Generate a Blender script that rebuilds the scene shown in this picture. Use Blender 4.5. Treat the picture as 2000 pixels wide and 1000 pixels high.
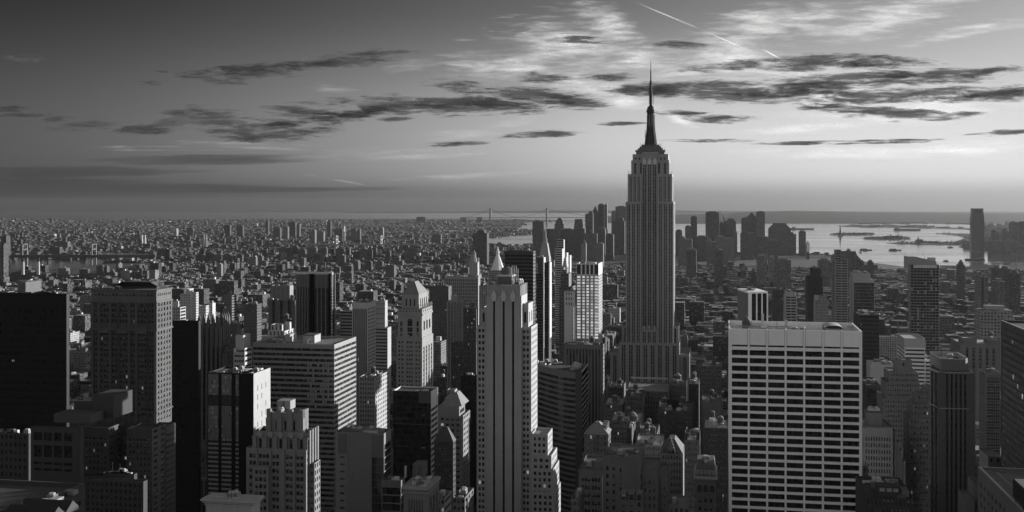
import bpy, math, random
import numpy as np
C = bpy.context
S = C.scene
for o in list(bpy.data.objects):
    bpy.data.objects.remove(o)
COL = S.collection
rad = math.radians

# ------------------------------------------------------------------ camera
H = 268.0            # height of the observation deck
F = 2180.0           # focal length in photo pixels (photo 2000 wide)
YH = 399.0           # eye level in the photo
YAW = math.atan(400.0 / F)          # the street grid (+Y) runs to the right of the view axis
CA, SA = math.cos(YAW), math.sin(YAW)
cam_data = bpy.data.cameras.new('camera')
cam = bpy.data.objects.new('camera', cam_data)
COL.objects.link(cam)
cam.location = (0, 0, H)
cam.rotation_euler = (rad(90), 0, YAW)
cam_data.sensor_width = 36
cam_data.lens = 36 * F / 2000
cam_data.shift_y = -(500 - YH) / 2000
cam_data.clip_start = 1
cam_data.clip_end = 120000
S.camera = cam
S.render.resolution_x, S.render.resolution_y = 1024, 512

# ------------------------------------------------------------------ sun
SUN_AZ, SUN_EL = rad(50), rad(7.5)     # azimuth measured from the avenues (+Y) towards +X
sd = bpy.data.lights.new('sun', 'SUN')
sd.energy = 5.0
sd.angle = rad(0.5)
sd.color = (1.0, 0.995, 0.985)
sun = bpy.data.objects.new('sun', sd)
COL.objects.link(sun)
import mathutils
sv = mathutils.Vector((math.sin(SUN_AZ) * math.cos(SUN_EL), math.cos(SUN_AZ) * math.cos(SUN_EL), math.sin(SUN_EL)))
sun.rotation_euler = sv.to_track_quat('Z', 'Y').to_euler()

S.view_settings.view_transform = 'Standard'
S.view_settings.look = 'None'
S.view_settings.exposure = 0.8
S.view_settings.gamma = 1.0
S.render.engine = 'CYCLES'
S.cycles.max_bounces = 5
S.cycles.diffuse_bounces = 2
S.cycles.glossy_bounces = 2
S.cycles.volume_bounces = 0
S.cycles.transparent_max_bounces = 48

# ------------------------------------------------------------------ node helper
class NT:
    def __init__(self, tree):
        self.t = tree
    def n(self, typ, **kw):
        nd = self.t.nodes.new(typ)
        for k, v in kw.items():
            setattr(nd, k, v)
        return nd
    def inp(self, sock, v):
        if v is None:
            return
        if isinstance(v, bpy.types.NodeSocket):
            self.t.links.new(v, sock)
        else:
            try:
                sock.default_value = v
            except TypeError:
                sock.default_value = (v, v, v) if len(sock.default_value) == 3 else (v, v, v, 1)
    def m(self, op, a, b=None, c=None, clamp=False):
        nd = self.n('ShaderNodeMath', operation=op, use_clamp=clamp)
        for i, v in enumerate((a, b, c)):
            self.inp(nd.inputs[i], v)
        return nd.outputs[0]
    def vm(self, op, a, b=None, out=0):
        nd = self.n('ShaderNodeVectorMath', operation=op)
        self.inp(nd.inputs[0], a)
        if b is not None:
            self.inp(nd.inputs[1], b)
        return nd.outputs[out]
    def ss(self, v, lo, hi, a=0.0, b=1.0):
        nd = self.n('ShaderNodeMapRange', interpolation_type='SMOOTHSTEP')
        for i, x in enumerate((v, lo, hi, a, b)):
            self.inp(nd.inputs[i], x)
        return nd.outputs[0]
    def lin(self, v, lo, hi, a=0.0, b=1.0):
        nd = self.n('ShaderNodeMapRange', interpolation_type='LINEAR', clamp=True)
        for i, x in enumerate((v, lo, hi, a, b)):
            self.inp(nd.inputs[i], x)
        return nd.outputs[0]
    def noise(self, vec, scale, detail=4, rough=0.55, dist=0.0, w=None):
        nd = self.n('ShaderNodeTexNoise')
        self.inp(nd.inputs['Vector'], vec)
        nd.inputs['Scale'].default_value = scale
        nd.inputs['Detail'].default_value = detail
        nd.inputs['Roughness'].default_value = rough
        nd.inputs['Distortion'].default_value = dist
        return nd.outputs[0]
    def xyz(self, v):
        nd = self.n('ShaderNodeSeparateXYZ')
        self.inp(nd.inputs[0], v)
        return nd.outputs
    def comb(self, x, y, z=0.0):
        nd = self.n('ShaderNodeCombineXYZ')
        for i, v in enumerate((x, y, z)):
            self.inp(nd.inputs[i], v)
        return nd.outputs[0]
    def mix(self, f, a, b):
        nd = self.n('ShaderNodeMix', data_type='FLOAT')
        self.inp(nd.inputs[0], f); self.inp(nd.inputs[2], a); self.inp(nd.inputs[3], b)
        return nd.outputs[0]

def px_az(px):       # photo column -> azimuth in degrees from the avenue axis
    return math.degrees(math.atan((px - 1000) / F) - YAW)
def px_el(px, py):   # photo row -> elevation in degrees
    return math.degrees(math.atan((YH - py) / F * math.cos(math.atan((px - 1000) / F))))

# ------------------------------------------------------------------ sky
SKY_STRENGTH = 0.1
SKY_GAIN = 0.54
NORTH_FILL = 1.4
world = bpy.data.worlds.new('World')
S.world = world
world.use_nodes = True
world.cycles.sampling_method = 'MANUAL'
world.cycles.sample_map_resolution = 512
wt = world.node_tree
wt.nodes.clear()
N = NT(wt)
co = N.n('ShaderNodeTexCoord').outputs['Generated']
dx, dy, dz = N.xyz(co)
dzc = N.m('MAXIMUM', dz, 0.012)
sky = N.n('ShaderNodeTexSky')
sky.sky_type = 'NISHITA'
sky.sun_disc = False
sky.sun_elevation = SUN_EL
sky.sun_rotation = SUN_AZ
sky.altitude = 100
sky.air_density = 1.0
sky.dust_density = 1.5
sky.ozone_density = 1.0
N.inp(sky.inputs[0], N.vm('NORMALIZE', N.comb(dx, dy, dzc)))
sep = N.n('ShaderNodeSeparateColor')
N.inp(sep.inputs[0], sky.outputs[0])
# black-and-white film behind a red filter: blue sky goes deep, the sunward sky stays pale
v0 = N.m('ADD', N.m('MULTIPLY', sep.outputs[0], 0.62), N.m('ADD', N.m('MULTIPLY', sep.outputs[1], 0.33), N.m('MULTIPLY', sep.outputs[2], 0.05)))
# polariser: the sky a right angle away from the sun goes deepest
cg = N.vm('DOT_PRODUCT', co, tuple(sv), out=1)
c2 = N.m('MULTIPLY', cg, cg)
pol = N.m('SUBTRACT', 1.0, N.m('MULTIPLY', N.m('DIVIDE', N.m('SUBTRACT', 1.0, c2), N.m('ADD', 1.0, c2)), 0.87))
w_ = N.m('MULTIPLY', N.ss(dz, 0.20, 0.42, 1.0, 0.0), N.ss(dy, -0.15, 0.35))
pol = N.mix(w_, 1.0, pol)
north = N.m('ADD', 1.0, N.m('MULTIPLY', N.ss(dy, -0.6, 0.1, 1.0, 0.0), NORTH_FILL))     # unseen sky behind the viewer, raised as added fill for shaded north walls
# dusk glow: the low sky is pale, away from the sun most of all against the deep zenith
azd = N.m('MULTIPLY', N.m('ARCTAN2', dx, dy), 180 / math.pi)
glow = N.m('ADD', 1.0, N.m('MULTIPLY', N.ss(dz, 0.19, 0.045), N.m('MULTIPLY', N.ss(azd, -90, -70), N.lin(azd, -6, 15, 2.0, 0.25))))
# dull band of dust along the horizon, deeper away from the sun
smog = N.ss(dz, -0.006, 0.028, N.lin(azd, -40, 8, 0.26, 0.52), 1.0)
val = N.m('MULTIPLY', v0, N.m('MULTIPLY', N.m('MULTIPLY', N.m('MULTIPLY', N.m('MULTIPLY', pol, smog), glow), north), SKY_GAIN))
bg = N.n('ShaderNodeBackground')
N.inp(bg.inputs[0], N.comb(val, val, val))
bg.inputs[1].default_value = SKY_STRENGTH
wo = N.n('ShaderNodeOutputWorld')
wt.links.new(bg.outputs[0], wo.inputs[0])
# ------------------------------------------------------------------ placing helpers
def ray(px):
    t = (px - 1000) / F
    return (-SA + CA * t, CA + SA * t)
def WX(px, Y):
    """across-town position on the row Y of the bearing a photo column gives"""
    dx, dy = ray(px)
    return Y * dx / dy
def dep(X, Y):
    return -SA * X + CA * Y
def ZP(py, X, Y):
    return H - (py - YH) / F * dep(X, Y)
def YF(px, X):
    dx, dy = ray(px)
    return X * dy / dx
def G(px, py):
    """point on the ground seen at a photo pixel"""
    d = H * F / (py - YH)
    t = (px - 1000) / F
    return (d * (-SA + CA * t), d * (CA + SA * t))
def PXY(X, Y, Z):
    d = dep(X, Y)
    return (1000 + F * (CA * X + SA * Y) / d, YH - (Z - H) / d * F)

# ------------------------------------------------------------------ materials (all neutral greys)
MATS = {}
def newmat(name):
    m = bpy.data.materials.new(name)
    m.use_nodes = True
    m.node_tree.nodes.clear()
    n = NT(m.node_tree)
    b = n.n('ShaderNodeBsdfPrincipled')
    o = n.n('ShaderNodeOutputMaterial')
    m.node_tree.links.new(b.outputs[0], o.inputs[0])
    return m, n, b
def grey(n, v):
    return n.comb(v, v, v)
def setp(n, b, base, rough=0.8, spec=0.5, metal=0.0):
    n.inp(b.inputs['Base Color'], grey(n, base) if isinstance(base, bpy.types.NodeSocket) else (base, base, base, 1))
    n.inp(b.inputs['Roughness'], rough)
    n.inp(b.inputs['Specular IOR Level'], spec)
    b.inputs['Metallic'].default_value = metal
def stone(name, v, amp=0.25, rough=0.85, spec=0.25, course=0.0, panel=None):
    """masonry: blotches, rain streaks, faint courses"""
    if name in MATS: return MATS[name]
    m, n, b = newmat(name)
    pos = n.n('ShaderNodeNewGeometry').outputs['Position']
    px, py, pz = n.xyz(pos)
    a = n.noise(pos, 0.09, 5, 0.6)
    st = n.noise(n.comb(n.m('MULTIPLY', px, 0.7), n.m('MULTIPLY', py, 0.7), n.m('MULTIPLY', pz, 0.035)), 1.0, 4, 0.6)
    fine = n.noise(pos, 1.6, 3, 0.6)
    f = n.m('ADD', n.m('ADD', n.m('MULTIPLY', n.m('SUBTRACT', a, 0.5), 1.2), n.m('MULTIPLY', n.m('SUBTRACT', st, 0.5), 1.1)),
            n.m('MULTIPLY', n.m('SUBTRACT', fine, 0.5), 0.7))
    val = n.m('MULTIPLY', n.m('ADD', 1.0, n.m('MULTIPLY', f, amp * 2)), v)
    if course:
        fr = n.m('FRACT', n.m('DIVIDE', pz, course))
        val = n.m('MULTIPLY', val, n.m('SUBTRACT', 1.0, n.m('MULTIPLY', n.ss(fr, 0.86, 0.95), 0.35)))
    if panel:
        h = n.m('ADD', px, py)
        fr = n.m('FRACT', n.m('DIVIDE', h, panel))
        val = n.m('MULTIPLY', val, n.m('SUBTRACT', 1.0, n.m('MULTIPLY', n.m('GREATER_THAN', fr, 0.95), 0.4)))
    setp(n, b, val, rough, spec)
    bp = n.n('ShaderNodeBump')
    bp.inputs['Strength'].default_value = 0.25
    bp.inputs['Distance'].default_value = 0.1
    n.inp(bp.inputs['Height'], fine)
    n.inp(b.inputs['Normal'], bp.outputs[0])
    MATS[name] = m
    return m
def glass_pane(name, base=0.012, blind=0.45, blindv=0.22, lit=0.0, frame=0.1, litv=0.5, mull=0):
    """one window: frame and meeting rail from its own corners, blind drawn to its own height"""
    if name in MATS: return MATS[name]
    m, n, b = newmat(name)
    uv = n.n('ShaderNodeUVMap', uv_map='UVMap').outputs[0]
    sd_ = n.n('ShaderNodeUVMap', uv_map='seed').outputs[0]
    u, v, _ = n.xyz(uv)
    s1, s2, _ = n.xyz(sd_)
    fx = n.m('GREATER_THAN', n.m('ABSOLUTE', n.m('SUBTRACT', u, 0.5)), 0.44)
    fz = n.m('GREATER_THAN', n.m('ABSOLUTE', n.m('SUBTRACT', v, 0.5)), 0.46)
    mid = n.m('LESS_THAN', n.m('ABSOLUTE', n.m('SUBTRACT', v, 0.5)), 0.025)
    fr = n.m('MAXIMUM', n.m('MAXIMUM', fx, fz), mid)
    if mull:
        fr = n.m('MAXIMUM', fr, n.m('GREATER_THAN', n.m('FRACT', n.m('MULTIPLY', u, float(mull))), 0.9))
    has = n.m('GREATER_THAN', s1, 1.0 - blind)
    bl = n.m('MULTIPLY', has, n.m('GREATER_THAN', v, n.m('ADD', 0.15, n.m('MULTIPLY', s2, 0.8))))
    val = n.mix(fr, n.mix(bl, n.m('ADD', base, n.m('MULTIPLY', s2, 0.02)), n.m('MULTIPLY', n.m('ADD', 0.35, s2), blindv)), frame)
    shade = n.m('MAXIMUM', fr, n.m('MULTIPLY', bl, 0.4))
    setp(n, b, val, n.mix(shade, 0.06, 0.6), 0.3)
    if lit > 0:
        on = n.m('MULTIPLY', n.m('LESS_THAN', s1, lit), n.m('SUBTRACT', 1.0, fr))
        b.inputs['Emission Color'].default_value = (1, 1, 1, 1)
        n.inp(b.inputs['Emission Strength'], n.m('MULTIPLY', on, n.m('MULTIPLY', n.m('ADD', 0.4, n.m('MULTIPLY', s2, 0.6)), litv)))
    MATS[name] = m
    return m
def glass_grid(name, cw=1.5, ch=3.8, base=0.012, blind=0.3, blindv=0.16, frame=0.06, spand=0.0, spandv=0.06, lit=0.0, rough=0.06, litv=0.4, wob=0.0, spec=0.28):
    """curtain glass with mullions every cw metres and floors every ch metres; spand = part of the floor that is solid"""
    if name in MATS: return MATS[name]
    m, n, b = newmat(name)
    geo = n.n('ShaderNodeNewGeometry')
    px, py, pz = n.xyz(geo.outputs['Position'])
    nx, ny, nz = n.xyz(geo.outputs['True Normal'])
    h = n.mix(n.m('GREATER_THAN', n.m('ABSOLUTE', nx), 0.7), px, py)
    cu = n.m('DIVIDE', h, cw); cv = n.m('DIVIDE', pz, ch)
    wn = n.n('ShaderNodeTexWhiteNoise', noise_dimensions='3D')
    n.inp(wn.inputs['Vector'], n.comb(n.m('FLOOR', cu), n.m('FLOOR', cv), 3.0))
    r = wn.outputs['Value']
    wn2 = n.n('ShaderNodeTexWhiteNoise', noise_dimensions='3D')
    n.inp(wn2.inputs['Vector'], n.comb(n.m('FLOOR', cu), n.m('FLOOR', cv), 9.0))
    r2 = wn2.outputs['Value']
    fv = n.m('FRACT', cv); fu = n.m('FRACT', cu)
    bl = n.m('MULTIPLY', n.m('LESS_THAN', r, blind), n.m('GREATER_THAN', fv, n.m('ADD', spand, n.m('MULTIPLY', r2, 0.6))))
    val = n.mix(bl, n.m('ADD', base, n.m('MULTIPLY', r2, 0.025)), n.m('MULTIPLY', n.m('ADD', 0.3, r2), blindv))
    sp = n.m('LESS_THAN', fv, spand)
    val = n.mix(sp, val, spandv)
    mu = n.m('LESS_THAN', fu, min(0.3, 0.12 / cw + 0.03))
    val = n.mix(mu, val, frame)
    solid = n.m('MAXIMUM', n.m('MAXIMUM', sp, mu), n.m('MULTIPLY', bl, 0.3))
    setp(n, b, val, n.mix(solid, rough, 0.5), spec)
    if wob:
        bp = n.n('ShaderNodeBump')
        bp.inputs['Strength'].default_value = wob
        bp.inputs['Distance'].default_value = 1.0
        n.inp(bp.inputs['Height'], n.noise(geo.outputs['Position'], 0.22, 3, 0.6))
        n.inp(b.inputs['Normal'], bp.outputs[0])
    if lit > 0:
        on = n.m('MULTIPLY', n.m('GREATER_THAN', r, 1 - lit), n.m('SUBTRACT', 1.0, solid))
        b.inputs['Emission Color'].default_value = (1, 1, 1, 1)
        n.inp(b.inputs['Emission Strength'], n.m('MULTIPLY', on, n.m('MULTIPLY', r2, litv)))
    MATS[name] = m
    return m
def plain(name, v, rough=0.6, spec=0.4, metal=0.0, amp=0.2, scale=0.5):
    if name in MATS: return MATS[name]
    m, n, b = newmat(name)
    pos = n.n('ShaderNodeNewGeometry').outputs['Position']
    t = n.noise(pos, scale, 5, 0.6)
    setp(n, b, n.m('MULTIPLY', n.m('ADD', 1.0, n.m('MULTIPLY', n.m('SUBTRACT', t, 0.5), amp * 3)), v), rough, spec, metal)
    MATS[name] = m
    return m
def city_mat(name, fl=3.4, bay=2.7, roofamp=1.0):
    """plain blocks of the wider city: each block's own wall and roof tone, rows of small windows"""
    if name in MATS: return MATS[name]
    m, n, b = newmat(name)
    geo = n.n('ShaderNodeNewGeometry')
    px, py, pz = n.xyz(geo.outputs['Position'])
    nx, ny, nz = n.xyz(geo.outputs['True Normal'])
    at = n.n('ShaderNodeAttribute', attribute_name='tone')
    wt_, rt, sd_ = n.xyz(at.outputs['Vector'])
    side = n.m('GREATER_THAN', n.m('ABSOLUTE', nx), 0.7)
    h = n.mix(side, px, py)
    wall = n.m('LESS_THAN', n.m('ABSOLUTE', nz), 0.5)
    cu = n.m('ADD', n.m('DIVIDE', h, n.m('ADD', bay, n.m('MULTIPLY', sd_, 1.4))), n.m('MULTIPLY', sd_, 17.0))
    cv = n.m('DIVIDE', pz, fl)
    fu = n.m('FRACT', cu); fv = n.m('FRACT', cv)
    win = n.m('MULTIPLY', n.m('MULTIPLY', n.m('GREATER_THAN', fu, 0.3), n.m('LESS_THAN', fu, n.m('ADD', 0.66, n.m('MULTIPLY', sd_, 0.3)))),
              n.m('MULTIPLY', n.m('GREATER_THAN', fv, 0.28), n.m('LESS_THAN', fv, 0.78)))
    win = n.m('MULTIPLY', win, wall)
    wn = n.n('ShaderNodeTexWhiteNoise', noise_dimensions='3D')
    n.inp(wn.inputs['Vector'], n.comb(n.m('FLOOR', cu), n.m('FLOOR', cv), side))
    r = wn.outputs['Value']
    gl = n.mix(n.m('GREATER_THAN', r, 0.72), 0.02, n.m('MULTIPLY', r, 0.2))
    bl = n.noise(geo.outputs['Position'], 0.06, 4, 0.6)
    rn = n.noise(geo.outputs['Position'], 0.16, 4, 0.7)
    wv = n.m('MULTIPLY', n.m('MULTIPLY', wt_, 0.6), n.m('ADD', 0.55, n.m('MULTIPLY', bl, 0.9)))
    rv = n.m('MULTIPLY', n.m('MULTIPLY', rt, 0.7), n.m('ADD', 0.3, n.m('MULTIPLY', rn, 1.4)))
    val = n.mix(wall, rv, n.mix(win, wv, gl))
    setp(n, b, val, n.mix(win, 0.85, 0.1), 0.4)
    MATS[name] = m
    return m

# ------------------------------------------------------------------ mesh builder
class MB:
    def __init__(s):
        s.v = []; s.f = []; s.uv = []; s.seed = []; s.tone = []
        s.has_uv = False; s.curtone = None
    def face(s, pts, uv=None, seed=None):
        i = len(s.v)
        s.v.extend(pts)
        s.f.append(tuple(range(i, i + len(pts))))
        s.uv.append(uv); s.seed.append(seed)
        if uv: s.has_uv = True
        if s.curtone is not None:
            s.tone.extend([s.curtone] * len(pts))
    def box(s, x0, x1, y0, y1, z0, z1, bottom=False):
        a, b, c, d = (x0, y0), (x1, y0), (x1, y1), (x0, y1)
        for p, q in ((a, b), (b, c), (c, d), (d, a)):
            s.face([(p[0], p[1], z0), (q[0], q[1], z0), (q[0], q[1], z1), (p[0], p[1], z1)])
        s.face([(x0, y0, z1), (x1, y0, z1), (x1, y1, z1), (x0, y1, z1)])
        if bottom:
            s.face([(x0, y1, z0), (x1, y1, z0), (x1, y0, z0), (x0, y0, z0)])
    def prism(s, poly, z0, z1, top=True):
        n = len(poly)
        for i in range(n):
            p, q = poly[i], poly[(i + 1) % n]
            s.face([(p[0], p[1], z0), (q[0], q[1], z0), (q[0], q[1], z1), (p[0], p[1], z1)])
        if top:
            s.face([(p[0], p[1], z1) for p in poly])
    def loft(s, A, zA, B, zB, top=True):
        n = len(A)
        for i in range(n):
            j = (i + 1) % n
            s.face([(A[i][0], A[i][1], zA), (A[j][0], A[j][1], zA), (B[j][0], B[j][1], zB), (B[i][0], B[i][1], zB)])
        if top:
            s.face([(p[0], p[1], zB) for p in B])
    def ring(s, cx, cy, r, n=12, ph=0.0, sx=1, sy=1):
        return [(cx + r * sx * math.cos(ph + 2 * math.pi * i / n), cy + r * sy * math.sin(ph + 2 * math.pi * i / n)) for i in range(n)]
    def lathe(s, cx, cy, prof, n=12, ph=0.0):
        """prof: list of (radius, z) from the bottom up"""
        for (r0, z0), (r1, z1) in zip(prof[:-1], prof[1:]):
            A, B = s.ring(cx, cy, max(r0, 1e-3), n, ph), s.ring(cx, cy, max(r1, 1e-3), n, ph)
            s.loft(A, z0, B, z1, top=False)
        r, z = prof[-1]
        if r > 0.01:
            s.face([(p[0], p[1], z) for p in s.ring(cx, cy, r, n, ph)])
    def tube(s, p, q, r, n=5):
        p = mathutils.Vector(p); q = mathutils.Vector(q)
        d = (q - p).normalized()
        u = d.orthogonal().normalized(); w = d.cross(u)
        A = [p + (u * math.cos(2 * math.pi * i / n) + w * math.sin(2 * math.pi * i / n)) * r for i in range(n)]
        B = [a + (q - p) for a in A]
        for i in range(n):
            j = (i + 1) % n
            s.face([tuple(A[i]), tuple(A[j]), tuple(B[j]), tuple(B[i])])
        s.face([tuple(a) for a in B]); s.face([tuple(a) for a in A[::-1]])
    def build(s, name, mat, parent=None, loc=None):
        off = np.array(loc if loc is not None else (root_loc(parent) if parent else (0, 0, 0)), dtype=float)
        me = bpy.data.meshes.new(name)
        va = np.array(s.v, dtype=float).reshape(-1, 3) - off
        me.from_pydata(va.tolist(), [], s.f)
        if s.has_uv:
            l1 = me.uv_layers.new(name='UVMap'); l2 = me.uv_layers.new(name='seed')
            a = []; c = []
            for f, u, sd_ in zip(s.f, s.uv, s.seed):
                for k in range(len(f)):
                    a.extend(u[k] if u else (0, 0)); c.extend(sd_ if sd_ else (0.3, 0.3))
            l1.data.foreach_set('uv', a); l2.data.foreach_set('uv', c)
        if s.curtone is not None and len(s.tone) == len(s.v):
            at = me.attributes.new('tone', 'FLOAT_VECTOR', 'POINT')
            at.data.foreach_set('vector', np.array(s.tone, dtype=np.float32).ravel())
        me.materials.append(mat)
        o = bpy.data.objects.new(name, me)
        COL.objects.link(o)
        if parent: o.parent = parent
        if loc is not None and not parent: o.location = loc
        return o
def root_loc(o):
    x = mathutils.Vector((0, 0, 0))
    while o is not None:
        x = x + o.location
        o = o.parent
    return tuple(x)
def tag(o, label=None, cat=None, group=None, kind=None):
    if label: o['label'] = label
    if cat: o['category'] = cat
    if group: o['group'] = group
    if kind: o['kind'] = kind
    return o

RND = random.Random(7)
OCC = []
FOOT = []          # footprints taken by the hand-placed buildings
class Thing:
    def __init__(s, name, label, cat, x, y, group=None):
        s.o = bpy.data.objects.new(name, None)
        s.o.location = (x, y, 0)
        COL.objects.link(s.o)
        tag(s.o, label, cat, group)
        s.parts = {}
        s.panes = []
        s.singles = []
    def mb(s, name, mat):
        k = (name, mat.name)
        if k not in s.parts: s.parts[k] = (MB(), mat)
        return s.parts[k][0]
    def single(s, name, mat, under=None):
        """a part that is an object of its own even when others share its name; under = the part it belongs to"""
        m = MB(); m.under = under; s.singles.append((name, m, mat)); return m
    def pane(s, pts, mat, name='window'):
        s.panes.append((pts, mat, name))
    def done(s, limit=100, minarea=3.0):
        for (name, _), (m, mat) in s.parts.items():
            if m.f: m.build(name, mat, s.o)
        for name, m, mat in s.singles:
            if m.f: m.ob = m.build(name, mat, m.under.ob if m.under is not None else s.o)
        byname = {}
        for p in s.panes:
            byname.setdefault(p[2], []).append(p)
        for name, L in byname.items():
            sc = []
            for pts, mat, _ in L:
                q = [PXY(*p) for p in pts]
                a = 0.5 * abs((q[2][0] - q[0][0]) * (q[3][1] - q[1][1]) - (q[3][0] - q[1][0]) * (q[2][1] - q[0][1]))
                cx = sum(t[0] for t in q) / 4; cy = sum(t[1] for t in q) / 4
                if cx < -10 or cx > 2010 or cy > 1005: a *= 0.01
                sc.append(a)
            order = sorted(range(len(L)), key=lambda i: -sc[i])
            rest = {}
            k = 0
            for i in order:
                pts, mat, _ = L[i]
                if k < limit and (sc[i] >= minarea):
                    m = MB(); k += 1
                    m.face(pts, [(0, 0), (1, 0), (1, 1), (0, 1)], (RND.random(), RND.random()))
                    m.build(name, mat, s.o)
                else:
                    m = rest.setdefault(mat.name, (MB(), mat))[0]
                    m.face(pts, [(0, 0), (1, 0), (1, 1), (0, 1)], (RND.random(), RND.random()))
            for m, mat in rest.values():
                o = m.build(name, mat, s.o); o['kind'] = 'stuff'
        return s.o

# ---- facades.  A face lies on side 'N' (looks at -Y), 'W' (+X) or 'E' (-X)
def fpt(side, pos, s_, z, d=0.0):
    """point on a facade; d = depth behind the wall plane"""
    if side == 'N': return (s_, pos + d, z)
    if side == 'W': return (pos - d, s_, z)
    return (pos + d, s_, z)
def fquad(side, pos, a, b, z0, z1, d=0.0):
    if side == 'E': a, b = b, a
    return [fpt(side, pos, a, z0, d), fpt(side, pos, b, z0, d), fpt(side, pos, b, z1, d), fpt(side, pos, a, z1, d)]
def openings(a, b, n, frac=0.5, m0=0.0, m1=0.0, g=1, gap=0.12):
    """n equal bays, each with g windows that together fill frac of the bay"""
    w = (b - a - m0 - m1) / n
    out = []
    for i in range(n):
        c = a + m0 + (i + 0.5) * w
        full = w * frac
        if g == 1:
            out.append((c - full / 2, c + full / 2))
        else:
            ww = (full - gap * (g - 1)) / g
            for k in range(g):
                x = c - full / 2 + k * (ww + gap)
                out.append((x, x + ww))
    return out
def floors(zt, zb, fh, frac=0.5, top=0.0, sill=0.28):
    out = []
    z = zt - top - fh
    while z > zb:
        out.append((z + fh * sill, z + fh * (sill + frac)))
        z -= fh
    return out[::-1]
def facade(t, wall, side, pos, a, b, z0, z1, cols, rows, rec, gmat, pname='window', skip=None):
    """wall with real recessed openings; each opening gets its own pane"""
    cols = [c for c in cols if c[1] - c[0] > 0.02]
    edges = [a]
    for c in cols: edges += [c[0], c[1]]
    edges.append(b)
    rows = [r for r in rows if r[0] >= z0 - 1e-6 and r[1] <= z1 + 1e-6]
    ze = [z0]
    for r in rows: ze += [r[0], r[1]]
    ze.append(z1)
    for i in range(len(edges) - 1):
        u, v = edges[i], edges[i + 1]
        if v - u < 1e-4: continue
        if i % 2 == 0 or not rows:
            wall.face(fquad(side, pos, u, v, z0, z1))
            continue
        for j in range(len(ze) - 1):
            zl, zh = ze[j], ze[j + 1]
            if zh - zl < 1e-4: continue
            if j % 2 == 0 or (skip and skip(i // 2, j // 2)):
                wall.face(fquad(side, pos, u, v, zl, zh))
            else:
                o = [fpt(side, pos, *p) for p in ((u, zl), (v, zl), (v, zh), (u, zh))]
                q = [fpt(side, pos, *p, rec) for p in ((u, zl), (v, zl), (v, zh), (u, zh))]
                for k in range(4):
                    l = (k + 1) % 4
                    wall.face([o[k], o[l], q[l], q[k]])
                t.pane(fquad(side, pos, u, v, zl, zh, rec), gmat(i // 2, j // 2) if callable(gmat) else gmat, pname)
def tier(t, x0, x1, y0, y1, z0, z1, wall, roof, N=None, W=None, E=None, par=1.2, th=0.4, name='wall', cop=None):
    """one box of a building: three faces with openings, parapet, roof deck"""
    z0 = max(z0, 0.0)
    OCC.append((x0, x1, y0, y1, z1))
    wm = t.mb(name, wall)
    for side, spec, pos, a, b in (('N', N, y0, x0, x1), ('W', W, x1, y0, y1), ('E', E, x0, y0, y1)):
        if spec is None:
            wm.face(fquad(side, pos, a, b, z0, z1))
        else:
            cols, rows, rec, gm = spec[:4]
            cols = cols(a, b) if callable(cols) else cols
            rows = rows(z1, z0) if callable(rows) else rows
            facade(t, wm, side, pos, a, b, z0, z1, cols, rows, rec, gm, spec[4] if len(spec) > 4 else 'window', spec[5] if len(spec) > 5 else None)
    wm.face([(x1, y1, z0), (x0, y1, z0), (x0, y1, z1), (x1, y1, z1)])
    if par > 0:
        i0, i1, j0, j1 = x0 + th, x1 - th, y0 + th, y1 - th
        cm = t.mb('coping', cop) if cop else wm
        O = [(x0, y0), (x1, y0), (x1, y1), (x0, y1)]; I = [(i0, j0), (i1, j0), (i1, j1), (i0, j1)]
        for k in range(4):
            l = (k + 1) % 4
            cm.face([(*O[k], z1), (*O[l], z1), (*I[l], z1), (*I[k], z1)])
            wm.face([(*I[k], z1), (*I[l], z1), (*I[l], z1 - par), (*I[k], z1 - par)])
        t.single('roof', roof).face([(i0, j0, z1 - par), (i1, j0, z1 - par), (i1, j1, z1 - par), (i0, j1, z1 - par)])
    else:
        t.single('roof', roof).face([(x0, y0, z1), (x1, y0, z1), (x1, y1, z1), (x0, y1, z1)])
def win(n, frac, fh, wf, rec=0.35, m0=0, m1=0, g=1, gap=0.15, top=0.0, sill=0.25, mat=None, name='window', skip=None, rows=None):
    """face spec: n bays, window share of the bay, floor height, window share of the floor"""
    return (lambda a, b: openings(a, b, n, frac, m0, m1, g, gap), rows or (lambda zt, zb: floors(zt, zb, fh, wf, top, sill)), rec, mat, name, skip)
def strips(n, frac, mat, rec=0.5, m0=0, m1=0, top=2.0, bottom=0.0, g=1, gap=0.4, name='window_strip'):
    return (lambda a, b: openings(a, b, n, frac, m0, m1, g, gap), (lambda zt, zb: [(zb + bottom, zt - top)]), rec, mat, name)

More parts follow.
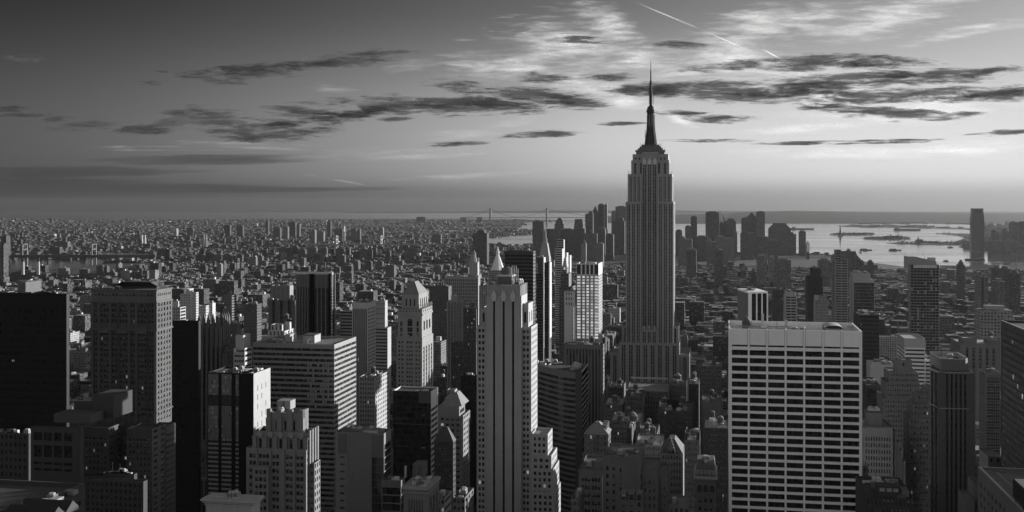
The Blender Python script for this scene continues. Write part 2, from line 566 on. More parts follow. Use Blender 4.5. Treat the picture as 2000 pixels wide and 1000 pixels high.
# ---- things on roofs
def tank(t, x, y, z, r=2.2, h=3.6, leg=3.0):
    s_ = t.single('water_tank', M_TANK)
    s_.lathe(x, y, [(r, z + leg), (r * 0.97, z + leg + h)], 10)
    c_ = t.single('tank_roof', M_UNIT2, s_)
    c_.lathe(x, y, [(r * 1.08, z + leg + h), (0.05, z + leg + h + r * 0.8)], 10)
    for a in range(4):
        q = (x + r * 0.7 * math.cos(a * 1.571 + 0.78), y + r * 0.7 * math.sin(a * 1.571 + 0.78))
        t.single('leg', M_METAL, s_).tube((q[0], q[1], z), (q[0], q[1], z + leg), 0.16, 4)
def clutter(t, x0, x1, y0, y1, z, n=8, hmax=3.5, seed=1, mat=None, tanks=0, rails=True):
    r = random.Random(seed)
    W_, D_ = x1 - x0, y1 - y0
    for i in range(n):
        w, d, h = r.uniform(1.5, 0.2 * W_ + 2), r.uniform(1.5, 0.2 * D_ + 2), r.uniform(0.8, hmax)
        x, y = r.uniform(x0 + 1, x1 - 1 - w) if W_ > w + 2 else x0 + 0.5, r.uniform(y0 + 1, y1 - 1 - d) if D_ > d + 2 else y0 + 0.5
        k = r.random()
        if k < 0.55:
            t.single('roof_unit', mat or r.choice([M_UNIT, M_UNIT2, M_UNIT3])).box(x, x + w, y, y + d, z, z + h)
        elif k < 0.75:
            m = t.single('cooling_fan', M_UNIT2)
            m.box(x, x + 3, y, y + 3, z + 0.6, z + 2.6, True)
            t.single('fan_ring', M_UNIT, m).lathe(x + 1.5, y + 1.5, [(1.2, z + 2.6), (1.15, z + 3.2)], 10)
            for a, b in ((0.2, 0.2), (2.8, 0.2), (0.2, 2.8), (2.8, 2.8)): m.box(x + a - .1, x + a + .1, y + b - .1, y + b + .1, z, z + 0.6)
        elif k < 0.9:
            m = t.single('duct', M_UNIT)
            m.box(x, x + min(w * 2, x1 - x - 0.5), y, y + 1.0, z + 0.4, z + 1.3, True)
            m.box(x, x + 1, y, y + 1.0, z, z + 0.4)
        else:
            m = t.single('mast', M_METAL)
            m.tube((x, y, z), (x, y, z + r.uniform(3, 8)), 0.12, 4)
    for i in range(tanks):
        tank(t, r.uniform(x0 + 3, x1 - 3), r.uniform(y0 + 3, y1 - 3), z, r.uniform(1.7, 2.4), r.uniform(3, 4.2))

M_TANK = plain('tank_wood', 0.08, 0.9, 0.1)
M_UNIT = plain('roof_metal_pale', 0.45, 0.5, 0.5)
M_UNIT2 = plain('roof_metal_mid', 0.2, 0.6, 0.4)
M_UNIT3 = plain('roof_brick_box', 0.12, 0.9, 0.2)
M_METAL = plain('dark_metal', 0.03, 0.7, 0.2)
R_DARK = plain('roof_tar', 0.07, 0.9, 0.2, amp=0.4, scale=0.25)
R_MID = plain('roof_gravel', 0.2, 0.95, 0.1, amp=0.35, scale=0.3)
R_PALE = plain('roof_pale', 0.42, 0.9, 0.2, amp=0.3, scale=0.3)
ST_WHITE = stone('travertine', 0.9, 0.08)
ST_PALE = stone('limestone', 0.34, 0.18)
ST_MID = stone('buff_brick', 0.25, 0.2)
ST_GREY = stone('grey_stone', 0.14, 0.2)
ST_BRICK = stone('brown_brick', 0.095, 0.25)
ST_DARK = stone('dark_stone', 0.05, 0.25)  # evenly dark masonry tone
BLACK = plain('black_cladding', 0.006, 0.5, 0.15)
GL_SASH = glass_pane('sash_window', 0.012, 0.5, 0.22, 0.008, 0.09, 0.2)
GL_SASH_LIT = glass_pane('office_window', 0.012, 0.5, 0.30, 0.04, 0.07, 0.12)
GL_DARK = glass_pane('dark_window', 0.008, 0.2, 0.10, 0.0, 0.03)
GL_RIB = glass_grid('ribbon_glass', 1.5, 4.02, 0.003, 0.22, 0.035, 0.010, rough=0.12)
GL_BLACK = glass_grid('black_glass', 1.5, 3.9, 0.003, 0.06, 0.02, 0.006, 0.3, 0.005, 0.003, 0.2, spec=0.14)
GL_STRIP = glass_grid('strip_glass', 1.4, 3.7, 0.008, 0.45, 0.22, 0.04, 0.40, 0.07)
GL_VSTRIP = glass_grid('black_strip', 1.6, 3.6, 0.008, 0.05, 0.03, 0.02, 0.4, 0.012)
# ================================================================== landmark buildings
def rect(pl, pr, Y, far=None, L=30):
    x0, x1 = WX(pl, Y), WX(pr, Y)
    y1 = Y + L
    if far is not None:
        y1 = YF(far, x1) if far > pr else YF(far, x0)
    if y1 - Y > 75 or y1 <= Y: print('DEPTH', pl, pr, Y, far, round(y1 - Y)); y1 = Y + 75
    return x0, x1, Y, y1
def bld(name, label, cat, r, group=None):
    FOOT.append((r[0] - 4, r[1] + 4, r[2] - 6, r[3] + 4))
    return Thing(name, label, cat, (r[0] + r[1]) / 2, (r[2] + r[3]) / 2, group)
def zt(py, r, at='m'):
    x = {'l': r[0], 'r': r[1], 'm': (r[0] + r[1]) / 2}[at]
    return ZP(py, x, r[2])
def shrink(r, a, b=None, c=None, d=None):
    b = a if b is None else b; c = a if c is None else c; d = a if d is None else d
    return (r[0] + a, r[1] - b, r[2] + c, r[3] - d)
rr = random.Random(3)

# ---- great spired skyscraper
def spire_tower():
    Y = 1290.0
    r = rect(1193, 1347, Y, None, 57)
    t = bld('skyscraper', 'tallest stone skyscraper with stepped crown, mast and antenna spire', 'skyscraper', r)
    st = stone('spire_limestone', 0.28, 0.13)
    X = lambda p: WX(p, Y)
    def block(pl, pr, ytop, y0, y1, nN, nW, zb=0.0, frac=0.5, g=2, gl=GL_STRIP, top=3.0, par=1.2):
        x0, x1 = X(pl), X(pr)
        z1 = ZP(ytop, (x0 + x1) / 2, Y)
        tier(t, x0, x1, y0, y1, zb, z1, st, R_MID, N=strips(nN, frac, gl, 0.45, 1.2, 1.2, top, 0, g, 0.7) if nN else None,
             W=strips(nW, frac, gl, 0.45, 1.5, 1.5, top, 0, g, 0.7) if nW else None, par=par)
        return x0, x1, z1
    block(1193, 1347, 689, Y - 6, Y + 57, 11, 5, frac=0.45)
    block(1210.6, 1327.6, 667, Y - 12, Y + 50, 8, 5)
    # low shaft shoulders
    block(1214.5, 1326, 636, Y - 1, Y + 42, 8, 4)
    # main shaft: two pavilions flank a recessed middle
    for pl, pr in ((1223, 1253.5), (1284.5, 1316)):
        x0, x1 = X(pl), X(pr)
        tier(t, x0, x1, Y - 8, Y + 40, 0, ZP(394, x0, Y), st, R_MID, N=strips(3, 0.56, GL_STRIP, 0.45, 0.8, 0.8, 2.5, 0, 2, 0.7), W=strips(4, 0.5, GL_STRIP, 0.45, 2, 2, 2.5, 0, 2, 0.7), par=1)
    block(1226.5, 1253.8, 340, Y - 4, Y + 36, 3, 4, 150, 0.5)
    block(1284.2, 1313, 340, Y - 4, Y + 36, 3, 4, 150, 0.5)
    block(1233, 1307, 313, Y - 2, Y + 33, 6, 4, 200, 0.4, 1)
    x0, x1 = X(1253.8), X(1284.2)
    # arched head of the middle bay, low down, stands flush with the pavilions
    tier(t, x0, x1, Y - 8.4, Y, 0, ZP(640, x0, Y), st, R_MID, N=strips(3, 0.6, GL_STRIP, 0.4, 0.4, 0.4, 4, 0, 2, 0.6), par=0)
    am = t.mb('arch_head', st)
    for k in range(3):
        cx = x0 + (k + 0.5) * (x1 - x0) / 3
        am.lathe(cx, Y - 8.2, [(2.6, ZP(640, x0, Y)), (2.2, ZP(640, x0, Y) + 2.2), (0.3, ZP(640, x0, Y) + 3.6)], 10)
    tier(t, x0, x1, Y - 2.5, Y + 34, ZP(650, x0, Y), ZP(303, x0, Y), st, R_MID, N=strips(3, 0.66, GL_STRIP, 0.45, 0.5, 0.5, 4, 0, 2, 0.7), par=1)
    # crown shoulders
    block(1235.5, 1305, 301, Y, Y + 32, 0, 0, 230, par=1.4)
    zc = ZP(318, x0, Y)
    fm = t.mb('crown_ornament', plain('crown_pale', 0.5, 0.4, 0.5))
    for k in range(3):
        cx = x0 + (k + 0.5) * (x1 - x0) / 3
        fm.box(cx - 2.0, cx + 2.0, Y - 2.9, Y - 2.4, zc - 2, zc + 3.5)
        fm.box(cx - 1.2, cx + 1.2, Y - 2.9, Y - 2.4, zc + 3.5, zc + 5.0)
    for p in (1242, 1249, 1262, 1269, 1276, 1291, 1298):
        x = X(p); z = ZP(310, x, Y)
        t.pane(fquad('N', Y - 0.06, x - 0.8, x + 0.8, z - 1.2, z + 1.4), GL_DARK)
    # observation deck, stepped
    cx, cy = X(1269.5), Y + 17
    zz = lambda py: ZP(py, cx, cy)
    dk = t.mb('observation_deck', stone('deck_metal', 0.12, 0.2, 0.5))
    for pw, a, b in ((27.5, 302, 297), (29, 297, 294), (24, 294, 290), (21, 290, 286.5), (17.5, 286.5, 283)):
        w = pw / F * dep(cx, cy)
        dk.box(cx - w, cx + w, cy - w * 0.62, cy + w * 0.62, zz(a), zz(b))
    w = 26.5 / F * dep(cx, cy)
    gl = t.mb('deck_glazing', plain('deck_glass', 0.3, 0.15, 0.6))
    gl.box(cx - w * 0.62, cx + w * 0.62, cy - w * 0.62 - 0.4, cy - w * 0.62 - 0.2, zz(301), zz(298))
    # mooring mast with wing buttresses
    md = plain('mast_metal', 0.03, 0.6, 0.3, amp=0.3, scale=0.12)
    k = dep(cx, cy) / F
    t.mb('mast', md).lathe(cx, cy, [(10.5 * k, zz(284)), (9.0 * k, zz(270)), (7.6 * k, zz(250)), (7.2 * k, zz(222)), (8.6 * k, zz(219)), (8.8 * k, zz(216)), (7.4 * k, zz(214)),
                           (7.0 * k, zz(210)), (4.6 * k, zz(208)), (2.4 * k, zz(204)), (1.4 * k, zz(202))], 16, 0.2)
    for a in range(4):
        b = t.single('mast_buttress', md)
        u = (math.cos(a * math.pi / 2 + 0.78), math.sin(a * math.pi / 2 + 0.78)); pv = (-u[1], u[0])
        def q(rad_, s_, z): return (cx + u[0] * rad_ * k + pv[0] * s_, cy + u[1] * rad_ * k + pv[1] * s_, z)
        prof = [(14, 284), (13.2, 274), (9.8, 256), (8.4, 240), (8.2, 224)]
        for (r0, p0), (r1, p1) in zip(prof[:-1], prof[1:]):
            for s_ in (-1.3, 1.3):
                b.face([q(2, s_, zz(p0)), q(r0, s_, zz(p0)), q(r1, s_, zz(p1)), q(2, s_, zz(p1))])
            b.face([q(r0, -1.3, zz(p0)), q(r0, 1.3, zz(p0)), q(r1, 1.3, zz(p1)), q(r1, -1.3, zz(p1))])
    ms = t.mb('mast_windows', plain('mast_glass', 0.35, 0.2, 0.6))
    for s_ in (-1.6, 1.6):
        ms.box(cx + s_ - 0.25, cx + s_ + 0.25, cy - 7.9 * k, cy - 7.5 * k, zz(247), zz(224))
    an = t.mb('antenna', M_METAL)
    an.lathe(cx, cy, [(3.0 * k, zz(204)), (3.0 * k, zz(180)), (2.4 * k, zz(178)), (2.3 * k, zz(160)), (1.4 * k, zz(158)), (1.2 * k, zz(140)), (0.75 * k, zz(137)), (0.6 * k, zz(126)), (0.2 * k, zz(117))], 8)
    for i in range(26):
        z = zz(202 - i * 1.75)
        w = (3.9 if i < 14 else 3.1 if i < 24 else 2) * k
        ar = t.single('antenna_dipole', M_METAL)
        ar.box(cx - w, cx + w, cy - 0.12, cy + 0.12, z, z + 0.35)
        ar.box(cx - 0.12, cx + 0.12, cy - w, cy + w, z, z + 0.35)
    t.single('side_antenna', M_METAL).tube((cx + 5.6 * k, cy, zz(204)), (cx + 5.6 * k, cy, zz(178)), 0.35, 4)
    t.single('side_antenna', M_METAL).tube((cx - 11 * k, cy, zz(268)), (cx - 11 * k, cy, zz(254)), 0.4, 4)
    for i in range(46):
        p = rr.uniform(-28, 28); q_ = 297 if abs(p) > 21 else 287
        x = cx + p * k; y = cy - rr.uniform(0, 12)
        t.single('whip_antenna', M_METAL).tube((x, y, zz(q_)), (x, y, zz(q_ - rr.uniform(2, 8))), 0.16, 3)
    for p in (1227, 1230, 1309, 1312):
        x = X(p); t.single('whip_antenna', M_METAL).tube((x, Y, ZP(340, x, Y)), (x, Y, ZP(334, x, Y)), 0.2, 3)
    t.done()
spire_tower()

# ---- pale ribbed tower in the middle foreground, three black stripes
def striped_tower():
    Y = 620.0
    r = rect(931, 1037.6, Y, 1049.5)
    t = bld('office_tower', 'light stone tower with three full-height black stripes, middle foreground', 'tower', r)
    st = stone('stripe_stone', 0.34, 0.13)
    z = lambda p: ZP(p, r[0], Y)
    x0, x1 = WX(950, Y - 2), WX(1018.4, Y - 2)
    w2 = win(2, 0.62, 3.45, 0.52, 0.35, 0.6, 0.6, 1, 0.2, 0.8, mat=GL_SASH)
    # wings (windows in pairs) either side of the striped shaft
    for a, b, yt in ((931, 950.4, 637), (1018, 1037.6, 637)):
        tier(t, WX(a, Y), WX(b, Y), Y, r[3], 0, z(yt), st, R_MID, N=win(2, 0.66, 3.45, 0.55, 0.35, 0.7, 1.0, 1, 0.2, 0.8, mat=GL_SASH),
             W=win(6, 0.4, 3.45, 0.55, 0.35, 1, 1, 1, 0.2, 0.8, mat=GL_SASH) if b > 1030 else None, par=0.9)
    # upper shoulder blocks
    s0 = rect(938, 950.2, Y + 4, None, 24)
    tier(t, *s0[:2], s0[2], s0[3], z(640), z(603), st, R_MID, N=strips(1, 0.42, GL_VSTRIP, 0.4, 0.5, 0.2, 2.5, 3), par=0.8)
    s1 = rect(1018.2, 1032, Y + 3, 1041)
    tier(t, *s1[:2], s1[2], s1[3], z(640), z(592), st, R_MID, N=strips(1, 0.42, GL_VSTRIP, 0.4, 0.6, 0.2, 5, 3), W=strips(2, 0.35, GL_VSTRIP, 0.4, 1, 1, 5, 3), par=0.8)
    # shaft
    cols = [(WX(p, Y - 2), WX(q, Y - 2)) for p, q in ((963, 966.9), (981.6, 985.8), (1000, 1004.2))]
    tier(t, x0, x1, Y - 2, r[3] - 4, 0, z(576), st, R_MID, N=(cols, [(0.5, z(587))], 0.9, GL_VSTRIP, 'black_stripe'), par=0)
    for a, b in cols:
        fn = t.single('finial', stone('finial_stone', 0.5, 0.1))
        c = (a + b) / 2
        fn.loft([(a - .3, Y - 2.5), (b + .3, Y - 2.5), (b + .3, Y - 1.9), (a - .3, Y - 1.9)], z(587), [(c - 1.6, Y - 2.5), (c + 1.6, Y - 2.5), (c + 1.6, Y - 1.9), (c - 1.6, Y - 1.9)], z(575))
        fn.loft([(c - 1.5, Y - 2.5), (c + 1.5, Y - 2.5), (c + 1.5, Y - 1.9), (c - 1.5, Y - 1.9)], z(575), [(c - .15, Y - 2.4), (c + .15, Y - 2.4), (c + .15, Y - 2), (c - .15, Y - 2)], z(566))
    # crown with shallow ribs
    cr = rect(951, 1017, Y - 1, 1029)
    tier(t, cr[0], cr[1], cr[2], cr[3], z(577), z(556), st, R_MID, par=1.6)
    rb = t.mb('crown_ribs', st)
    for i in range(12):
        x = cr[0] + (i + 0.5) * (cr[1] - cr[0]) / 12
        rb.box(x - 0.35, x + 0.35, cr[2] - 0.35, cr[2] - 0.002, z(576), z(556) + 0.4)
    for i in range(5):
        y = cr[2] + (i + 0.5) * (cr[3] - cr[2]) / 5
        rb.box(cr[1] + 0.002, cr[1] + 0.4, y - 0.5, y + 0.5, z(590), z(556) + 0.4)
    # plant on the roof
    zr = z(557)
    pl = t.single('plant_room', M_UNIT3)
    a, b = WX(972, Y + 8), WX(999, Y + 8)
    pl.box(a, b, Y + 8, Y + 18, zr, zr + 4.5)
    t.single('plant_roof', M_UNIT).box(a - .4, b + .4, Y + 7.6, Y + 18.4, zr + 4.5, zr + 5.3, True)
    sc = t.single('roof_frame', M_UNIT)
    for x in (WX(1000, Y + 6), WX(1004, Y + 6), WX(1008, Y + 6)):
        sc.tube((x, Y + 6, zr), (x, Y + 6, zr + 11), 0.22, 4)
        sc.tube((x, Y + 12, zr), (x, Y + 12, zr + 9), 0.22, 4)
    for h in (4, 7.5, 10.5):
        sc.tube((WX(999, Y + 6), Y + 6, zr + h), (WX(1009, Y + 6), Y + 6, zr + h), 0.22, 4)
        sc.tube((WX(1004, Y + 6), Y + 6, zr + h - 1.5), (WX(1004, Y + 12), Y + 12, zr + h - 1.5), 0.18, 4)
    t.single('plant_tank', M_UNIT3).lathe(WX(990, Y + 16), Y + 16, [(3.2, zr + 5.3), (3.2, zr + 9), (0.1, zr + 10.2)], 12)
    clutter(t, WX(952, Y + 3), WX(970, Y + 3), Y + 2, Y + 18, zr, 9, 2.6, 5)
    clutter(t, WX(1002, Y + 3), WX(1016, Y + 3), Y + 2, Y + 18, zr, 5, 2.6, 6)
    # lower western setbacks
    for pl_, pr_, far, yt, n in ((1037, 1070, 1079, 848, 3), (1037, 1077, 1088, 890, 3), (1037, 1081, 1092, 916, 4), (1037, 1083, 1095, 962, 4)):
        q = rect(pl_, pr_, Y - 3 - n * 0.5 - (yt - 840) * 0.02, far)
        q = (WX(1037.6, q[2]), q[1], q[2], q[3])
        tier(t, *q, 0, ZP(yt, q[1], q[2]), st, R_MID, N=win(n, 0.56, 3.45, 0.55, 0.35, 0.8, 1.0, 1, 0.2, 1.2, mat=GL_SASH),
             W=win(5, 0.4, 3.45, 0.55, 0.35, 1, 1, 1, 0.2, 1.2, mat=GL_SASH), par=0.9)
    FOOT.append((r[0], WX(1100, Y), Y - 10, r[3] + 10))
    t.done()
striped_tower()

# ---- broad white tower on the right, dark ribbon windows in seven bays
def white_grid_tower():
    Y = 592.0
    r = rect(1424, 1684, Y, 1421.5)
    t = bld('office_tower', 'broad white tower with seven bays of black ribbon windows', 'tower', r)
    x0, x1, y0, y1 = r
    z1 = ZP(642, x0, Y)
    y1 = Y + 42
    t.mb('core_glass', GL_RIB).box(x0 + .8, x1 - .8, y0 + 1.0, y1 - 1, 0, z1 - 12)
    st = ST_WHITE
    w = t.mb('wall', st)
    # plain top storeys and the sides
    zt0 = ZP(673, x0, Y)
    w.face(fquad('N', y0 + 0.4, x0, x1, zt0, z1)); w.face([(x0, y0 + .4, zt0), (x0, y0 + 1.4, zt0), (x1, y0 + 1.4, zt0), (x1, y0 + .4, zt0)])
    for side, pos in (('W', x1), ('E', x0)): w.face(fquad(side, pos, y0 + 0.4, y1, 0, z1))
    w.face([(x1, y1, 0), (x0, y1, 0), (x0, y1, z1), (x1, y1, z1)])
    I = (x0 + .6, x1 - .6, y0 + 1.0, y1 - .6)
    O4 = [(x0, y0 + .4), (x1, y0 + .4), (x1, y1), (x0, y1)]; I4 = [(I[0], I[2]), (I[1], I[2]), (I[1], I[3]), (I[0], I[3])]
    for k in range(4):
        l = (k + 1) % 4
        w.face([(*O4[k], z1), (*O4[l], z1), (*I4[l], z1), (*I4[k], z1)])
        w.face([(*I4[k], z1), (*I4[l], z1), (*I4[l], z1 - 4.5), (*I4[k], z1 - 4.5)])
    t.mb('roof', R_DARK).face([(I[0], I[2], z1 - 4.5), (I[1], I[2], z1 - 4.5), (I[1], I[3], z1 - 4.5), (I[0], I[3], z1 - 4.5)])
    # piers
    n = 7
    bay = (x1 - x0 - 1.4) / n
    pw = 0.48
    edges = [x0 + 0.7 + i * bay for i in range(n + 1)]
    for i, e in enumerate(edges):
        p = t.single('pier', st)
        hw = pw if 0 < i < n else pw * 1.5
        a, b = e - hw, e + hw
        if i == 0: a = x0
        if i == n: b = x1
        p.box(a, b, y0, y0 + 1.6, 0, z1 + 0.05)
        if 0 < i < n:
            g_ = t.single('pier_groove', plain('groove', 0.12, 0.9))
            for s_ in (a - 0.16, b): g_.face(fquad('N', y0 + 0.395, s_, s_ + 0.16, zt0, z1 - 0.02))
    # spandrels
    fh = 4.02
    z = zt0 - 0.9
    first = True
    while z > 20:
        h = 1.75 if first else 1.35
        for i in range(n):
            a = edges[i] + (pw if i else pw * 1.5); b = edges[i + 1] - (pw if i < n - 1 else pw * 1.5)
            s_ = t.single('spandrel', st) if z > ZP(905, x0, Y) else t.mb('spandrel_low', st)
            s_.box(a, b, y0 + 0.35, y0 + 1.05, z - h, z, True)
        z -= fh + (h - 1.25)
        first = False
    # roof plant
    zr = z1 - 4.5
    Xr = lambda p, y: WX(p, y)
    m = t.single('stair_house', M_UNIT); m.box(Xr(1468, Y + 20), Xr(1487, Y + 20), Y + 20, Y + 30, zr, zr + 6)
    m = t.single('plant_house', M_UNIT3)
    a, b = Xr(1450, Y + 26), Xr(1466, Y + 26)
    m.box(a, b, Y + 26, Y + 36, zr, zr + 5); m.loft([(a, Y + 26), (b, Y + 26), (b, Y + 36), (a, Y + 36)], zr + 5, [((a + b) / 2, Y + 31)] * 4, zr + 8.5, False)
    t.single('antenna_box', M_UNIT).box(Xr(1487, Y + 30), Xr(1492, Y + 30), Y + 30, Y + 31.5, zr + 3, zr + 9.5)
    t.single('antenna_box', M_UNIT).box(Xr(1533, Y + 32), Xr(1538, Y + 32), Y + 32, Y + 33.5, zr + 2.5, zr + 6.3)
    f_ = t.single('screen_fence', M_UNIT2)
    for i in range(46):
        x = Xr(1437, Y + 14) + i * 0.62
        f_.box(x, x + 0.22, Y + 14, Y + 14.15, zr + 0.3, zr + 4.8)
    f_.box(Xr(1437, Y + 14), Xr(1437, Y + 14) + 29, Y + 14.05, Y + 14.1, zr + 4.5, zr + 4.8)
    m = t.single('cooling_tower', M_UNIT2)
    a, b = Xr(1612, Y + 14), Xr(1646, Y + 14)
    m.box(a, b, Y + 12, Y + 32, zr, zr + 4.2)
    m2 = t.single('tank_shell', M_UNIT); cxm = (a + b) / 2
    for i in range(8):
        a0, a1 = math.pi * i / 8, math.pi * (i + 1) / 8
        m2.face([(cxm + 4.5 * math.cos(a0), Y + 13, zr + 4.2 + 1.6 * math.sin(a0)), (cxm + 4.5 * math.cos(a1), Y + 13, zr + 4.2 + 1.6 * math.sin(a1)),
                 (cxm + 4.5 * math.cos(a1), Y + 31, zr + 4.2 + 1.6 * math.sin(a1)), (cxm + 4.5 * math.cos(a0), Y + 31, zr + 4.2 + 1.6 * math.sin(a0))])
    for i in range(5):
        fr = t.single('roof_beam', M_UNIT)
        y = Y + 8 + i * 6
        fr.box(Xr(1655, y), x1 - 0.8, y, y + 0.5, z1 - 1.4, z1 - 0.8, True)
    clutter(t, Xr(1440, Y + 4), Xr(1600, Y + 4), Y + 3, Y + 38, zr, 26, 3.6, 12)
    t.done()
white_grid_tower()

# ---- gothic topped slab, left
def gothic_slab():
    Y = 640.0
    r = rect(178, 305.5, Y, 335.5)
    t = bld('office_tower', 'tall brown gothic slab with arched top windows and a dark hipped roof, left', 'tower', r)
    st = stone('gothic_brick', 0.085, 0.22)
    lt = stone('gothic_trim', 0.12, 0.2)
    x0, x1, y0, y1 = r
    z = lambda p: ZP(p, x1, Y)
    zs = z(828)
    gm = lambda i, j: GL_SASH_LIT if rr.random() < 0.8 else GL_SASH
    X = lambda p: WX(p, Y)
    groups = [(183, 191, 2), (196, 213, 3), (218, 229, 2), (233, 250, 3), (255, 264, 2), (269, 287, 3), (291, 301, 2)]
    cols = []
    for a, b, n in groups: cols += openings(X(a), X(b), n, 0.62)
    fh = 3.35
    zb = z(655)
    rows = floors(z(648), zs, fh, 0.58, 0.2)
    tier(t, x0, x1, y0, y1, zs - 2, z(646), st, R_DARK, N=(cols, rows, 0.4, gm), W=win(5, 0.5, fh, 0.58, 0.4, 1, 1, 1, 0.3, 0.2, mat=gm), par=0)
    # blind arcade, arched top storeys
    rows2 = floors(z(592), z(645), fh, 0.62, 0.2)
    tier(t, x0 - .3, x1 + .3, y0 - .3, y1, z(646), z(590), st, R_DARK, N=(cols, rows2, 0.6, gm), W=win(5, 0.5, fh, 0.6, 0.5, 1, 1, 1, 0.3, 0.2, mat=gm), par=0)
    rows3 = floors(z(572), z(590), 3.0, 0.5, 0.2)
    tier(t, x0, x1, y0, y1, z(590), z(567), lt, R_DARK, N=(openings(x0, x1, 17, 0.5, 2, 2), rows3, 0.4, gm), W=win(7, 0.5, 3.0, 0.5, 0.4, 1, 1, 1, .3, 1.5, mat=gm), par=1.2)
    tr = t.mb('trim', lt)
    for p, q in ((646, 643.5), (592, 589), (806, 804), (568.2, 565.8)):
        tr.box(x0 - .8, x1 + .8, y0 - .8, y1 + .3, z(p), z(q), True)
    for a, b, n in groups:          # piers between bays
        for e in (a - 1.5, b + 1.5):
            tr.box(X(e) - .45, X(e) + .45, y0 - .55, y0 - .31, zs, z(593))
    for a, b in ((196, 213), (233, 250), (269, 287)):   # pointed arch hoods
        hd = t.single('arch_hood', lt)
        c = (X(a) + X(b)) / 2; w = (X(b) - X(a)) / 2 + 0.6
        zs_ = z(609)
        pts = [(-w, 0), (-w * .93, w * .5), (-w * .72, w * .95), (-w * .4, w * 1.3), (0, w * 1.5), (w * .4, w * 1.3), (w * .72, w * .95), (w * .93, w * .5), (w, 0)]
        for (u0, v0), (u1, v1) in zip(pts[:-1], pts[1:]):
            hd.tube((c + u0, y0 - .6, zs_ + v0), (c + u1, y0 - .6, zs_ + v1), 0.42, 5)
    bl = t.mb('balconies', lt)
    for a, b in ((195, 214), (232, 251), (268, 288)):
        bl.box(X(a), X(b), y0 - 1.5, y0 - .31, z(652), z(646.5), True)
    # setback base
    b0 = rect(150, 297, Y - 26, 343)
    bz = z(826)
    tier(t, b0[0], b0[1], Y - 10, b0[3], 0, bz, st, R_DARK, N=win(14, 0.45, 3.6, 0.5, 0.4, 1, 1, 1, .3, 4, mat=GL_SASH), W=win(9, 0.5, 3.6, 0.5, 0.4, 1, 1, 1, .3, 4, mat=GL_SASH), par=1)
    for pl, pr in ((162, 212), (247, 297)):
        q = rect(pl, pr, Y - 26)
        tier(t, q[0], q[1], Y - 26, Y - 9, 0, bz + 1.5, st, R_DARK, N=win(6, 0.5, 3.6, 0.5, 0.4, 1, 1, 1, .3, 5, mat=GL_SASH_LIT), W=win(2, .5, 3.6, .5, .4, mat=GL_SASH), par=1.2, cop=lt)
        tr.box(q[0] - .4, q[1] + .4, Y - 26.5, Y - 9, bz - 6.5, bz - 5.8, True)
    # hipped roof and its plant
    zr = z(567)
    hp = t.mb('hip_roof', plain('slate', 0.06, 0.7, 0.3, amp=0.4))
    a, b = X(196), x1 - 3
    hp.loft([(a, y0 + 4), (b, y0 + 4), (b, y1 - 4), (a, y1 - 4)], zr - 1, [(X(228), y0 + 18), (X(284), y0 + 18), (X(284), y1 - 14), (X(228), y1 - 14)], ZP(547, x0, Y + 18))
    clutter(t, X(180), X(225), y0 + 1, y0 + 9, zr - 1, 14, 2.8, 8)
    clutter(t, X(190), X(262), y0 + 1, y0 + 4, zr - 1, 10, 2.0, 9, mat=M_METAL)
    t.done(limit=100)
gothic_slab()

# ---- black slab, far left
r = rect(-90, 130, 560, 135.5)
t = bld('office_tower', 'huge black slab at the left edge of the view', 'tower', r)
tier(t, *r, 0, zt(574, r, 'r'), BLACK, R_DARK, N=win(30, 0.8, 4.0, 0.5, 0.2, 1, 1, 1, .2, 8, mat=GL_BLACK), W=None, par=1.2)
zr = zt(574, r, 'r')
t.single('plant_house', M_UNIT3).box(WX(36, 575), WX(50, 575), 575, 590, zr - 1.2, zr + 5)
clutter(t, WX(10, 570), WX(120, 570), 566, r[3] - 4, zr - 1.2, 9, 1.6, 4, mat=M_UNIT3)
t.done(60, 8)

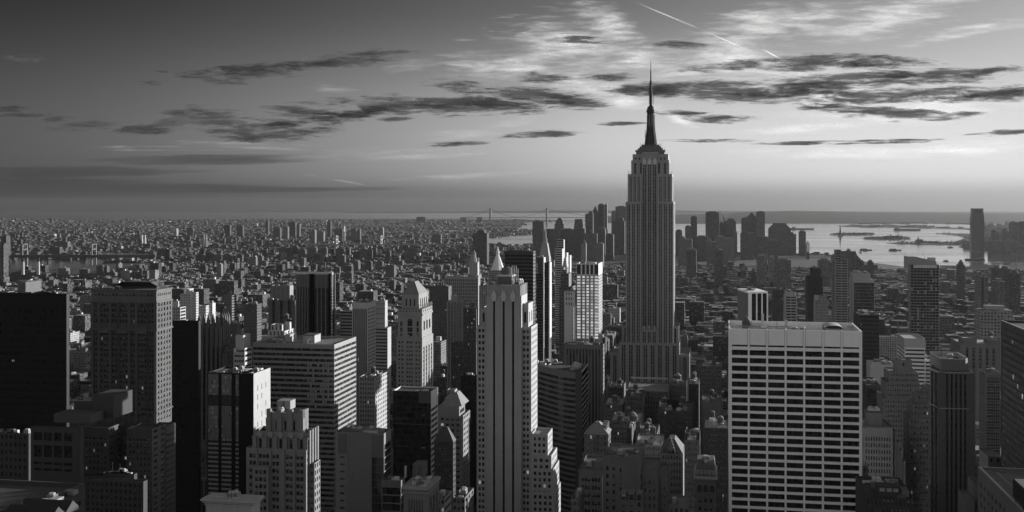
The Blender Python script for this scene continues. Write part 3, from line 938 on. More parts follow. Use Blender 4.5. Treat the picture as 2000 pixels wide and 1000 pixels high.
# ---- banded office block with pale roof
def banded_block():
    Y = 790.0
    r = rect(494, 653, Y, 695.5)
    t = bld('office_block', 'wide flat-roofed block with alternating dark and pale bands, white roof boxes', 'office block', r)
    x0, x1, y0, y1 = r
    z1 = ZP(673, x1, Y)
    wl = stone('band_panel', 0.24, 0.12, 0.4, 0.5, panel=1.6)
    gb = glass_grid('band_glass', 1.55, 3.85, 0.008, 0.22, 0.14, 0.03)
    gr = lambda a_, b_: [(z - 2.05, z) for z in np.arange(a_ - 3.3, b_, -3.85)][::-1]
    tier(t, x0, x1, y0, y1, 0, z1, wl, R_MID, N=([(x0 + .3, x1 - .3)], gr, 0.3, gb, 'window_band'), W=([(y0 + .3, y1 - .3)], gr, 0.3, gb, 'window_band'), par=1.0, cop=ST_PALE)
    # reflections of sunlit neighbours in the glass, painted as a patch of pale panes
    bm = glass_pane('pale_reflection', 0.3, 1.0, 0.55, 0, 0.1)
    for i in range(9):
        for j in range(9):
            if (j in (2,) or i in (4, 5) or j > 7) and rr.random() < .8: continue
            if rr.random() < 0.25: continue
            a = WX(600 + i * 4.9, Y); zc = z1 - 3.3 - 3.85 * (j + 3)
            t.pane(fquad('N', y0 + .22, a, a + 1.45, zc - 1.9, zc - 0.15), bm, 'blind')  # pale pane carries the painted reflection
    zr = z1 - 1
    Xr = lambda p, y: WX(p, y)
    yy = Y + 14
    t.single('roof_house', ST_PALE).box(Xr(557, yy), Xr(566.5, yy), yy, yy + 13, zr, ZP(653, Xr(560, yy), yy))
    t.single('roof_house', ST_PALE).box(Xr(592, yy), Xr(614.5, yy), yy, yy + 13, zr, ZP(655, Xr(600, yy), yy))
    t.single('roof_house_cap', R_DARK).box(Xr(591.5, yy), Xr(615, yy), yy - .4, yy + 13.4, ZP(655, Xr(600, yy), yy) + .002, ZP(655, Xr(600, yy), yy) + .5)
    m = t.single('vent_pipe', M_UNIT)
    m.tube((Xr(601, Y + 9), Y + 9, zr), (Xr(601, Y + 9), Y + 9, zr + 3.4), .3, 6); m.tube((Xr(601, Y + 9), Y + 9, zr + 3.4), (Xr(605, Y + 9), Y + 9, zr + 3.4), .3, 6)
    clutter(t, Xr(512, Y + 4), Xr(556, Y + 4), Y + 4, Y + 34, zr, 26, 2.2, 21)
    for p in (628, 652):
        t.single('mast', M_METAL).tube((Xr(p, Y + 12), Y + 12, zr), (Xr(p, Y + 12), Y + 12, zr + 5), .1, 4)
    t.done(100)
banded_block()

# ---- slim tower with glass front, black core and white west wall
def slim_tower():
    Y = 700.0
    xr = WX(494.5, Y)
    r = (WX(405, Y), xr, Y, YF(527.5, xr))
    t = bld('office_tower', 'slim tower with pale glass front, black pier and blank white west wall', 'tower', r)
    z1 = ZP(730, xr, Y)
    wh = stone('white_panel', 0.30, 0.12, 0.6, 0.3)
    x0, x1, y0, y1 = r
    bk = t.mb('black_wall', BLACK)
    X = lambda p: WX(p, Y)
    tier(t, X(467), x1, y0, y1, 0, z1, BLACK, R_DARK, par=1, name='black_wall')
    # west wall of white panels with slots
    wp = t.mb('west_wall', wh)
    n = 4
    sl = (y1 - y0 - 0.8) / n
    slots = [(y0 + .4 + sl * (i + 1) - 0.9, y0 + .4 + sl * (i + 1) - 0.1) for i in range(n - 1)]
    rowsW = floors(z1 - 8, 60, 6.2, 0.62, 0)
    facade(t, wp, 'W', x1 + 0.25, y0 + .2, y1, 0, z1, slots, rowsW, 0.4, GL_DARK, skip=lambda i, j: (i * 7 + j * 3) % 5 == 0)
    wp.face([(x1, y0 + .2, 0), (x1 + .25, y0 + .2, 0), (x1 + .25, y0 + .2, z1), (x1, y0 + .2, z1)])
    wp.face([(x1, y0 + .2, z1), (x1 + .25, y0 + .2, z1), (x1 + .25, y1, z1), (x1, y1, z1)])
    # glazed part
    gp = glass_grid('pale_glass', 1.35, 3.0, 0.16, 0.35, 0.34, 0.10, rough=0.12)
    gd = glass_grid('pale_glass_low', 1.35, 3.0, 0.02, 0.15, 0.08, 0.05, rough=0.1)
    tier(t, x0, X(466.8), y0, y1, 0, z1, BLACK, R_DARK, N=([(X(406.5), X(426.5)), (X(432.5), X(452)), (X(459.8), X(466.2))],
         lambda a, b: [(20, z1 - 46), (z1 - 45.5, z1 - 22), (z1 - 21.5, z1 - 15.5), (z1 - 15, z1 - .8)], 0.15, lambda i, j: gd if j in (0,) else (gd if j == 2 else gp), 'glass_wall'), par=1)
    sp = t.mb('spandrel_band', stone('grey_spandrel', 0.26, 0.1, 0.4, 0.5))
    zz = z1 - 47
    while zz > 40:
        for a, b in ((406.5, 426.5), (432.5, 452), (459.8, 466.2)):
            sp.box(X(a), X(b), y0 + .03, y0 + .14, zz - 1.3, zz, True)
        zz -= 3.0
    zr = z1 - 1
    clutter(t, x0 + 1, X(466), y0 + 3, y1 - 3, zr, 16, 1.8, 33)
    clutter(t, X(468), x1 - 1, y0 + 3, y1 - 3, zr, 6, 1.8, 34)
    t.single('roof_slab', R_PALE).box(X(440), X(466), y0 + 12, y0 + 22, zr, zr + 1.2)
    t.done(60)
slim_tower()

# ---- stepped stone tower with round medallions (lower left of centre)
def deco_tower():
    Y = 500.0
    st = stone('deco_stone', 0.19, 0.15)
    r = rect(481, 599, Y, 625)
    t = bld('office_tower', 'stepped stone tower with round medallions and scalloped crown', 'tower', r)
    X = lambda p: WX(p, Y)
    z = lambda p: ZP(p, X(580), Y)
    x0 = X(481)
    # main shaft with pier rhythm
    xm = X(580); ym = YF(619, X(599)) 
    cols = []
    for a, b, n in ((486.5, 500, 2), (505, 526, 3), (531, 545.5, 2), (557.5, 572, 2), (578, 593, 2)):
        cols += openings(X(a), X(b), n, 0.8)
    rows = floors(z(884), 10, 3.4, 0.56, 0.8)
    tier(t, x0, X(599), Y, YF(606, X(599)), 0, z(878), st, R_DARK, N=(cols, rows, 0.45, GL_SASH), W=win(2, .5, 3.4, .56, .4, mat=GL_SASH), par=1.2)
    pr = t.mb('pier', st)
    for a, b in ((501, 504), (527, 530), (546.5, 556.5), (573, 577), (594.5, 599)):
        pr.box(X(a), X(b), Y - .7, Y - .002, 0, z(880))
    # projecting bay left
    tier(t, X(499), X(529), Y - 3, Y - .71, 0, z(911), st, R_DARK, N=(openings(X(502), X(526), 3, .72), floors(z(915), 10, 3.4, .56, .2), .4, GL_SASH), par=.8)
    # west wing
    wq = (X(599) - .2, WX(614.5, Y + 3), Y + 3, YF(625.5, WX(614.5, Y + 3)))
    tier(t, *wq, 0, z(906), st, R_DARK, N=win(1, .4, 3.4, .56, .4, mat=GL_SASH), W=win(3, .5, 3.4, .6, .4, mat=GL_SASH), par=.9)
    # medallion tier
    a0, a1 = X(492), X(599)
    q = (a0, a1, Y + 2, YF(619, a1))
    colm = openings(a0, a1, 5, .26, .8, .8)
    tier(t, *q, z(882), z(846), st, R_DARK, N=(colm, [(z(879), z(861))], .6, GL_DARK), W=win(3, .34, 8, .7, .5, 1, 1, 1, .2, 2.5, mat=GL_DARK), par=1.8)
    w5 = (a1 - a0 - 1.6) / 5
    for i in range(5):
        cx = a0 + .8 + (i + .5) * w5
        m = t.single('medallion', stone('medallion_stone', 0.24, .1))
        zc = z(852); R_ = 6.1 / F * dep(cx, Y)
        pts = [(cx + R_ * math.cos(k * math.pi / 4 + .3927), zc + R_ * math.sin(k * math.pi / 4 + .3927)) for k in range(8)]
        for k in range(8):
            l = (k + 1) % 8
            m.face([(pts[k][0], Y + 2, pts[k][1]), (pts[l][0], Y + 2, pts[l][1]), (pts[l][0], Y + 1.3, pts[l][1]), (pts[k][0], Y + 1.3, pts[k][1])])
        m.face([(p[0], Y + 1.3, p[1]) for p in pts])
    pm = t.mb('tier_pier', st)
    for i in range(6):
        cx = a0 + .8 + i * w5
        pm.box(cx - .9, cx + .9, Y + .9, Y + 1.99, z(884), z(858))
        pm.box(cx - 1.3, cx + 1.3, Y + .7, Y + 2.2, z(858), z(856), True)
    for k in range(4):
        y = q[2] + .6 + k * (q[3] - q[2] - 1.2) / 3
        pm.box(a1 + .002, a1 + .9, y - .8, y + .8, z(912), z(842))
    # crown tier, scalloped parapet
    b0, b1 = X(516), X(580)
    qc = (b0, b1, Y + 6, YF(598.5, b1))
    tier(t, *qc, z(849), z(812), st, R_DARK, N=(openings(b0, b1, 3, .22, 1.5, 1.5), [(z(847), z(828))], .7, GL_DARK), W=win(2, .3, 9, .7, .5, 1, 1, 1, .2, 2, mat=GL_DARK), par=1.5)
    wc = (b1 - b0) / 3
    sc = t.mb('scallop', st)
    for i in range(4):
        cx = b0 + i * wc
        sc.box(cx - 1.2, cx + 1.2, Y + 4.9, Y + 5.99, z(850), z(822)); sc.box(cx - 1.0, cx + 1.0, Y + 5.2, Y + 7, z(822), z(805))
    for i in range(3):
        for k in range(8):
            u0, u1 = k / 8, (k + 1) / 8
            f_ = lambda u: z(805) - (z(805) - z(812)) * (math.sin(u * math.pi)) ** .6
            xa, xb = b0 + (i + u0) * wc, b0 + (i + u1) * wc
            sc.face([(xa, Y + 5.95, z(822)), (xb, Y + 5.95, z(822)), (xb, Y + 5.95, f_(u1)), (xa, Y + 5.95, f_(u0))])
            sc.face([(xa, Y + 5.95, f_(u0)), (xb, Y + 5.95, f_(u1)), (xb, Y + 6.9, f_(u1)), (xa, Y + 6.9, f_(u0))])
    for k in range(3):
        y = qc[2] + .8 + k * (qc[3] - qc[2] - 1.6) / 2
        sc.box(b1 + .002, b1 + 1.0, y - .9, y + .9, z(852), z(806))
    # penthouse boxes
    ph = t.single('penthouse', ST_MID)
    yy = Y + 14
    ph.box(WX(541, yy), WX(567, yy), yy, YF(577, WX(567, yy)), z(812), ZP(783, WX(560, yy), yy))
    t.single('penthouse_seam', ST_DARK).box(WX(553.4, yy), WX(554.4, yy), yy - .25, yy - .002, z(812), ZP(783, WX(560, yy), yy) - .05)
    t.single('penthouse_louvre', ST_DARK).box(WX(542, yy), WX(566.5, yy), yy - .2, yy - .004, ZP(805, WX(550, yy), yy), ZP(799, WX(550, yy), yy))
    clutter(t, X(520), X(541), Y + 9, Y + 20, z(812) - 1.5, 5, 3, 71)
    t.done(100)
deco_tower()
# ================================================================== more named buildings
def simple(name, label, cat, tiers, wall, roof=R_DARK, plant=0, seed=1, hmax=3.0, tanks=0, lim=60, group=None, extra=None, minarea=3.0):
    """tiers: list of (pl, pr, ytop, Y, far, L, ybottom, N, W, E, par)"""
    t = None
    for T in tiers:
        pl, pr, yt, Y, far, L, yb, n_, w_, e_, par = (list(T) + [None] * 11)[:11]
        r = rect(pl, pr, Y, far, L or 30)
        if t is None:
            t = bld(name, label, cat, r, group)
        z1 = ZP(yt, (r[0] + r[1]) / 2, Y)
        z0 = 0 if yb is None else ZP(yb, (r[0] + r[1]) / 2, Y)
        tier(t, *r, z0, z1, T[11] if len(T) > 11 else wall, roof, n_, w_, e_, 1.0 if par is None else par)
        t.last = (r, z1)
    if plant or tanks:
        r, z1 = t.last
        clutter(t, r[0] + 1, r[1] - 1, r[2] + 1, r[3] - 1, z1 - 1.0, plant, hmax, seed, None, tanks)
    if extra: extra(t)
    t.done(lim, minarea)
    return t

def pyramid(t, r, z0, z1, mat, ins=0.0, top=None, name='pyramid_roof', ov=0.0):
    m = t.single(name, mat)
    x0, x1, y0, y1 = r[0] - ov, r[1] + ov, r[2] - ov, r[3] + ov
    cx, cy = (x0 + x1) / 2, (y0 + y1) / 2
    if top is None: top = (0.05, 0.05)
    a, b = (x1 - x0) / 2 * top[0], (y1 - y0) / 2 * top[1]
    m.loft([(x0, y0), (x1, y0), (x1, y1), (x0, y1)], z0, [(cx - a, cy - b), (cx + a, cy - b), (cx + a, cy + b), (cx - a, cy + b)], z1)
    return m

def sunlit_west_slab(t, L):  # white slabs added so the west faces look sunlit by colour
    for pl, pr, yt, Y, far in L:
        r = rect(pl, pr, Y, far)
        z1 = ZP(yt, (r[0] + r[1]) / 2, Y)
        t.single('west_wall', stone('west_sunlit_white', .5, .1)).box(r[1] + .004, r[1] + .35, r[2] + (r[3] - r[2]) * .25, r[3], z1 - 95, z1)
# black block behind the gothic slab
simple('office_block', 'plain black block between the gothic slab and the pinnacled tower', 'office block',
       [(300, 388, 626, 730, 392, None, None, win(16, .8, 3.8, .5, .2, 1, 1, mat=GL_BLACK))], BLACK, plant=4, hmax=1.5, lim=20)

# pinnacled gothic tower
def ex(t):
    st = stone('gothic_grey', 0.1, .2)
    r = rect(387, 431, 800, 447)
    for p in (389, 398, 407, 416, 426):
        x = WX(p, 800)
        m = t.single('pinnacle', st)
        z = ZP(635, x, 800)
        m.box(x - 1.1, x + 1.1, 799.2, 801.2, z - 14, z + 4); m.loft([(x - 1.1, 799.2), (x + 1.1, 799.2), (x + 1.1, 801.2), (x - 1.1, 801.2)], z + 4, [(x, 800.2)] * 4, z + 9.5, False)
    for k in range(4):
        y = r[2] + 3 + k * (r[3] - r[2] - 4) / 3
        m = t.single('pinnacle', st)
        z = ZP(635, r[1], 800)
        m.box(r[1] - 1, r[1] + 1.2, y - 1, y + 1, z - 16, z + 4); m.loft([(r[1] - 1, y - 1), (r[1] + 1.2, y - 1), (r[1] + 1.2, y + 1), (r[1] - 1, y + 1)], z + 4, [(r[1], y)] * 4, z + 9.5, False)
    rb = t.mb('buttress', st)
    for p in (372, 378.5, 387.5, 396, 405, 414, 423, 431, 437, 442):
        x = WX(p, 795)
        rb.box(x - .8, x + .8, 793.6, 795.5, 0, ZP(690 if p < 386 or p > 433 else 640, x, 795))
gg = stone('gothic_grey', 0.1, .2)
simple('gothic_tower', 'dark gothic tower topped by a row of pinnacles', 'tower',
       [(371, 443, 676, 796, 456, None, None, win(9, .4, 3.6, .5, .5, 1, 1, 1, .2, 4, mat=GL_SASH), win(4, .4, 3.6, .5, .5, 1, 1, mat=GL_DARK)),
        (387, 431, 634, 800, 447, None, 690, strips(4, .34, GL_DARK, .6, 1, 1, 5, 10), strips(3, .34, GL_DARK, .6, 1, 1, 5, 10))], gg, plant=3, extra=ex, lim=40)

# grey-panelled block and its glass wing
def ex(t):
    Y = 560
    X = lambda p: WX(p, Y)
    z = lambda p: ZP(p, X(700), Y)
    pn = t.single('grey_panel', stone('zinc_panel', 0.13, .15, .5, .4, 1.2)); pn.box(X(677.5), X(726.5), Y - .35, Y - .003, 0, z(846))
    t.single('dark_panel', stone('dark_panel', 0.09, .15, .5, .4)).box(X(660.5), X(677), Y - .3, Y - .003, z(887), z(848))
    t.single('dark_panel', stone('dark_panel', 0.09, .15, .5, .4)).box(X(727), X(749.5), Y - .3, Y - .003, z(891), z(848))
    for i in range(8):
        zc = z(894 + i * 14.2)
        t.pane(fquad('N', Y - .05, X(664), X(673), zc - .5, zc + .5), GL_DARK, 'slot_window')
    g = t.single('corner_glazing', glass_grid('corner_glass', 2.2, 4.0, .008, .12, .12, .05, .12, .05)); g.box(X(727), X(749.8), Y - .25, Y - .004, 0, z(892))
    for i in range(9):
        zc = z(878 + i * 28)
        t.single('west_band', stone('zinc_panel', 0.2)).box(X(750) + .003, X(750) + .25, Y + .3, YF(763, X(750)), zc - .35, zc)
simple('office_block', 'grey panelled block with a dark glass corner, front centre left', 'office block',
       [(655, 750, 845, 560, 764, None, None, None, win(1, .96, 7.2, .92, .15, .3, .3, mat=GL_RIB, name='glass_wall'))], stone('panel_side', .16, .12, .5, .4), plant=34, seed=15, hmax=2.2, extra=ex)
def ex(t):
    for i in range(6):
        q = rect(751, 783, 556, 791)
        zc = ZP(938, q[1], 556) - 1 - i * 4.2
        t.single('floor_band', stone('zinc_panel', .2)).box(q[1] + .003, q[1] + .2, q[2], q[3], zc - .4, zc)
simple('office_block', 'low dark glass wing with slim floor bands, beside the grey panelled block', 'office block',
       [(745, 783, 938, 556, 791, None, None, win(1, .96, 4.2, .85, .15, .3, .3, mat=GL_RIB, name='glass_wall'), win(1, .96, 4.2, .85, .15, .3, .3, mat=GL_RIB, name='glass_wall'))],
       stone('wing_wall', .13), plant=6, seed=3)

# black glass tower with bright west edge
def ex(t):
    Y = 740
    X = lambda p: WX(p, Y)
    z = lambda p: ZP(p, X(842), Y)
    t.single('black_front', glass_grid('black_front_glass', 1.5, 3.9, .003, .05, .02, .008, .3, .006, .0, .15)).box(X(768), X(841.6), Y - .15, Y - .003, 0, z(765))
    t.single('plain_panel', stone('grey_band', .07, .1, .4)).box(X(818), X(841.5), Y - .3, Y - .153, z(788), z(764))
    for p0, p1, y in ((769, 795, 819), (770, 842, 829.5), (773, 797, 873)):
        t.single('sill_line', stone('grey_band2', .1, .1)).box(X(p0), X(p1), Y - .25, Y - .153, z(y + .8), z(y))
    for i in range(12):
        if i in (2, 5, 9): continue
        zc = z(800 + i * 10.6)
        t.pane(fquad('N', Y - .2, X(822 + (i % 3)), X(828 + (i % 2) * 3), zc - 1.6, zc), GL_SASH_LIT, 'stair_window')
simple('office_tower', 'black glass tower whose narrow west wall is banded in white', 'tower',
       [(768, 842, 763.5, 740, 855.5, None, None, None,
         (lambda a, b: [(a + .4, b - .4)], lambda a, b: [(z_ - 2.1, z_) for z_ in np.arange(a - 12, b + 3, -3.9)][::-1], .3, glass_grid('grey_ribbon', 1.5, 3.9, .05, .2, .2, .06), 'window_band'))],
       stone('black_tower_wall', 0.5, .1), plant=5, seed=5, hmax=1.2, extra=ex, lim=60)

# truncated pyramid roof
def ex(t):
    r, z1 = t.last
    pyramid(t, (WX(859, 800), WX(901, 800), 802, 826), ZP(792, r[0], 800) - .5, ZP(764, r[0], 812), stone('copper_grey', .2, .15), top=(.32, .35))
    x0, x1 = WX(874, 812), WX(890, 812)
    z = ZP(764, x0, 812)
    c = t.single('roof_crown', M_UNIT2)
    for a, b, c_, d in ((x0, x1, 809, 810), (x0, x1, 816, 817), (x0, x0 + 1, 810, 816), (x1 - 1, x1, 810, 816)): c.box(a, b, c_, d, z - .3, z + 1.6)
cw = stone('copper_block', .2, .15)
simple('office_block', 'stone block under a truncated pyramid roof with zigzag west bracing', 'office block',
       [(856, 902, 813, 797, 918, None, None, win(4, .6, 4.2, .45, .4, 1, 1, mat=GL_SASH), win(5, .55, 4.2, .5, .4, 1, 1, mat=GL_SASH)),
        (856, 897, 793, 800, 908, None, 815, win(1, .66, 8, .3, .5, 1, 1, 3, .4, 2, mat=GL_DARK), win(1, .8, 8, .35, .5, 1, 1, mat=GL_DARK), None, .3)], cw, R_MID, extra=ex)
def ex(t):
    r, z1 = t.last
    pyramid(t, r, z1 - .3, z1 + 9, plain('slate', .06), top=(.3, .3), name='hip_roof', ov=.4)
simple('apartment_block', 'small dark hip-roofed block in front of the truncated pyramid roof', 'apartment block',
       [(848, 885, 862, 720, 890, None, None, win(6, .5, 3.6, .5, .3, 1, 1, mat=GL_SASH), win(4, .5, 3.6, .5, .3, 1, 1, mat=GL_SASH), None, .1)], ST_DARK, extra=ex, lim=40)
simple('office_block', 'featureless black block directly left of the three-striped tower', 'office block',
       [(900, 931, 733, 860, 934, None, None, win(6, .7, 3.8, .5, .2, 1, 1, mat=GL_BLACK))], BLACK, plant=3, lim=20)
simple('office_block', 'dark office block with rows of small lit windows, left of the three-striped tower', 'office block',
       [(882, 930, 668, 990, 932, None, None, win(12, .45, 3.8, .42, .3, 1, 1, mat=GL_SASH_LIT)), (905, 930, 603, 1010, 933, None, 670, win(5, .45, 3.8, .42, .3, 1, 1, mat=GL_SASH_LIT))], ST_DARK, plant=7, lim=60, tanks=1)

# classical low block, bottom centre-left
def ex(t):
    r = rect(788, 836, 470, 858)
    z = lambda p: ZP(p, r[1], 470)
    c = t.single('cornice', ST_MID); c.box(r[0] - .6, r[1] + .6, r[2] - .6, r[3] + .2, z(957), z(952), True)
    t.single('string_course', ST_MID).box(r[0] - .4, r[1] + .4, r[2] - .4, r[3], z(964), z(962.5), True)
    t.single('bulkhead', ST_BRICK).box(WX(806, 486), WX(826, 486), 486, 494, z(951), z(925))
    t.single('chimney', ST_PALE).box(WX(790, 484), WX(793, 484), 484, 485.4, z(951), z(928))
simple('office_block', 'low classical block with cornice and cluttered roof, below the black glass tower', 'office block',
       [(788, 836, 951, 470, 858, None, None, strips(6, .45, GL_SASH, .5, 2, 2, 5.5, 20, name='tall_window'), strips(3, .6, GL_SASH, .5, 2, 2, 5.5, 20, name='tall_window'))], ST_GREY, R_MID, plant=22, seed=9, hmax=2.2, extra=ex)
simple('apartment_block', 'low balconied block beside the classical low block', 'apartment block',
       [(846, 868, 973, 500, 882, None, None, win(3, .6, 3.6, .5, .5, mat=GL_SASH), win(1, .9, 3.6, .5, .6, mat=GL_SASH))], ST_MID, plant=3)
simple('loft_building', 'low flat grey roof just left of the striped tower foot', 'loft building',
       [(884, 908, 972, 560, 925, None, None, win(3, .6, 3.6, .5, .4, mat=GL_SASH), win(3, .6, 3.6, .5, .4, mat=GL_SASH))], ST_GREY, R_MID, plant=4)

# pyramid-roofed stone tower
def pyr_tower():
    Y = 880.0
    st = stone('pyr_stone', 0.23, .15)
    r = rect(774, 824.5, Y, 846)
    t = bld('office_tower', 'stone tower with steep pyramid roof and tall arched top window', 'tower', r)
    X = lambda p: WX(p, Y)
    z = lambda p: ZP(p, X(815), Y)
    cols = openings(X(776.5), X(789), 2, .55) + openings(X(793), X(806.5), 3, .7) + openings(X(810), X(822), 2, .55)
    tier(t, *r, 0, z(660), st, R_MID, N=(cols, floors(z(664), 5, 3.5, .52, .5), .4, GL_SASH), W=strips(4, .5, GL_STRIP, .4, 1.5, 1.5, 8), par=.8)
    q = rect(777, 824, Y + 1, 843.5)
    wc = openings(X(780), X(786), 1, .7) + [(X(795), X(805))] + openings(X(812), X(818), 1, .7)
    tier(t, *q, z(661), z(617), st, R_MID, N=(wc, [(z(657), z(651)), (z(649), z(640)), (z(638), z(628))], .6, GL_SASH), W=strips(3, .5, GL_DARK, .7, 3, 3, 5, 6), par=.4)
    ar = t.single('window_arch', GL_DARK)
    cx, R_ = X(800), (X(805) - X(795)) / 2
    ar.face([(cx + R_ * math.cos(math.pi * k / 8), Y + .95, z(628) + R_ * math.sin(math.pi * k / 8)) for k in range(9)])
    cn = t.single('cornice', st); cn.box(q[0] - .9, q[1] + .9, q[2] - .9, q[3] + .3, z(617) , z(613.5), True)
    tier(t, q[0] - .3, q[1] + .3, q[2] - .3, q[3], z(613.5), z(604), st, R_MID, N=win(7, .35, 3.4, .5, .3, 1, 1, mat=GL_SASH), W=win(5, .35, 3.4, .5, .3, 1, 1, mat=GL_SASH), par=.5)
    u = rect(785, 818, Y + 5, 836)
    tier(t, *u, z(604), z(576), st, R_MID, N=(openings(u[0], u[1], 3, .36, 2, 2), [(z(599), z(585))], .5, GL_DARK), W=(openings(u[2], u[3], 4, .4, 2, 2), [(z(599), z(585))], .5, GL_DARK), par=.1)
    lg = t.mb('loggia_posts', st)
    for k in range(6):
        y = q[2] + 2 + k * (q[3] - q[2] - 4) / 5
        lg.box(q[1] - .4, q[1] + .5, y - .5, y + .5, z(604), z(595))
    for k in range(3):
        lg.box(X(780 + k * 17) - .7, X(780 + k * 17) + .7, q[2] - .6, q[2] + .6, z(664), z(654))
    pyramid(t, u, z(576) - .1, ZP(549, u[0], Y + 18), stone('pyr_roof', .17, .12, .5, .5, 1.6), top=(.14, .34), ov=.3)
    t.done(90)
pyr_tower()

# dark faceted tower with pale fins
def fin_tower():
    Y = 1255.0
    X = lambda p, y=Y: WX(p, y)
    pts = [(X(580, Y + 26), Y + 26), (X(607), Y), (X(612, Y), Y), (X(644, Y + 6), Y + 6), (X(652.5, Y + 18), Y + 18), (X(640, Y + 60), Y + 60), (X(590, Y + 60), Y + 60)]
    t = bld('office_tower', 'dark faceted tower with pale vertical fins, left of centre', 'tower', (pts[0][0], pts[4][0], Y, Y + 60))
    z1, z0 = ZP(537, pts[2][0], Y), ZP(563, pts[2][0], Y)
    g = t.single('curtain_wall', glass_grid('bronze_glass', 1.5, 3.7, .012, .06, .05, .02, .3, .02)); g.prism(pts, 0, z0)
    c = t.single('crown', stone('bronze_stone', .11, .15)); c.prism(pts, z0, z1)
    fm = stone('bronze_fin', .15, .15)
    for (p, q), n in zip(zip(pts[:4], pts[1:5]), (5, 1, 4, 2)):
        for i in range(n + 1):
            u = i / n
            x, y = p[0] + (q[0] - p[0]) * u, p[1] + (q[1] - p[1]) * u
            f = t.single('fin', fm)
            w = 1.5 if i in (0, n) else .55
            f.box(x - w, x + w, y - .8, y + .6, 0, z1 + (1.2 if i in (0, n) else 0))
    for i in range(6):
        x = X(584 + i * 12, Y + 12)
        t.single('parapet_cap', M_UNIT).box(x - 4, x + 4, Y + 10, Y + 13, z1, z1 + 2.5)
    t.done()
fin_tower()
wg = stone('grid_white', .42, .12)
simple('office_tower', 'small dark tower with white gridded west wall, right of the faceted tower', 'tower',
       [(688, 718, 591, 1050, 734, None, None, strips(7, .62, GL_BLACK, .4, .6, .6, 6), win(6, .6, 3.6, .6, .3, .6, .6, top=5, mat=GL_DARK))], wg, plant=12, seed=2, hmax=3, lim=70)
t_dark = None
simple('loft_building', 'loft with sunlit white west wall below the white gridded tower', 'loft building',
       [(700, 733, 737, 900, 761, None, None, win(6, .5, 3.8, .55, .35, 1, 1, mat=GL_SASH), win(8, .45, 3.8, .5, .3, 1, 1, mat=GL_SASH))], ST_PALE, plant=10, tanks=1, seed=4)
simple('office_block', 'pale stepped block with banded storeys behind the white gridded tower', 'office block',
       [(664, 692, 607, 1330, 697, None, None, win(1, .95, 4, .4, .3, mat=GL_RIB)), (731, 757, 640, 1300, 764, None, None, win(1, .95, 4, .4, .3, mat=GL_RIB)), (733, 752, 587, 1310, 757, None, 645, win(1, .92, 6, .1, .2, mat=GL_DARK))], ST_PALE, R_PALE, plant=5)
simple('apartment_block', 'white penthoused block peeping over the banded block', 'apartment block',
       [(523, 556, 646, 880, 576, None, None, win(4, .4, 5, .7, .3, 1, 1, mat=GL_SASH), win(4, .4, 4, .5, .3, mat=GL_SASH)), (529, 551, 634, 884, 560, None, 650, win(3, .4, 6, .7, .3, mat=GL_SASH)), (557, 566, 628, 890, 569, None, 648)], wg, R_PALE, plant=8, tanks=1, seed=6)
simple('office_block', 'white topped block with banded lower floors left of the banded block', 'office block',
       [(456, 478, 680, 855, 492, None, None, win(5, .75, 4.2, .45, .3, .6, .6, mat=GL_SASH), win(1, .9, 4.2, .45, .3, mat=GL_RIB)), (460, 475, 655, 860, 489, None, 682)], wg, R_PALE, plant=3, seed=8)
# left middle-distance flats
simple('apartment_tower', 'round-cornered flats with bright balcony bands right of the gothic slab', 'apartment tower',
       [(330, 352, 600, 1000, 363, None, None, win(5, .5, 3.2, .5, .3, mat=GL_SASH), win(1, .94, 3.2, .55, .6, .5, .5, mat=GL_RIB)), (337, 348, 588, 1008, 350, None, 604)], ST_PALE, R_PALE, plant=3)
simple('apartment_tower', 'twin-shafted flats with white sunlit slabs', 'apartment tower',
       [(352, 372, 574, 1210, 376, None, None, win(6, .45, 3.0, .5, .3, mat=GL_SASH)), (372, 376, 571, 1215, 382, None, None, None, win(3, .5, 3, .5, .3, mat=GL_SASH)), (376, 383, 571, 1235, 388, None, None, None, win(3, .5, 3, .5, .3, mat=GL_SASH)), (363, 370, 564, 1220, 378, None, 576)], wg, R_PALE)
simple('apartment_tower', 'white-walled flats behind the pinnacled tower', 'apartment tower',
       [(388, 402, 597, 1100, 408, None, None, win(4, .45, 3, .5, .3, mat=GL_SASH), win(3, .4, 3, .5, .3, mat=GL_SASH)), (406, 415, 592, 1120, 421, None, None, win(2, .5, 3, .5, .3, mat=GL_SASH))], wg, R_PALE, plant=4)
simple('apartment_tower', 'dark flats with a pale striped west wall, left middle distance', 'apartment tower',
       [(438, 453, 577, 1180, 462, None, None, win(4, .5, 3, .5, .3, mat=GL_SASH), win(1, .9, 3, .4, .5, mat=GL_RIB)), (445, 450, 571, 1190, 454, None, 580)], ST_GREY, plant=3)
simple('apartment_tower', 'plain brick slab tower left of the faceted tower, taller of two', 'apartment tower',
       [(476, 502, 594, 1080, 511, None, None, win(8, .4, 3, .45, .25, mat=GL_SASH), win(6, .4, 3, .45, .25, mat=GL_SASH))], ST_BRICK, plant=5, tanks=1, lim=10)
simple('office_block', 'grey block with close vertical ribs, left of the faceted tower', 'office block',
       [(529, 566, 558, 1700, 573, None, None, strips(14, .5, GL_STRIP, .5, .5, .5, 1))], ST_MID, plant=5)
simple('apartment_block', 'brick block with three dark bays in front of the ribbed grey block', 'apartment block',
       [(524, 576, 586, 1500, 580, None, None, strips(3, .35, GL_STRIP, 3, 2, 2, 0))], ST_BRICK, plant=7, tanks=2)
simple('apartment_tower', 'brown brick tower with cornice between the white-topped block and the faceted tower', 'apartment tower',
       [(442, 462, 632, 960, 470, None, None, win(5, .45, 3.1, .5, .3, mat=GL_SASH))], ST_BRICK, plant=3, lim=30)
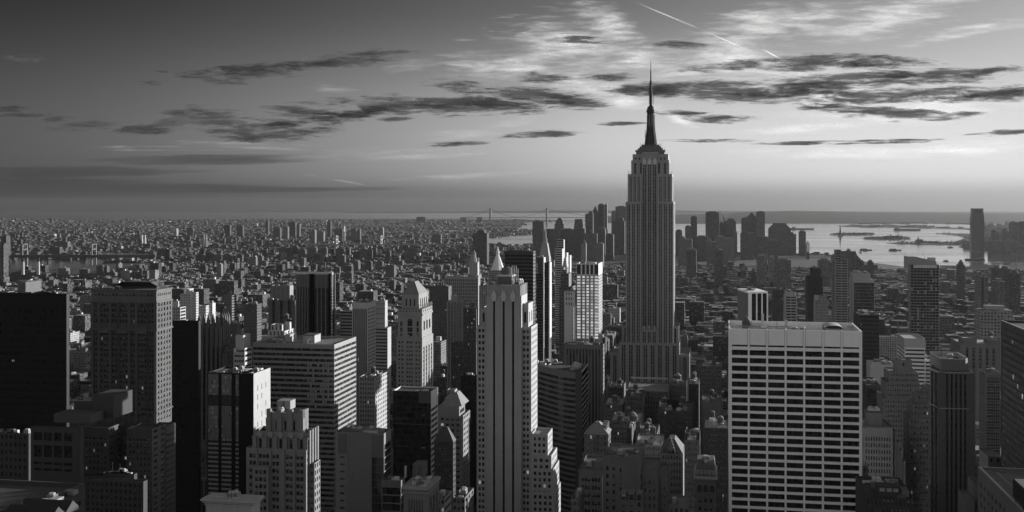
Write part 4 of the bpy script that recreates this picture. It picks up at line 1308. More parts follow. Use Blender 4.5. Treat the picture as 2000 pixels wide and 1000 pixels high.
simple('office_tower', 'ribbed tower with bright west edge, just left of the striped tower', 'tower',
       [(873, 903, 588, 1120, 908, None, None, strips(5, .6, GL_STRIP, .4, .6, .6, 1, 0, 2, .5)), (881, 894, 577, 1128, 897, None, 590)], ST_MID, R_MID, plant=8, seed=3)
simple('office_block', 'long block with a colonnade-like window grid, beyond the pyramid-roofed tower', 'office block',
       [(868, 934, 540, 2100, 938, None, None, win(17, .5, 6.5, .72, .4, 1, 1, top=5, mat=GL_DARK))], ST_MID, R_MID, plant=9, lim=0)
simple('loft_building', 'wide dark loft with rows of small windows, behind the pyramid-roofed tower', 'loft building',
       [(838, 876, 559, 1750, 882, None, None, win(11, .5, 4, .5, .3, mat=GL_SASH))], ST_BRICK, plant=8, tanks=2, lim=0)

# spires of the middle distance
def ex(t):
    for (p, y0, y1, r0, r1) in ((924.5, 512, 497, 8, 4.5), (926, 497, 489, 4.2, 1)):
        k = dep(WX(p, 2900), 2900) / F
        t.single('lantern', ST_MID).lathe(WX(p, 2915), 2915, [(r0 * k, ZP(y0, WX(p, 2915), 2915)), (r1 * k, ZP(y1, WX(p, 2915), 2915))], 8, .39)
simple('clock_tower', 'slender tapering tower with bright west edge, left of the white pyramid', 'tower',
       [(916, 935, 538, 2895, 938, None, None, win(6, .4, 4, .5, .3, mat=GL_DARK)), (916.5, 933, 512, 2900, 936, None, 540, win(5, .4, 4, .5, .3, mat=GL_DARK))], ST_PALE, extra=ex, lim=0)
def white_pyr():
    Y = 1900.0
    cx, cy = WX(968.5, Y), Y + 16
    t = bld('tower', 'gleaming white eight-sided pyramid roof left of the dark slab', 'tower', (WX(940, Y), WX(990, Y), Y, Y + 50))
    k = dep(cx, cy) / F
    z = lambda p: ZP(p, cx, cy)
    wp = stone('gilded_tile', .72, .06, .4, .5)
    t.single('spire_roof', wp).lathe(cx, cy, [(13.5 * k, z(527)), (3.6 * k, z(499))], 8, .39)
    t.single('lantern', wp).lathe(cx, cy, [(3.2 * k, z(499)), (3.0 * k, z(494)), (3.6 * k, z(494)), (.3 * k, z(482))], 8, .39)
    tier(t, WX(954, Y), WX(984, Y), Y, Y + 34, 0, z(527), ST_MID, R_MID, N=win(8, .4, 3.6, .5, .3, mat=GL_SASH))
    tier(t, WX(938, Y), WX(995, Y), Y - 10, Y + 50, 0, z(556), ST_MID, R_MID, N=win(14, .4, 3.6, .5, .3, mat=GL_SASH))
    t.done(10)
white_pyr()
simple('office_tower', 'flat dark slab with pale striped west wall behind the three-striped tower', 'tower',
       [(985.5, 1041.5, 490.5, 1150, 1046.5, None, None, win(1, .99, 3.8, .55, .15, .3, .3, top=3, mat=GL_BLACK, name='window_band'), win(5, .5, 3.8, .5, .3, mat=GL_DARK))], stone('slab_dark', .05, .15, .5), R_DARK, plant=5, hmax=1.5, lim=40)
def clock():
    Y = 2040.0
    t = bld('clock_tower', 'pale campanile-style tower with pyramid top and lantern, behind dark slabs', 'tower', (WX(1052, Y), WX(1076, Y), Y, Y + 24))
    x0, x1 = WX(1053, Y), WX(1072.5, Y)
    z = lambda p: ZP(p, x0, Y)
    tier(t, x0, x1, Y, Y + 24, 0, z(505), ST_PALE, R_MID, N=win(5, .35, 4, .5, .3, mat=GL_SASH), W=win(5, .35, 4, .5, .3, mat=GL_SASH))
    pyramid(t, (x0, x1, Y, Y + 24), z(505), z(475), ST_MID, top=(.52, .52))
    cx, cy = (x0 + x1) / 2, Y + 12
    k = dep(cx, cy) / F
    lm = t.single('lantern', ST_MID); lm.lathe(cx, cy, [(5.2 * k, z(475)), (4.4 * k, z(473)), (4.2 * k, z(466)), (3.0 * k, z(465)), (2.7 * k, z(456)), (1.7 * k, z(451)), (.3 * k, z(445))], 8, .39)
    for p, q in ((1059, 490), (1062.5, 490), (1066, 490), (1061, 484), (1064, 484)):
        x = WX(p, Y); zz = z(q)
        t.pane([(x - .8, Y + 1.5 + (505 - q) * .24, zz), (x + .8, Y + 1.5 + (505 - q) * .24, zz), (x + .8, Y + 2.6 + (505 - q) * .24, zz + 3), (x - .8, Y + 2.6 + (505 - q) * .24, zz + 3)], GL_DARK, 'dormer')
    t.done(20)
clock()
simple('office_tower', 'thin dark stepped tower with bright west edge right of the dark slab, front of two', 'tower',
       [(1048, 1061, 534, 1400, 1065, None, None, win(1, .9, 3.6, .5, .2, mat=GL_RIB, name='window_band')), (1050.5, 1061, 503, 1412, 1065, None, 536)], stone('dk_edge', .07, .1), plant=2, lim=30, extra=lambda t: sunlit_west_slab(t, ((1048, 1061, 534, 1400, 1065), (1050.5, 1061, 503, 1412, 1065))))
simple('office_tower', 'thin black tower with brilliant west edge below the campanile', 'tower',
       [(1063, 1072, 513, 1380, 1077, None, None, win(1, .98, 3.8, .55, .15, .1, .1, mat=GL_BLACK, name='window_band'))], stone('dk_edge2', .04, .1), lim=40, minarea=1, extra=lambda t: sunlit_west_slab(t, ((1063, 1072, 513, 1380, 1077),)))
simple('apartment_tower', 'slim glass tower with overhanging dark top, centre distance', 'apartment tower',
       [(1084, 1098, 486, 1930, 1101, None, None, win(1, .94, 4, .5, .3, mat=GL_RIB, name='window_band')), (1088, 1101, 468, 1950, 1103, None, 512, win(1, .96, 4, .6, .2, mat=GL_BLACK))], stone('slim_wall', .4, .1), lim=20)
simple('apartment_tower', 'narrow white sunlit tower right of the slim overhanging tower', 'apartment tower',
       [(1103, 1107, 494, 1800, 1110, None, None), (1110, 1113, 499, 1780, 1116, None, None)], wg, R_PALE)
def ex(t):
    r, z1 = t.last
    pyramid(t, r, z1 - .2, z1 + 9, ST_PALE, top=(.4, .4), name='roof_cap')
simple('office_tower', 'ornate stepped tower with pale capped roof left of the bright-windowed slab', 'tower',
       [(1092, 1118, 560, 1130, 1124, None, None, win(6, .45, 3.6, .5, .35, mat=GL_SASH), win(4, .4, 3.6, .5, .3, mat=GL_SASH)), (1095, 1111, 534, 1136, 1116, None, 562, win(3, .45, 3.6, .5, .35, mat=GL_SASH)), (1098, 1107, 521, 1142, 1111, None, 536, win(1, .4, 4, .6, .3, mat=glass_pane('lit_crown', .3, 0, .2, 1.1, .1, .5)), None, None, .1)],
       ST_GREY, R_MID, extra=ex, lim=60)
# slab with bright windows
def bright_slab():
    Y = 1100.0
    r = rect(1126, 1169, Y, 1176.5)
    t = bld('office_tower', 'pale slab with five columns of windows bright with reflected sunlight', 'tower', r)
    gb = glass_pane('reflect_glow_window', .5, 1.0, .5, 1.1, .2, .34)  # pane emission stands in for sunlight reflected off other buildings
    st = stone('slab_frame', .30, .1)
    X = lambda p: WX(p, Y)
    z = lambda p: ZP(p, X(1150), Y)
    cols = [(X(a), X(b)) for a, b in ((1126.6, 1134.2), (1137, 1142.4), (1145, 1150.4), (1153.2, 1158.6), (1161, 1168.6))]
    fh = (z(539) - z(666)) / 21.5
    rows = [(z(539) - fh * (i + .70), z(539) - fh * i) for i in range(21)][::-1]
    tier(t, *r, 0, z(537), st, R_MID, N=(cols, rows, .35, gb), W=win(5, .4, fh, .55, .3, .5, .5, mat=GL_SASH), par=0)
    wst = stone('slab_west', .62, .1)
    tier(t, *r, z(537), z(515), wst, R_DARK, N=(cols, [(z(536), z(516.5))], .6, plain('crown_louvre', .05, .8, .2), 'crown_louvre'), par=1)
    clutter(t, r[0] + 1, r[1] - 1, r[2] + 1, r[3] - 1, z(515) - 1, 10, 2.5, 5)
    t.done(100)
bright_slab()
simple('loft_building', 'blank pale wall with one edge of small windows, left of the bright-windowed slab', 'loft building',
       [(1102, 1120.5, 600, 1080, 1126, None, None, ([(WX(1118.6, 1080), WX(1119.9, 1080))], lambda a, b: floors(a, b, 3.4, .5, 2), .3, GL_DARK)), (1102, 1121, 569, 1088, 1126, None, 602, win(3, .4, 5, .6, .4, 1, 1, mat=GL_SASH))], stone('blank_pale', .5, .08), plant=4, lim=30)
def ex(t):
    r = t.first = rect(1101, 1178, 1000, 1180)
simple('office_block', 'dark block with a colonnaded top storey under the bright-windowed slab', 'office block',
       [(1101, 1178, 673, 1000, 1181, None, None, strips(11, .5, GL_DARK, .8, 2, 2, 4, 0, name='tall_window'), win(4, .4, 4, .5, .3, mat=GL_SASH))], ST_GREY, R_DARK, plant=16, tanks=1, seed=14)

# curved, banded block
def curved():
    Y = 800.0
    X = lambda p, y=Y: WX(p, y)
    n = 14
    arc = []
    for i in range(n + 1):
        u = i / n
        y = Y + 44 * (1 - u) ** 1.6 * 0.9
        p = 1042 + (1124 - 1042) * u
        arc.append((WX(p, y), y))
    xr, xf = X(1136.5), X(1136.5)
    yb = YF(1148.5, xr)
    t = bld('office_block', 'curved dark block wrapped in thin pale floor bands', 'office block', (arc[0][0], xr, Y, yb))
    z1 = ZP(727, xr, Y)
    cap = 3.9 * 1.25
    wl = stone('curve_band', .11, .12, .5, .4)
    back = [(p[0], p[1] + .6) for p in arc]
    poly = back + [(xr, Y + .6), (xr, yb), (arc[0][0], yb)]
    t.single('glass_drum', glass_grid('curve_glass', 1.6, 3.9, .008, .22, .1, .03)).prism(poly, 0, z1 - 1)
    z = z1
    k = 0
    while z > 15:
        h = cap if k == 0 else 1.75
        b = t.single('floor_band', wl)
        for p, q, bp, bq in zip(arc[:-1], arc[1:], back[:-1], back[1:]):
            b.face([(*p, z - h), (*q, z - h), (*q, z), (*p, z)])
            b.face([(*p, z), (*q, z), (*bq, z), (*bp, z)])
            b.face([(*bp, z - h), (*bq, z - h), (*q, z - h), (*p, z - h)])
        z -= 3.9 if k else 3.9 + cap - 1.75
        k += 1
    bk = t.single('dark_end_wall', stone('curve_end', .05, .15))
    bk.box(arc[-1][0] + .02, xr, Y - .2, yb, 0, z1)
    wb = t.mb('end_bands', wl)
    z = z1 - 4
    while z > 20:
        wb.box(xr + .003, xr + .22, Y + .3, yb - .3, z - 1.3, z); z -= 3.9
    tp = t.single('roof', R_DARK)
    tp.face([(*p, z1 - .99) for p in back] + [(xr, Y + .6, z1 - .99), (xr, yb, z1 - .99), (arc[0][0], yb, z1 - .99)])
    cp = t.single('coping', ST_MID)
    cp.box(xr - .5, xr + .25, Y - .25, yb, z1 + .003, z1 + .8)
    clutter(t, X(1110, 812), X(1134, 812), 806, yb - 6, z1, 16, 2.6, 41)
    clutter(t, X(1056, 850), X(1100, 850), 846, yb - 3, z1 - 1, 6, 1.5, 42)
    t.done()
curved()

# hip-roofed block, bottom centre
def ex(t):
    r, z1 = t.last
    pyramid(t, r, z1 - .2, ZP(818, r[0], 738), stone('slate_lit', .16, .2, .6, .4, 1.5), top=(.14, .2), name='pyramid_roof', ov=.6)
    d = t.single('dormer', ST_GREY)
    for k in range(3):
        y = r[2] + 5 + k * 7
        d.box(r[1] - 5, r[1] - 1.5, y, y + 2.4, z1, z1 + 5)
simple('office_block', 'square block with a steep slate pyramid roof in the dark low rooftops', 'office block',
       [(1138, 1187, 884, 720, 1195, None, None, win(6, .55, 3.9, .5, .4, 1, 1, mat=GL_SASH_LIT), win(6, .5, 3.9, .5, .4, 1, 1, mat=GL_SASH)), (1141, 1188, 848, 722, 1193, None, 886, win(6, .5, 3.9, .6, .4, 1, 1, top=.3, mat=GL_SASH), win(6, .5, 3.9, .6, .4, mat=GL_SASH), None, .1)], ST_BRICK, extra=ex, lim=60)
# stone block, bottom centre
w_ = win(3, .62, 3.9, .5, .4, 1.0, 1.0, 1, .2, 3, mat=GL_SASH)
def ex(t):
    Y = 556
    zz = lambda p: ZP(p, WX(1215, Y), Y)
    X = lambda p: WX(p, Y)
    for i in range(7):
        t.pane(fquad('N', Y - .003 - .02, X(1210.3), X(1214.2), zz(914 + i * 12.5) - 2.2, zz(914 + i * 12.5)), GL_SASH)
    for p, yy in ((1251, 925), (1251, 945), (1251, 962)):
        t.pane(fquad('N', Y - .025, X(p), X(p + 2.2), zz(yy) - 2.4, zz(yy)), GL_DARK)
    t.single('downpipe', M_UNIT).box(X(1176.5), X(1177.7), Y - .4, Y - .004, 0, zz(930))
    clutter(t, X(1180), X(1248), Y + 4, Y + 24, zz(893) - 1, 12, 2.2, 19)
    clutter(t, X(1133), X(1160), Y + 4, Y + 24, zz(918) - 1, 4, 4, 20)
simple('hotel_block', 'weathered stone block with blank centre wall and paired windows, bottom centre', 'hotel block',
       [(1130, 1177.5, 918, 556, None, 34, None, win(2, .82, 3.9, .5, .4, 1.2, 1.0, 3, .35, 3, mat=GL_SASH)),
        (1177.5, 1252, 893, 556, None, 32, None, (openings(WX(1180, 556), WX(1205, 556), 2, .42, 0, 0), lambda a, b: floors(a, b, 3.9, .5, 4), .4, GL_SASH)),
        (1252, 1286, 919, 558, None, 30, None, win(3, .34, 3.9, .5, .4, 1, 1, top=4, mat=GL_SASH)),
        (1286, 1304, 930, 560, None, 28, None, win(2, .34, 3.9, .5, .4, 1, 1, top=4, mat=GL_SASH))], stone('weathered', .13, .25), R_MID, extra=ex, lim=90)
def ex(t):
    r, z1 = t.last
    for k in range(3):
        m = t.single('dormer', ST_GREY)
        w = (r[1] - r[0]) / 3
        c = r[0] + (k + .5) * w
        m.box(c - w * .32, c + w * .32, r[2] + .5, r[2] + 5, z1 - 1, z1 + 3); m.box(c - w * .38, c + w * .38, r[2] + .2, r[2] + 5.3, z1 + 3, z1 + 3.5, True)
        t.pane(fquad('N', r[2] + .48, c - .9, c + .9, z1, z1 + 2.4), GL_SASH_LIT)
simple('apartment_block', 'low front block with three dormers at the bottom edge, centre', 'apartment block', [(1210, 1256, 977, 500, None, 16, None, win(3, .4, 3.8, .5, .3, mat=GL_SASH))], ST_BRICK, extra=ex)
simple('apartment_block', 'small pale corner block at the bottom edge left of the stone hotel block', 'apartment block', [(1115, 1131, 975, 520, None, 22, None, win(3, .5, 3.8, .5, .3, mat=GL_SASH), None)], ST_GREY, R_MID, plant=3)
simple('apartment_block', 'small pale box-roofed block at the bottom edge right of the three dormers', 'apartment block', [(1306, 1346, 989, 520, None, 20, None, win(4, .5, 3.8, .5, .3, mat=GL_SASH)), (1306, 1322, 984, 522, None, 10, 992)], ST_GREY, R_MID, plant=3)
# gabled block
def ex(t):
    r, z1 = t.last
    g = t.single('gable', ST_GREY)
    X = lambda p: WX(p, 650)
    z = lambda p: ZP(p, r[0], 650)
    c = X(1311)
    for k in range(5):
        w = X(1311 + 8 - k * 1.8) - c
        g.box(c - w, c + w, 649, 651.5, z(886 - k * 6.4), z(879.6 - k * 6.4))
    rf = t.single('steep_roof', plain('slate', .06))
    rf.loft([(r[0], r[2] + 1), (r[1], r[2] + 1), (r[1], r[3]), (r[0], r[3])], z(886), [(r[0] + 5, r[2] + 8), (r[1] - 5, r[2] + 8), (r[1] - 5, r[3] - 6), (r[0] + 5, r[3] - 6)], z(862))
    for p in (1307, 1311, 1315):
        t.pane(fquad('N', 648.95, X(p) - .8, X(p) + .8, z(884), z(877)), GL_SASH, 'gable_window')
simple('apartment_building', 'tall ornate block with a stepped gable and steep roof, right of bottom centre', 'apartment building',
       [(1289, 1334, 886, 650, None, 26, None, win(7, .5, 3.9, .52, .4, 1, 1, top=.4, mat=GL_SASH))], ST_GREY, extra=ex, lim=60)
def ex(t):
    r = rect(1358, 1398, 620, None, 26)
    z = lambda p: ZP(p, r[0], 620)
    X = lambda p: WX(p, 620)
    mn = t.single('mansard', plain('mansard_slate', .09, .7)); mn.loft([(r[0], r[2]), (r[1], r[2]), (r[1], r[3]), (r[0], r[3])], z(930), [(r[0] + .8, r[2] + 2.5), (r[1] - .8, r[2] + 2.5), (r[1] - .8, r[3]), (r[0] + .8, r[3])], z(908))
    for k in range(5):
        x = X(1362 + k * 8)
        d = t.single('dormer', ST_MID); d.box(x - .9, x + .9, r[2] + .3, r[2] + 3, z(926), z(918))
    t.single('cornice', ST_PALE).box(r[0] - .9, r[1] + .9, r[2] - .9, r[3], z(935), z(929.5), True)
    for k in range(3):
        x0, x1 = X(1362 + k * 12), X(1371 + k * 12)
        a = t.single('arched_window', GL_DARK); c, R_ = (x0 + x1) / 2, (x1 - x0) / 2
        a.face([(x0, 619.9, z(960)), (x1, 619.9, z(960))] + [(c + R_ * math.cos(math.pi * i / 8), 619.9, z(949) + R_ * math.sin(math.pi * i / 8)) for i in range(9)])
        ar = t.single('window_surround', ST_MID)
        for i in range(8):
            ar.tube((c + R_ * 1.1 * math.cos(math.pi * i / 8), 619.8, z(949) + R_ * 1.1 * math.sin(math.pi * i / 8)), (c + R_ * 1.1 * math.cos(math.pi * (i + 1) / 8), 619.8, z(949) + R_ * 1.1 * math.sin(math.pi * (i + 1) / 8)), .3, 4)
    clutter(t, r[0] + 2, r[1] - 2, r[2] + 4, r[3] - 2, z(908), 6, 2.5, 61)
simple('apartment_building', 'ornate mansard-roofed block with three arched windows, left of the white tower foot', 'apartment building',
       [(1358, 1398, 931, 620, None, 26, None, win(3, .5, 4.4, .5, .4, 1, 1, top=11, mat=GL_SASH))], ST_GREY, extra=ex, lim=60)
# larger lofts in the dark middle
def ex(t):
    tank(t, WX(1323, 1010), 1010, ZP(752, WX(1323, 1000), 1000), 3.6, 5, 2)
    r = rect(1225, 1305, 960, None, 50)
    t.single('screen_wall', ST_PALE).box(WX(1232, 1006), WX(1304, 1006), 1006, 1007, ZP(752, r[0], 960), ZP(740.5, WX(1270, 1006), 1006))
simple('loft_building', 'broad loft with pale parapet and a water tank, in front of the spired skyscraper', 'loft building',
       [(1222, 1305, 764, 960, None, 50, None, win(14, .5, 3.9, .5, .4, 1, 1, mat=GL_SASH), win(8, .5, 3.9, .5, .4, mat=GL_SASH)), (1307, 1340, 752, 985, None, 30, None, win(6, .5, 3.9, .5, .4, mat=GL_SASH))], ST_BRICK, R_MID, plant=9, extra=ex, lim=30)
def ex(t):
    X = lambda p: WX(p, 905)
    b = t.single('roof_billboard', BLACK); z = lambda p: ZP(p, X(1314), 905)
    b.box(X(1303), X(1326), 905, 905.6, z(801), z(781), True)
    fr = t.single('billboard_frame', M_METAL)
    for p in (1304, 1311, 1318, 1325):
        fr.tube((X(p), 906, z(806)), (X(p), 906, z(782)), .15, 4); fr.tube((X(p), 906, z(790)), (X(p), 909, z(806)), .12, 4)
simple('loft_building', 'wide dark loft carrying a black rooftop billboard', 'loft building',
       [(1284, 1352, 802, 890, None, 44, None, win(12, .5, 3.8, .5, .35, 1, 1, mat=GL_SASH))], ST_DARK, R_DARK, plant=14, tanks=2, seed=31, extra=ex, lim=40)
simple('loft_building', 'tall plain box loft with blank grey top left of the white tower', 'loft building',
       [(1371, 1409, 785, 930, None, 34, None, win(6, .4, 3.8, .5, .35, 1, 1, top=14, mat=GL_SASH))], ST_GREY, R_MID, plant=5, tanks=2, seed=32, lim=30)
for i, (a, b, y, Y, lab) in enumerate([(1220, 1256, 775, 930, 'dark loft below the pale parapet, left'), (1375, 1422, 836, 800, 'loft with bright rooftop boxes beside the white tower'),
        (1180, 1217, 790, 940, 'low loft with pale roof right of the colonnaded block'), (1188, 1216, 757, 1050, 'cluttered pale roofs at the spired skyscraper foot, left'),
        (1358, 1410, 715, 1080, 'loft with tall windows right of the spired skyscraper foot'), (1345, 1365, 750, 1020, 'small pale loft right of the water tank'),
        (1193, 1250, 822, 830, 'low dark loft behind the slate pyramid roof'), (1245, 1283, 848, 780, 'low tar-roofed loft behind the stone hotel block'),
        (1336, 1366, 860, 740, 'narrow dark loft right of the stepped gable'), (1224, 1234, 836, 760, 'slim pale chimney block behind the slate pyramid roof'),
        (1240, 1292, 870, 700, 'low roof with a lit trellis behind the stone hotel block')]):
    simple('loft_building', lab, 'loft building', [(a, b, y, Y, None, 36, None, win(max(3, int((b - a) / 5)), .5, 3.8, .5, .35, 1, 1, mat=GL_SASH))], [ST_BRICK, ST_DARK, ST_GREY, ST_BRICK][i % 4], [R_DARK, R_PALE, R_PALE, R_MID][i % 4], plant=12, tanks=1 + i % 2, seed=50 + i, lim=20)

# ---------------- right-hand side
def pier_box():
    Y = 900
    A, B = (WX(1461, Y), Y), (WX(1499.5, Y + 6), Y + 6)
    Dv = (WX(1440.5, Y + 34), Y + 34)
    Cv = (B[0] + Dv[0] - A[0], B[1] + Dv[1] - A[1])
    t = bld('office_tower', 'dark box tower with four white piers rising behind the broad white tower', 'tower', (Dv[0], B[0], Y, Cv[1]))
    z = lambda p: ZP(p, A[0], Y)
    P = [A, B, Cv, Dv]
    t.single('dark_wall', glass_grid('pierbox_glass', 2.1, 3.8, .008, .05, .03, .02, .3, .012)).prism(P, 0, z(573.5), False)
    t.single('roof_band', ST_WHITE).prism(P, z(573.5), z(570))
    t.single('east_wall', stone('dark_panel2', .07, .1, .4)).loft([A, Dv, (Dv[0] - .05, Dv[1] - .3), (A[0] - .3, A[1] - .05)], 0, [A, Dv, (Dv[0] - .05, Dv[1] - .3), (A[0] - .3, A[1] - .05)], z(573.4))
    L_ = math.hypot(B[0] - A[0], B[1] - A[1]); ux, uy = (B[0] - A[0]) / L_, (B[1] - A[1]) / L_
    for u0, u1 in ((0, .17), (.4, .46), (.67, .73), (.94, 1)):
        p0 = (A[0] + ux * L_ * u0, A[1] + uy * L_ * u0); p1 = (A[0] + ux * L_ * u1, A[1] + uy * L_ * u1)
        q0, q1 = (p0[0] + uy * .7, p0[1] - ux * .7), (p1[0] + uy * .7, p1[1] - ux * .7)
        t.single('pier', ST_WHITE).prism([q0, q1, p1, p0], 0, z(573.6))
    clutter(t, A[0] - 2, B[0] - 8, Y + 10, Y + 30, z(570), 8, 1.6, 91)
    t.done()
pier_box()
simple('apartment_tower', 'dark brick flats with small windows behind the broad white tower', 'apartment tower', [(1509, 1532, 567, 1400, None, 30, None, win(8, .45, 3, .5, .3, mat=GL_SASH))], ST_BRICK, plant=6, lim=0)
simple('apartment_tower', 'balconied pale flats behind the broad white tower', 'apartment tower', [(1533, 1557, 578, 1250, None, 26, None, win(2, .9, 3.1, .5, .8, 1, 1, mat=GL_RIB)), (1534, 1548, 570, 1256, None, 18, 580)], ST_PALE, R_MID, plant=5, lim=40)
simple('apartment_tower', 'dark stepped flats with a pale window strip, behind the broad white tower', 'apartment tower',
       [(1577, 1612, 574, 1345, None, 34, None, win(9, .45, 3, .5, .3, mat=GL_DARK)), (1577, 1607, 541, 1350, None, 30, 576, win(7, .4, 3, .5, .3, mat=GL_DARK)), (1585, 1603, 524, 1356, None, 22, 545)], ST_DARK, plant=4, lim=0,
       extra=lambda t: [t.single('window_strip', ST_PALE).box(WX(1590, 1344.4), WX(1599, 1344.4), 1344.3, 1344.97, ZP(606, WX(1594, 1345), 1345), ZP(576, WX(1594, 1345), 1345))] and None)
simple('hotel_tower', 'grey gothic hotel tower with crenellated top, behind the broad white tower', 'hotel tower',
       [(1593, 1617, 590, 1200, None, 26, None, win(6, .4, 3.2, .5, .3, mat=GL_SASH)), (1602, 1615, 579, 1206, None, 16, 592, win(3, .4, 3.2, .5, .3, mat=GL_SASH))], ST_MID, R_MID, plant=4, lim=0)
simple('apartment_tower', 'tall dark tower with notched top and fine floor lines, right middle', 'apartment tower',
       [(1631, 1656, 507, 1500, 1624, None, None, win(2, .92, 3.3, .6, .6, .6, .6, mat=GL_RIB), None, win(1, .9, 3.3, .5, .4, mat=GL_RIB)), (1631, 1643, 488, 1502, 1629, None, 509, win(1, .9, 3.3, .6, .5, mat=GL_RIB)), (1625, 1632, 499, 1512, None, 14, 510)], stone('line_grey', .24, .1), plant=4, lim=60, minarea=1)
simple('office_tower', 'dark mottled glass tower with pale roof box, right middle', 'tower',
       [(1667, 1708, 547, 1350, None, 44, None, win(1, .98, 3.9, .94, .15, .2, .2, mat=glass_grid('mottled_glass', 1.5, 3.9, .02, .25, .1, .02, .0, .03, wob=.5), name='glass_wall')), (1666, 1700, 534, 1356, None, 30, 549)], stone('mottle_top', .34, .1), R_MID, plant=14, hmax=2, lim=40)
simple('office_block', 'black low tower right of the broad white tower', 'office block', [(1677, 1717, 615, 1100, None, 40, None, win(9, .7, 3.9, .5, .2, mat=GL_BLACK))], ST_DARK, R_PALE, plant=12, lim=0)
def ex(t):
    Y = 1300
    X = lambda p: WX(p, Y)
    z = lambda p: ZP(p, X(1800), Y)
    s_ = t.single('sloped_crown', stone('crown_grey', .28, .1))
    x0, x1 = X(1774), X(1831)
    za, zb_ = z(502), z(511)
    y0, y1 = Y + 6, Y + 30
    s_.face([(x0, y0, z(526)), (x1, y0, z(526)), (x1, y0, zb_), (x0 + (x1 - x0) * .3, y0, za), (x0, y0, za)])
    s_.face([(x0, y0, za), (x0 + (x1 - x0) * .3, y0, za), (x0 + (x1 - x0) * .3, y1, za), (x0, y1, za)])
    s_.face([(x0 + (x1 - x0) * .3, y0, za), (x1, y0, zb_), (x1, y1, zb_), (x0 + (x1 - x0) * .3, y1, za)])
    s_.face([(x0, y1, z(526)), (x0, y0, z(526)), (x0, y0, za), (x0, y1, za)]); s_.face([(x1, y0, z(526)), (x1, y1, z(526)), (x1, y1, zb_), (x1, y0, zb_)])
    s_.face([(x1, y1, z(526)), (x0, y1, z(526)), (x0, y1, za), (x1, y1, zb_)])
    t.single('lift_house', stone('lift_pale', .45, .1)).box(X(1817), X(1830), Y + 8, Y + 18, z(515), z(503.5))
    t.single('white_band', stone('band_pale', .5, .1)).box(X(1784), X(1830), Y - .6, Y - .003, z(523.5), z(517.3))
    for i in range(46):
        zc = z(527) - 3.25 * i
        t.single('balcony_slab', stone('balcony', .35, .1)).box(X(1779), X(1834.5) + .4, Y - 1.3, Y - .004, zc - .3, zc, True)
    for i in range(60):
        p = rr.choice([1780, 1792, 1802, 1806, 1818, 1822, 1827]) ; j = rr.randrange(45)
        zc = z(527) - 3.25 * j
        t.single('wall_panel', stone('patch_pale', .34, .1)).box(X(p), X(p + 2.6), Y - .25, Y - .005, zc - 3.0, zc - .3)
simple('apartment_tower', 'tallest right-hand residential tower with sloping crown and balcony slabs', 'apartment tower',
       [(1778, 1834.5, 517, 1300, 1774, None, None, win(9, .82, 3.25, .7, .4, .5, .5, mat=GL_RIB), None, win(3, .4, 3.25, .5, .3, mat=GL_DARK))], stone('res_grey', .16, .12), R_MID, extra=ex, lim=30, minarea=2)
# white banded office block right
simple('office_block', 'white banded block with taller blank top, right of the broad white tower', 'office block',
       [(1767, 1807, 679, 1050, 1752, None, None, win(1, .97, 3.5, .42, .3, .3, .3, top=.5, mat=GL_RIB, name='window_band'), None, win(1, .95, 3.5, .42, .3, mat=GL_RIB, name='window_band')),
        (1766, 1807, 661, 1050.02, 1752, None, 679, None, None, None, 1.0, stone('top_grey', .36, .1)),
        (1807, 1832, 703, 1056, None, 30, None, win(1, .97, 3.5, .42, .3, .3, .3, top=.5, mat=GL_RIB, name='window_band'))], stone('band_white', .6, .1), R_PALE, plant=6, lim=50, minarea=2)
simple('exhibition_hall', 'low building with white flat roof lights right of the broad white tower', 'hall', [(1700, 1746, 712, 1000, 1692, None, None), ], stone('hall_white', .45, .1), R_PALE, plant=10, hmax=1.6, tanks=0, seed=44)
zg = stone('zig_stone', .16, .15)
ws = lambda n: win(n, .45, 3.5, .5, .35, .8, .8, mat=GL_SASH)
simple('office_tower', 'pale ziggurat tower with boxy blank top, right of the broad white tower', 'tower',
       [(1726, 1800, 780, 842, 1712, None, None, ws(14), None, ws(5)), (1730, 1797, 748, 846, 1720, None, 782, ws(13), None, ws(4)), (1737, 1794, 728, 850, 1726, None, 750, ws(11), None, ws(4)), (1748, 1781, 703, 858, 1744, None, 732, win(1, .1, 6, .4, .3, mat=GL_DARK))], zg, R_MID, plant=4, seed=4, lim=80)
simple('office_block', 'grey stepped block with terraces, left of the chamfered dark tower', 'office block',
       [(1776, 1822, 818, 712, 1764, None, None, win(7, .5, 3.6, .5, .35, .6, .6, mat=GL_SASH_LIT), None, ws(4)), (1784, 1822, 790, 716, 1772, None, 820, win(6, .5, 3.6, .5, .35, .6, .6, mat=GL_SASH), None, ws(3)), (1791, 1822, 771, 720, 1782, None, 792, win(5, .5, 3.6, .5, .35, .6, .6, mat=GL_SASH), None, ws(3)), (1803, 1822, 755, 726, 1798, None, 775)], stone('terrace', .11, .15), R_MID, plant=3, lim=60)
simple('office_block', 'dark glass block hidden beside the broad white tower, behind cooling towers', 'office block', [(1692, 1720, 752, 900, None, 40, None, win(1, .98, 3.8, .92, .15, .2, .2, mat=GL_BLACK, name='glass_wall'))], ST_DARK, plant=4)
def ex(t):
    Y = 690; X = lambda p: WX(p, Y)
    z = lambda p: ZP(p, X(1712), Y)
    t.single('bulkhead', ST_BRICK).box(X(1697), X(1727), Y + 8, Y + 20, z(836) - 1, z(811))
    for k in range(2):
        m = t.single('cooling_tower', M_UNIT2); x = X(1700 + k * 12)
        m.box(x, x + 3.2, Y + 9, Y + 13, z(811) + .8, z(802), True); m.lathe(x + 1.6, Y + 11, [(1.3, z(802)), (1.2, z(800))], 10)
        for a in (0.1, 3.0): m.box(x + a, x + a + .15, Y + 9, Y + 9.2, z(811), z(811) + .8)
